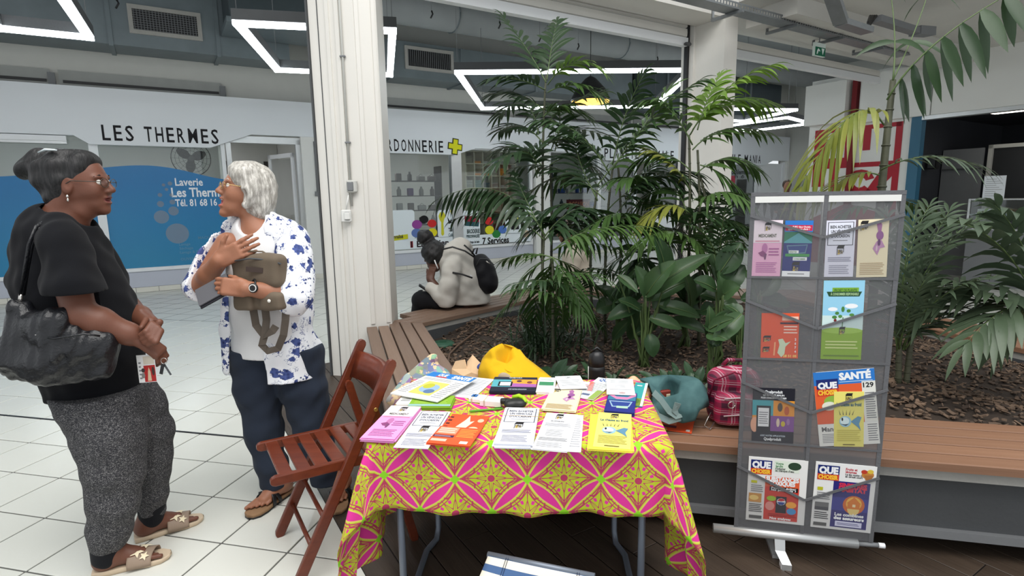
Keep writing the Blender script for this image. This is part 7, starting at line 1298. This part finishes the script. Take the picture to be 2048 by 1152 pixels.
# plaid backpack
def plaid():
    n = NT('plaid_cloth'); x, y, z = n.xyz(); a = ((x*.9+y*.4)*17.).fract(); b = (z*17.).fract(); wv = (a.lt(.07)).max(b.lt(.07)).max((a-.2).abs().lt(.02)).max((b-.2).abs().lt(.02)); dk = ((a-.6).abs().lt(.2))*.5+((b-.6).abs().lt(.2))*.5
    c = n.mix(dk, srgb((168, 28, 74)), srgb((70, 16, 44))); n.col(n.mix(wv*.75, c, srgb((206, 170, 180)))); n.set(Roughness=.6); n.bump(n.noise(400, 2), .2, .003); return n.m
M_pl = plaid(); T = thing('backpack', 'magenta plaid backpack sitting on the bench behind the mesh display', 'backpack', V(1.03, 2.45, BZ))
Rp = np.array([V(.97, -.24, 0), V(.24, .97, 0), UZ]); s = SD(.0045); c = V(1.02, 2.475, .575); s.box(c, (.115, .06, .125), Rp, .05, .02).ell(c+UZ*.085, (.105, .055, .06), Rp, .03).box(c+V(-.018, -.075, -.035), (.095, .035, .075), Rp, .03, .008).wob(.003, 40, None, 3); s.build('bag_body', M_pl, T)
for dz, dx in ((.02, .1), (-.06, .1)): MB().tube([c+V(-.10+.02, -.098+.0, dz), c+V(-.02, -.116, dz+.012), c+V(.06, -.128, dz)], .0035, 6).build('zip', flat((200, 180, 186), .3), T)
MB().tube([c+V(-.12, -.02, -.0), c+V(-.11, -.045, .09), c+V(-.03, -.07, .135), c+V(.08, -.085, .10), c+V(.11, -.07, .0)], .004, 6).build('piping', flat((120, 24, 54)), T)
MB().tube([c+V(-.055+.015*math.cos(a), -.118, .0+.015*math.sin(a)) for a in np.linspace(0, 2*PI, 13)], .0025, 5).build('zip_ring', MATS['silver'], T); MB().tube([c+V(-.05, .02, .14), c+V(-.03, .01, .17), c+V(.03, 0, .17), c+V(.05, 0, .14)], .009, 8).build('handle', M_pl, T); MB().tube([c+V(-.12, -.05, -.06), c+V(-.16, -.08, -.11), c+V(-.14, -.1, -.12), c+V(-.11, -.07, -.1)], .003, 5).build('key_loop', MATS['silver'], T)

# ------------------------------------------------------------------ plants
def leafmat(name, a, b, rough=.38, tip=None):
    n = NT(name); f = n.noise(5, 3); g = n.noise(70, 2); inf = n.node('ShaderNodeObjectInfo'); r = X(n.t, inf.outputs['Random']); c = n.mix(f*.6+r*.45, srgb(a), srgb(b)); n.col(n.mix(g*.25, c, tuple(x*.55 for x in srgb(a)))); n.set(Roughness=rough); n.p.inputs['Specular IOR Level'].default_value = .45
    tr = n.node('ShaderNodeBsdfTranslucent'); n.link(c, tr.inputs[0]); ms = n.node('ShaderNodeMixShader'); ms.inputs[0].default_value = .18; n.link(n.p.outputs[0], ms.inputs[1]); n.link(tr.outputs[0], ms.inputs[2]); n.link(ms.outputs[0], n.out.inputs[0]); return n.m
M_lf = {'dark': leafmat('palm_leaf_dark', (34, 54, 36), (62, 88, 52)), 'mid': leafmat('palm_leaf_mid', (44, 72, 38), (88, 118, 58)), 'bright': leafmat('palm_leaf_bright', (66, 104, 34), (126, 158, 60)), 'grey': leafmat('palm_leaf_grey', (52, 68, 54), (98, 116, 88)), 'yel': leafmat('palm_leaf_yellow', (84, 104, 36), (150, 150, 70)), 'big': leafmat('broad_leaf', (34, 62, 38), (84, 112, 72), .3), 'low': leafmat('low_leaf', (30, 56, 38), (66, 96, 62), .35)}
M_stem = mk('palm_stem', (74, 76, 58), .6, .25, 12, .2, 60); M_rach = mk('palm_rachis', (84, 104, 60), .5, .15, 10)
GV = V(0, 0, -1)
def blade(mb, b, d, L, w, droop, nrm, n=5, mi=0):
    d = d.normalized(); s_ = d.cross(nrm)
    if s_.length < .1: s_ = d.cross(V(1, 0, 0))
    s_.normalize(); up = s_.cross(d); vs = []
    for k in range(n+1):
        t = k/n; p = b+d*(L*t*(1-.12*droop*t))+GV*(droop*L*t*t*.75); ww = w*.5*(math.sin(PI*min(1, t*.94+.06))**.75)*(1.15-.3*t)
        if k == n: vs += [p]
        else: vs += [p-s_*ww+up*ww*.25, p, p+s_*ww+up*ww*.25]
    fs = []
    for k in range(n-1):
        a = 3*k; fs += [(a, a+1, a+4, a+3), (a+1, a+2, a+5, a+4)]
    a = 3*(n-1); fs += [(a, a+1, 3*n), (a+1, a+2, 3*n)]; mb.add(vs, fs, mi, True)
def bez(p, t):
    q = list(p)
    while len(q) > 1: q = [lerp(q[i], q[i+1], t) for i in range(len(q)-1)]
    return q[0]
def frond(T, ctrl, L, n, tone, rg, w=.024, droop=.5, sweep=.95, rad=.005, t0=.12, objs=False, hang=0.):
    mb = MB(); pts = [bez(ctrl, t) for t in np.linspace(0, 1, 12)]; mb.tube(pts, [rad*(1.05-.75*k/11) for k in range(12)], 6, 1); leaves = []
    for i in range(n):
        t = t0+(1-t0)*(i+.5)/n; p = bez(ctrl, t); tg = (bez(ctrl, min(1, t+.03))-bez(ctrl, t-.03)).normalized(); sd_ = tg.cross(V(0, 0, 1)); sd_ = sd_.normalized() if sd_.length > .05 else V(1, 0, 0); up = sd_.cross(tg).normalized()
        prof = .55+.6*math.sin(PI*min(1, .12+t*.86)); A = sweep*(1.05-.5*t)+rg.uniform(-.09, .09)
        for q in (-1, 1):
            d = tg*math.cos(A)+sd_*q*math.sin(A)+up*rg.uniform(.0, .28); d = d.normalized()*(1-hang)+GV*hang; l = L*prof*rg.uniform(.85, 1.12); leaves.append((p, d, l, w*rg.uniform(.85, 1.1)*(.7+.4*prof), droop*rg.uniform(.6, 1.25), up))
    leaves.append((bez(ctrl, 1.), (ctrl[-1]-bez(ctrl, .9)), L*.6, w*.8, droop, V(0, 0, 1)))
    if objs:
        fr_ = mb.build('frond', [M_lf[tone], M_rach], T)
        for lf in leaves: m2 = MB(); blade(m2, *lf[:5], lf[5]); m2.build('leaflet', M_lf[tone], fr_)
    else:
        for lf in leaves: blade(mb, *lf[:5], lf[5])
        mb.build('frond', [M_lf[tone], M_rach], T)
def stem(T, pts, r0, r1, rings=True):
    pts = [V(p) for p in pts]; n = 14; q = [bez(pts, t) for t in np.linspace(0, 1, n)]; MB().tube(q, [lerp(r0, r1, k/(n-1)) for k in range(n)], 9).build('stem', M_stem, T)
    if rings:
        for k in range(1, n-1, 1): MB().tube([lerp(q[k], q[k+1], .0), lerp(q[k], q[k+1], .08)], lerp(r0, r1, k/n)*1.18, 8).build('stem_ring', M_stem, T)
def palm(lab, base, Y, stems, fronds, tone, seed, L=60, n=13, w=.022, droop=.5, grp='tall palms in the planter', rs=(.013, .008), objs=False, hang=0., fill=None):
    rg = random.Random(seed); p = at(base[0], base[1], Y); T = thing('palm', lab, 'palm', V(p.x, Y, bedz(p.x, Y)), group=grp)
    for st in stems: b = at(*st[0], Y); stem(T, [V(b.x, b.y, bedz(b.x, b.y)-.02)]+[at(x, y, Y+.04*i) for i, (x, y) in enumerate(st[1:])], *rs)
    if fill:
        nf, x0, x1, y0, y1 = fill
        for k in range(nf):
            sx, sy = rg.uniform(x0, x1), rg.uniform(y0, y1); dr = rg.choice((-1, 1)); ln = rg.uniform(60, 130); fronds = fronds+[([(base[0]+(sx-base[0])*.4, sy+rg.uniform(20, 60)), (sx, sy-rg.uniform(20, 70)), (sx+dr*ln, sy+rg.uniform(-30, 60))], {'tone': rg.choice((tone, 'dark', 'mid')), 'z': rg.uniform(-.6, .6)})]
    for k, f in enumerate(fronds):
        o = f[1] if len(f) > 1 else {}; zs = o.get('z', rg.uniform(-.35, .35)); q = f[0]; m_ = len(q)
        c = [at(x, y, Y+zs*i/(m_-1)) for i, (x, y) in enumerate(q)]; px = ppm(c[0]); frond(T, c, o.get('L', L)*px, o.get('n', n), o.get('tone', tone), rg, o.get('w', w), o.get('droop', droop), o.get('sweep', .95), o.get('rad', .005), objs=o.get('objs', objs), hang=o.get('hang', hang))
    return T
palm('tallest slender palm with a loose feathery crown reaching the roller shutter', (1088, 600), 4.6, [[(1084, 620), (1086, 430), (1082, 300), (1092, 150)], [(1096, 620), (1108, 480), (1100, 330)]],
  [([(1092, 165), (1060, 100), (1005, 32)],), ([(1094, 160), (1102, 90), (1114, 42)],), ([(1095, 170), (1140, 100), (1200, 140)], {'tone': 'bright'}), ([(1090, 180), (1040, 150), (985, 158)],), ([(1095, 185), (1150, 150), (1205, 198)], {'tone': 'mid'}), ([(1088, 220), (1035, 175), (985, 190)],), ([(1090, 250), (1135, 200), (1205, 185)], {'tone': 'mid'}), ([(1085, 285), (1045, 232), (1000, 262)],), ([(1082, 300), (1125, 255), (1185, 300)],), ([(1086, 335), (1040, 275), (1000, 300)],), ([(1100, 330), (1150, 290), (1200, 350)],), ([(1086, 235), (1110, 200), (1170, 230)], {'tone': 'mid'})], 'dark', 1, 60, 12, .034, fill=(5, 1050, 1150, 180, 330))
palm('broad dark palm with long hanging leaflets in front of the pet shop', (1215, 600), 4.3, [[(1212, 620), (1205, 480), (1225, 340)], [(1232, 620), (1250, 480), (1236, 330)], [(1190, 620), (1170, 500), (1195, 380)]],
  [([(1195, 370), (1275, 275), (1335, 180)], {'L': 95, 'n': 15, 'tone': 'mid', 'w': .032}), ([(1225, 340), (1290, 230), (1400, 160)], {'L': 70}), ([(1220, 350), (1160, 235), (1075, 240)],), ([(1225, 330), (1245, 220), (1290, 145)],), ([(1210, 400), (1120, 310), (1030, 335)],), ([(1215, 420), (1300, 330), (1390, 345)], {'L': 80}), ([(1210, 450), (1150, 380), (1085, 425)],), ([(1205, 470), (1270, 410), (1345, 475)],), ([(1195, 400), (1150, 320), (1150, 270)],), ([(1230, 380), (1320, 300), (1420, 390)],), ([(1230, 430), (1280, 370), (1310, 320)],), ([(1180, 480), (1110, 420), (1050, 470)],), ([(1240, 480), (1330, 430), (1400, 480)],)], 'dark', 2, 68, 14, .030, .6, hang=.15, fill=(9, 1120, 1330, 350, 520))
palm('bright green palm spreading in front of the second column', (1390, 590), 4.0, [[(1372, 620), (1384, 450), (1378, 270)], [(1400, 620), (1405, 470), (1395, 300)], [(1425, 620), (1440, 500), (1400, 350)]],
  [([(1380, 270), (1440, 160), (1550, 128)], {'tone': 'bright', 'L': 62}), ([(1385, 260), (1440, 175), (1535, 205)], {'tone': 'bright', 'L': 80, 'w': .03, 'n': 15}), ([(1385, 300), (1440, 235), (1535, 265)], {'tone': 'mid'}), ([(1385, 290), (1340, 195), (1295, 200)], {'tone': 'mid'}), ([(1380, 340), (1320, 280), (1265, 330)],), ([(1390, 350), (1450, 290), (1515, 340)],), ([(1390, 420), (1430, 360), (1490, 400)],), ([(1385, 430), (1330, 385), (1285, 445)], {'tone': 'yel'}), ([(1380, 380), (1350, 320), (1300, 300)], {'tone': 'yel'}), ([(1400, 330), (1450, 340), (1500, 400)],), ([(1390, 470), (1440, 420), (1500, 460)],), ([(1380, 480), (1330, 440), (1280, 490)],), ([(1420, 500), (1470, 430), (1520, 480)],), ([(1395, 260), (1410, 200), (1440, 150)], {'tone': 'bright'})], 'mid', 3, 62, 13, .028, .6, hang=.15, fill=(8, 1330, 1480, 330, 520))
palm('palm with one long frond arching over the seated hoodie', (1085, 610), 4.15, [[(1078, 620), (1085, 540), (1088, 470)]],
  [([(1090, 470), (1010, 330), (878, 398)], {'L': 62, 'n': 18, 'w': .034, 'droop': .7, 'hang': .45}), ([(1088, 480), (1010, 395), (905, 440)], {'n': 12, 'L': 40}), ([(1088, 470), (1050, 400), (1030, 350)],), ([(1088, 475), (1140, 400), (1200, 420)],), ([(1090, 480), (1120, 430), (1170, 480)],)], 'dark', 4, 55, 13, .03, .7, hang=.2, fill=(2, 1040, 1200, 420, 540))
palm('low fan shaped palm over the bark with spread leaflets', (1105, 640), 3.75, [[(1106, 660), (1106, 600), (1105, 520)]],
  [([(1105, 515), (1060, 530), (1028, 590)],), ([(1105, 515), (1085, 570), (1068, 640)],), ([(1105, 515), (1110, 570), (1120, 640)],), ([(1105, 515), (1150, 530), (1195, 580)],), ([(1105, 515), (1140, 560), (1170, 630)],), ([(1105, 515), (1060, 500), (1010, 520)],), ([(1108, 500), (1170, 440), (1310, 455)], {'L': 75, 'droop': 1.1, 'n': 16, 'w': .024}), ([(1106, 500), (1160, 470), (1240, 500)], {'droop': 1.0}), ([(1104, 560), (1050, 560), (990, 640)],), ([(1104, 580), (1150, 590), (1200, 650)],)], 'mid', 5, 55, 12, .022, .7, fill=(5, 1060, 1200, 560, 620))
palm('small dark palm beside the mesh display', (1445, 600), 3.7, [[(1440, 620), (1440, 560), (1438, 530)]], [([(1438, 530), (1450, 450), (1510, 455)],), ([(1438, 530), (1420, 460), (1380, 450)],), ([(1438, 530), (1470, 480), (1520, 510)],), ([(1438, 530), (1440, 470), (1450, 420)],), ([(1438, 535), (1400, 500), (1370, 520)],)], 'dark', 6, 42, 12, .014, .5)
# grassy clump
rg = random.Random(21)
T = thing('grass_clump', 'arching grassy clump beside the far bench and the fan palm', 'plant', V(.28, 4.0, bedz(.28, 4.0))); mb = MB(); b0 = at(1090, 640, 4.0)
for k in range(170):
    b = V(b0.x+rg.gauss(0, .12), 4.0+rg.gauss(0, .14), 0); b.z = bedz(b.x, b.y)-.01; a = rg.uniform(0, 2*PI); e = rg.uniform(.5, 1.35); blade(mb, b, V(math.cos(a)*math.cos(e), math.sin(a)*math.cos(e), math.sin(e)), rg.uniform(.35, .75), rg.uniform(.010, .016), rg.uniform(.3, .9), V(0, 0, 1), 7)
mb.build('blades', M_lf['dark'], T, kind='stuff')
# broad leaved plants
def broad(mb, b, tip, w, nrm, sag, mi=0, n=9, m=6):
    d = tip-b; L = d.length; d.normalize(); s_ = d.cross(nrm).normalized(); up = s_.cross(d)
    def f(i, j):
        t = j; ww = w*.5*math.sin(PI*min(1, .04+t*.96))**.62*(1.12-.35*t); x = (i-.5)*2
        return b+d*(L*t)+up*(sag*L*math.sin(PI*t))+s_*(ww*x)+up*(abs(x)**1.5*ww*.38+.0035*math.sin(t*30+abs(x)*3)*abs(x))
    mb.grid(m+1, n+1, f, mi)
def bigplant(lab, root, Y, leaves, seed, tone='big', grp='broad leaved plants'):
    rg = random.Random(seed); p = at(*root, Y); z = bedz(p.x, Y); T = thing('broad_leaf_plant', lab, 'plant', V(p.x, Y, z), group=grp); rt = V(p.x, Y, z-.01)
    for k, (b, t, w) in enumerate(leaves):
        dz = rg.uniform(-.2, .2); B, P_ = at(*b, Y+dz*.4), at(*t, Y+dz); px = ppm(B); nrm = (V(0, -.75, .65)+V(rg.uniform(-.3, .3), 0, rg.uniform(-.1, .3))).normalized(); mb = MB(); broad(mb, B, P_, w*px, nrm, rg.uniform(.04, .12)); lf = mb.build('leaf', M_lf[tone], T)
        MB().tube([bez([rt+V(rg.uniform(-.04, .04), rg.uniform(-.04, .04), 0), lerp(rt, B, .5)+V(0, 0, .05), B], q) for q in np.linspace(0, 1, 7)], [.009, .008, .008, .007, .006, .006, .005], 7).build('leaf_stalk', M_rach, lf)
        MB().tube([lerp(B, P_, q)+((P_-B).normalized().cross(nrm).normalized()).cross((P_-B).normalized())*(.0+rg.uniform(.0, .001)+.08*(P_-B).length*math.sin(PI*q)) for q in np.linspace(0, .92, 8)], [.004, .0038, .0034, .003, .0026, .002, .0015, .001], 5).build('midrib', M_rach, lf)
bigplant('broad leaved plant with one yellow tipped hanging leaf in the middle of the bed', (1290, 650), 3.75, [((1289, 591), (1424, 508), 46), ((1292, 591), (1353, 520), 44), ((1285, 607), (1260, 680), 50), ((1283, 611), (1214, 640), 36), ((1318, 611), (1403, 636), 34), ((1299, 636), (1364, 658), 30), ((1340, 640), (1413, 666), 30), ((1272, 668), (1316, 648), 26), ((1299, 668), (1307, 715), 32), ((1236, 551), (1277, 586), 22), ((1330, 560), (1308, 470), 48), ((1300, 600), (1270, 530), 38), ((1280, 620), (1235, 600), 32), ((1300, 600), (1380, 560), 36), ((1260, 640), (1225, 680), 26), ((1310, 620), (1340, 580), 34)], 1)
bigplant('tall broad leaved plant with two upright glossy leaves beside the mesh display', (1440, 650), 3.6, [((1435, 560), (1412, 468), 36), ((1440, 545), (1482, 484), 50), ((1445, 575), (1490, 530), 46), ((1432, 580), (1386, 560), 42), ((1448, 590), (1482, 572), 44), ((1436, 600), (1400, 590), 40), ((1440, 600), (1436, 540), 46), ((1445, 610), (1478, 620), 36), ((1430, 615), (1400, 625), 32), ((1445, 560), (1470, 515), 44)], 2)
bigplant('pale green broad leaved plant hanging over the bark near the plaid backpack', (1480, 665), 3.3, [((1483, 628), (1424, 690), 40), ((1480, 640), (1440, 650), 34), ((1482, 630), (1450, 610), 36), ((1485, 640), (1470, 690), 34), ((1475, 640), (1436, 668), 32)], 3)
bigplant('pale green broad leaved plant tucked behind the mesh display', (1520, 640), 3.5, [((1515, 590), (1490, 540), 40), ((1520, 590), (1560, 550), 40), ((1515, 600), (1480, 600), 36), ((1525, 600), (1580, 610), 36), ((1520, 580), (1525, 500), 40)], 4)
def scatter_leaves(cx, cy, n, seed, sp):
    rg = random.Random(seed); return [((cx+rg.uniform(-12, 12), cy-rg.uniform(5, 30)), (cx+rg.uniform(-sp, sp), cy-rg.uniform(-20, 90)), rg.uniform(26, 40)) for _ in range(n)]
bigplant('dark broad leaved plant in the shade between the palms', (1370, 640), 4.0, scatter_leaves(1370, 625, 14, 5, 60), 5); bigplant('dark broad leaved plant behind the yellow tipped leaf', (1235, 640), 4.15, scatter_leaves(1235, 625, 13, 6, 60), 6); bigplant('low broad leaved plant under the bright green palm', (1425, 690), 3.35, scatter_leaves(1425, 680, 10, 7, 50), 7)
def lowplant(lab, x, y, Y, n, L, seed):
    rg = random.Random(seed); p = at(x, y, Y); z = bedz(p.x, Y); T = thing('low_plant', lab, 'plant', V(p.x, Y, z), group='low leafy plants in the mulch')
    for k in range(n):
        a = rg.uniform(0, 2*PI); e = rg.uniform(.25, 1.2); b = V(p.x+rg.gauss(0, .05), Y+rg.gauss(0, .05), z-.005); d = V(math.cos(a)*math.cos(e), math.sin(a)*math.cos(e), math.sin(e)); l = L*rg.uniform(.7, 1.2); mb = MB(); mid = b+d*l*.45
        mb.tube([b, mid], .0025, 5, 1); broad(mb, mid, b+d*l+V(0, 0, -.25*l*math.cos(e)), l*.26, (V(0, 0, 1)-d*d.z+V(0, -.2, 0)).normalized(), .08, 0, 6, 4); mb.build('leaf', [M_lf['low'], M_rach], T)
lowplant('leafy low plant beside the flask', 1150, 740, 3.08, 22, .24, 31); lowplant('leafy low plant under the fan palm', 1100, 720, 3.3, 22, .26, 32); lowplant('leafy low plant between the flask and the yellow leaf tip', 1215, 715, 3.2, 20, .24, 33); lowplant('leafy low plant beyond the teal tote', 1330, 742, 2.98, 20, .2, 34); lowplant('leafy low plant beside the plaid backpack', 1385, 735, 3.02, 20, .2, 35); lowplant('leafy low plant under the pale broad leaves', 1350, 705, 3.2, 18, .2, 36); lowplant('narrow leafy low plant beside the irrigation hose', 1060, 700, 3.35, 14, .24, 37)
# tall single trunk palm and arching palm near the wing
palm('tall single trunk palm with a big drooping frond above the mesh display', (1745, 600), 3.5, [[(1745, 640), (1752, 470), (1772, 280), (1786, 160)]],
  [([(1774, 200), (1845, 70), (2090, -50)], {'L': 88, 'n': 8, 'tone': 'dark', 'w': .06, 'droop': .5, 'hang': .62, 'objs': True, 'z': -.3, 'rad': .006}), ([(1768, 250), (1712, 150), (1598, 385)], {'L': 100, 'n': 17, 'tone': 'yel', 'w': .03, 'droop': 1.3, 'objs': True, 'z': -.1}), ([(1762, 340), (1850, 290), (1965, 335)], {'L': 70, 'n': 10, 'tone': 'grey', 'w': .018}), ([(1786, 160), (1798, 50), (1770, -70)], {'n': 2, 'L': 70, 'w': .04, 'hang': .4, 'tone': 'dark'}), ([(1786, 160), (1840, 50), (1870, -60)], {'n': 2, 'L': 70, 'w': .04, 'hang': .4, 'tone': 'dark'}), ([(1758, 350), (1700, 330), (1640, 400)], {'n': 10, 'L': 60, 'tone': 'yel'}), ([(1756, 400), (1820, 390), (1880, 440)], {'n': 10, 'L': 55}), ([(1752, 420), (1700, 400), (1680, 440)], {'n': 8, 'L': 50})], 'mid', 7, 70, 10, .024, .7, 'palms beside the counter shop', (.030, .017))
palm('dense arching palm with grey green fronds over the bark beside the display', (1800, 720), 2.95, [[(1800, 740), (1798, 660), (1800, 600)], [(1815, 740), (1822, 680), (1830, 600)]],
  [([(1800, 690), (1820, 540), (1935, 455)], {'L': 90}), ([(1798, 690), (1790, 540), (1775, 430)],), ([(1805, 700), (1860, 560), (2040, 545)], {'L': 100}), ([(1800, 690), (1840, 510), (1900, 420)],), ([(1795, 690), (1800, 560), (1830, 430)],), ([(1808, 700), (1880, 600), (1990, 640)], {'L': 90}), ([(1795, 700), (1780, 600), (1770, 520)],), ([(1810, 690), (1850, 470), (1990, 420)], {'L': 80}), ([(1800, 690), (1830, 560), (1860, 480)],), ([(1805, 695), (1840, 600), (1950, 560)],), ([(1800, 690), (1800, 500), (1860, 410)], {'w': .018}), ([(1798, 700), (1810, 620), (1850, 560)],)], 'grey', 8, 78, 16, .020, .55, 'palms beside the counter shop', (.016, .012))
palm('near palm with wide dusty leaflets arching in beyond the front bench', (2090, 700), 2.75, [[(2100, 760), (2095, 680), (2080, 620)]],
  [([(2085, 640), (2030, 470), (1905, 440)], {'L': 120, 'n': 11, 'w': .05, 'objs': True, 'z': -.1}), ([(2085, 640), (1990, 520), (1850, 610)], {'L': 110, 'n': 13, 'w': .042, 'objs': True, 'z': .1}), ([(2090, 640), (2040, 560), (1930, 690)], {'L': 100, 'n': 12, 'w': .04}), ([(2085, 630), (2060, 480), (1990, 410)], {'L': 110, 'n': 11, 'w': .045}), ([(2085, 640), (2060, 560), (2000, 700)], {'L': 90, 'n': 11, 'w': .036}), ([(2090, 650), (2000, 600), (1900, 560)], {'L': 100, 'n': 12, 'w': .04})], 'grey', 9, 100, 12, .04, .7, 'palms beside the counter shop', (.018, .014))
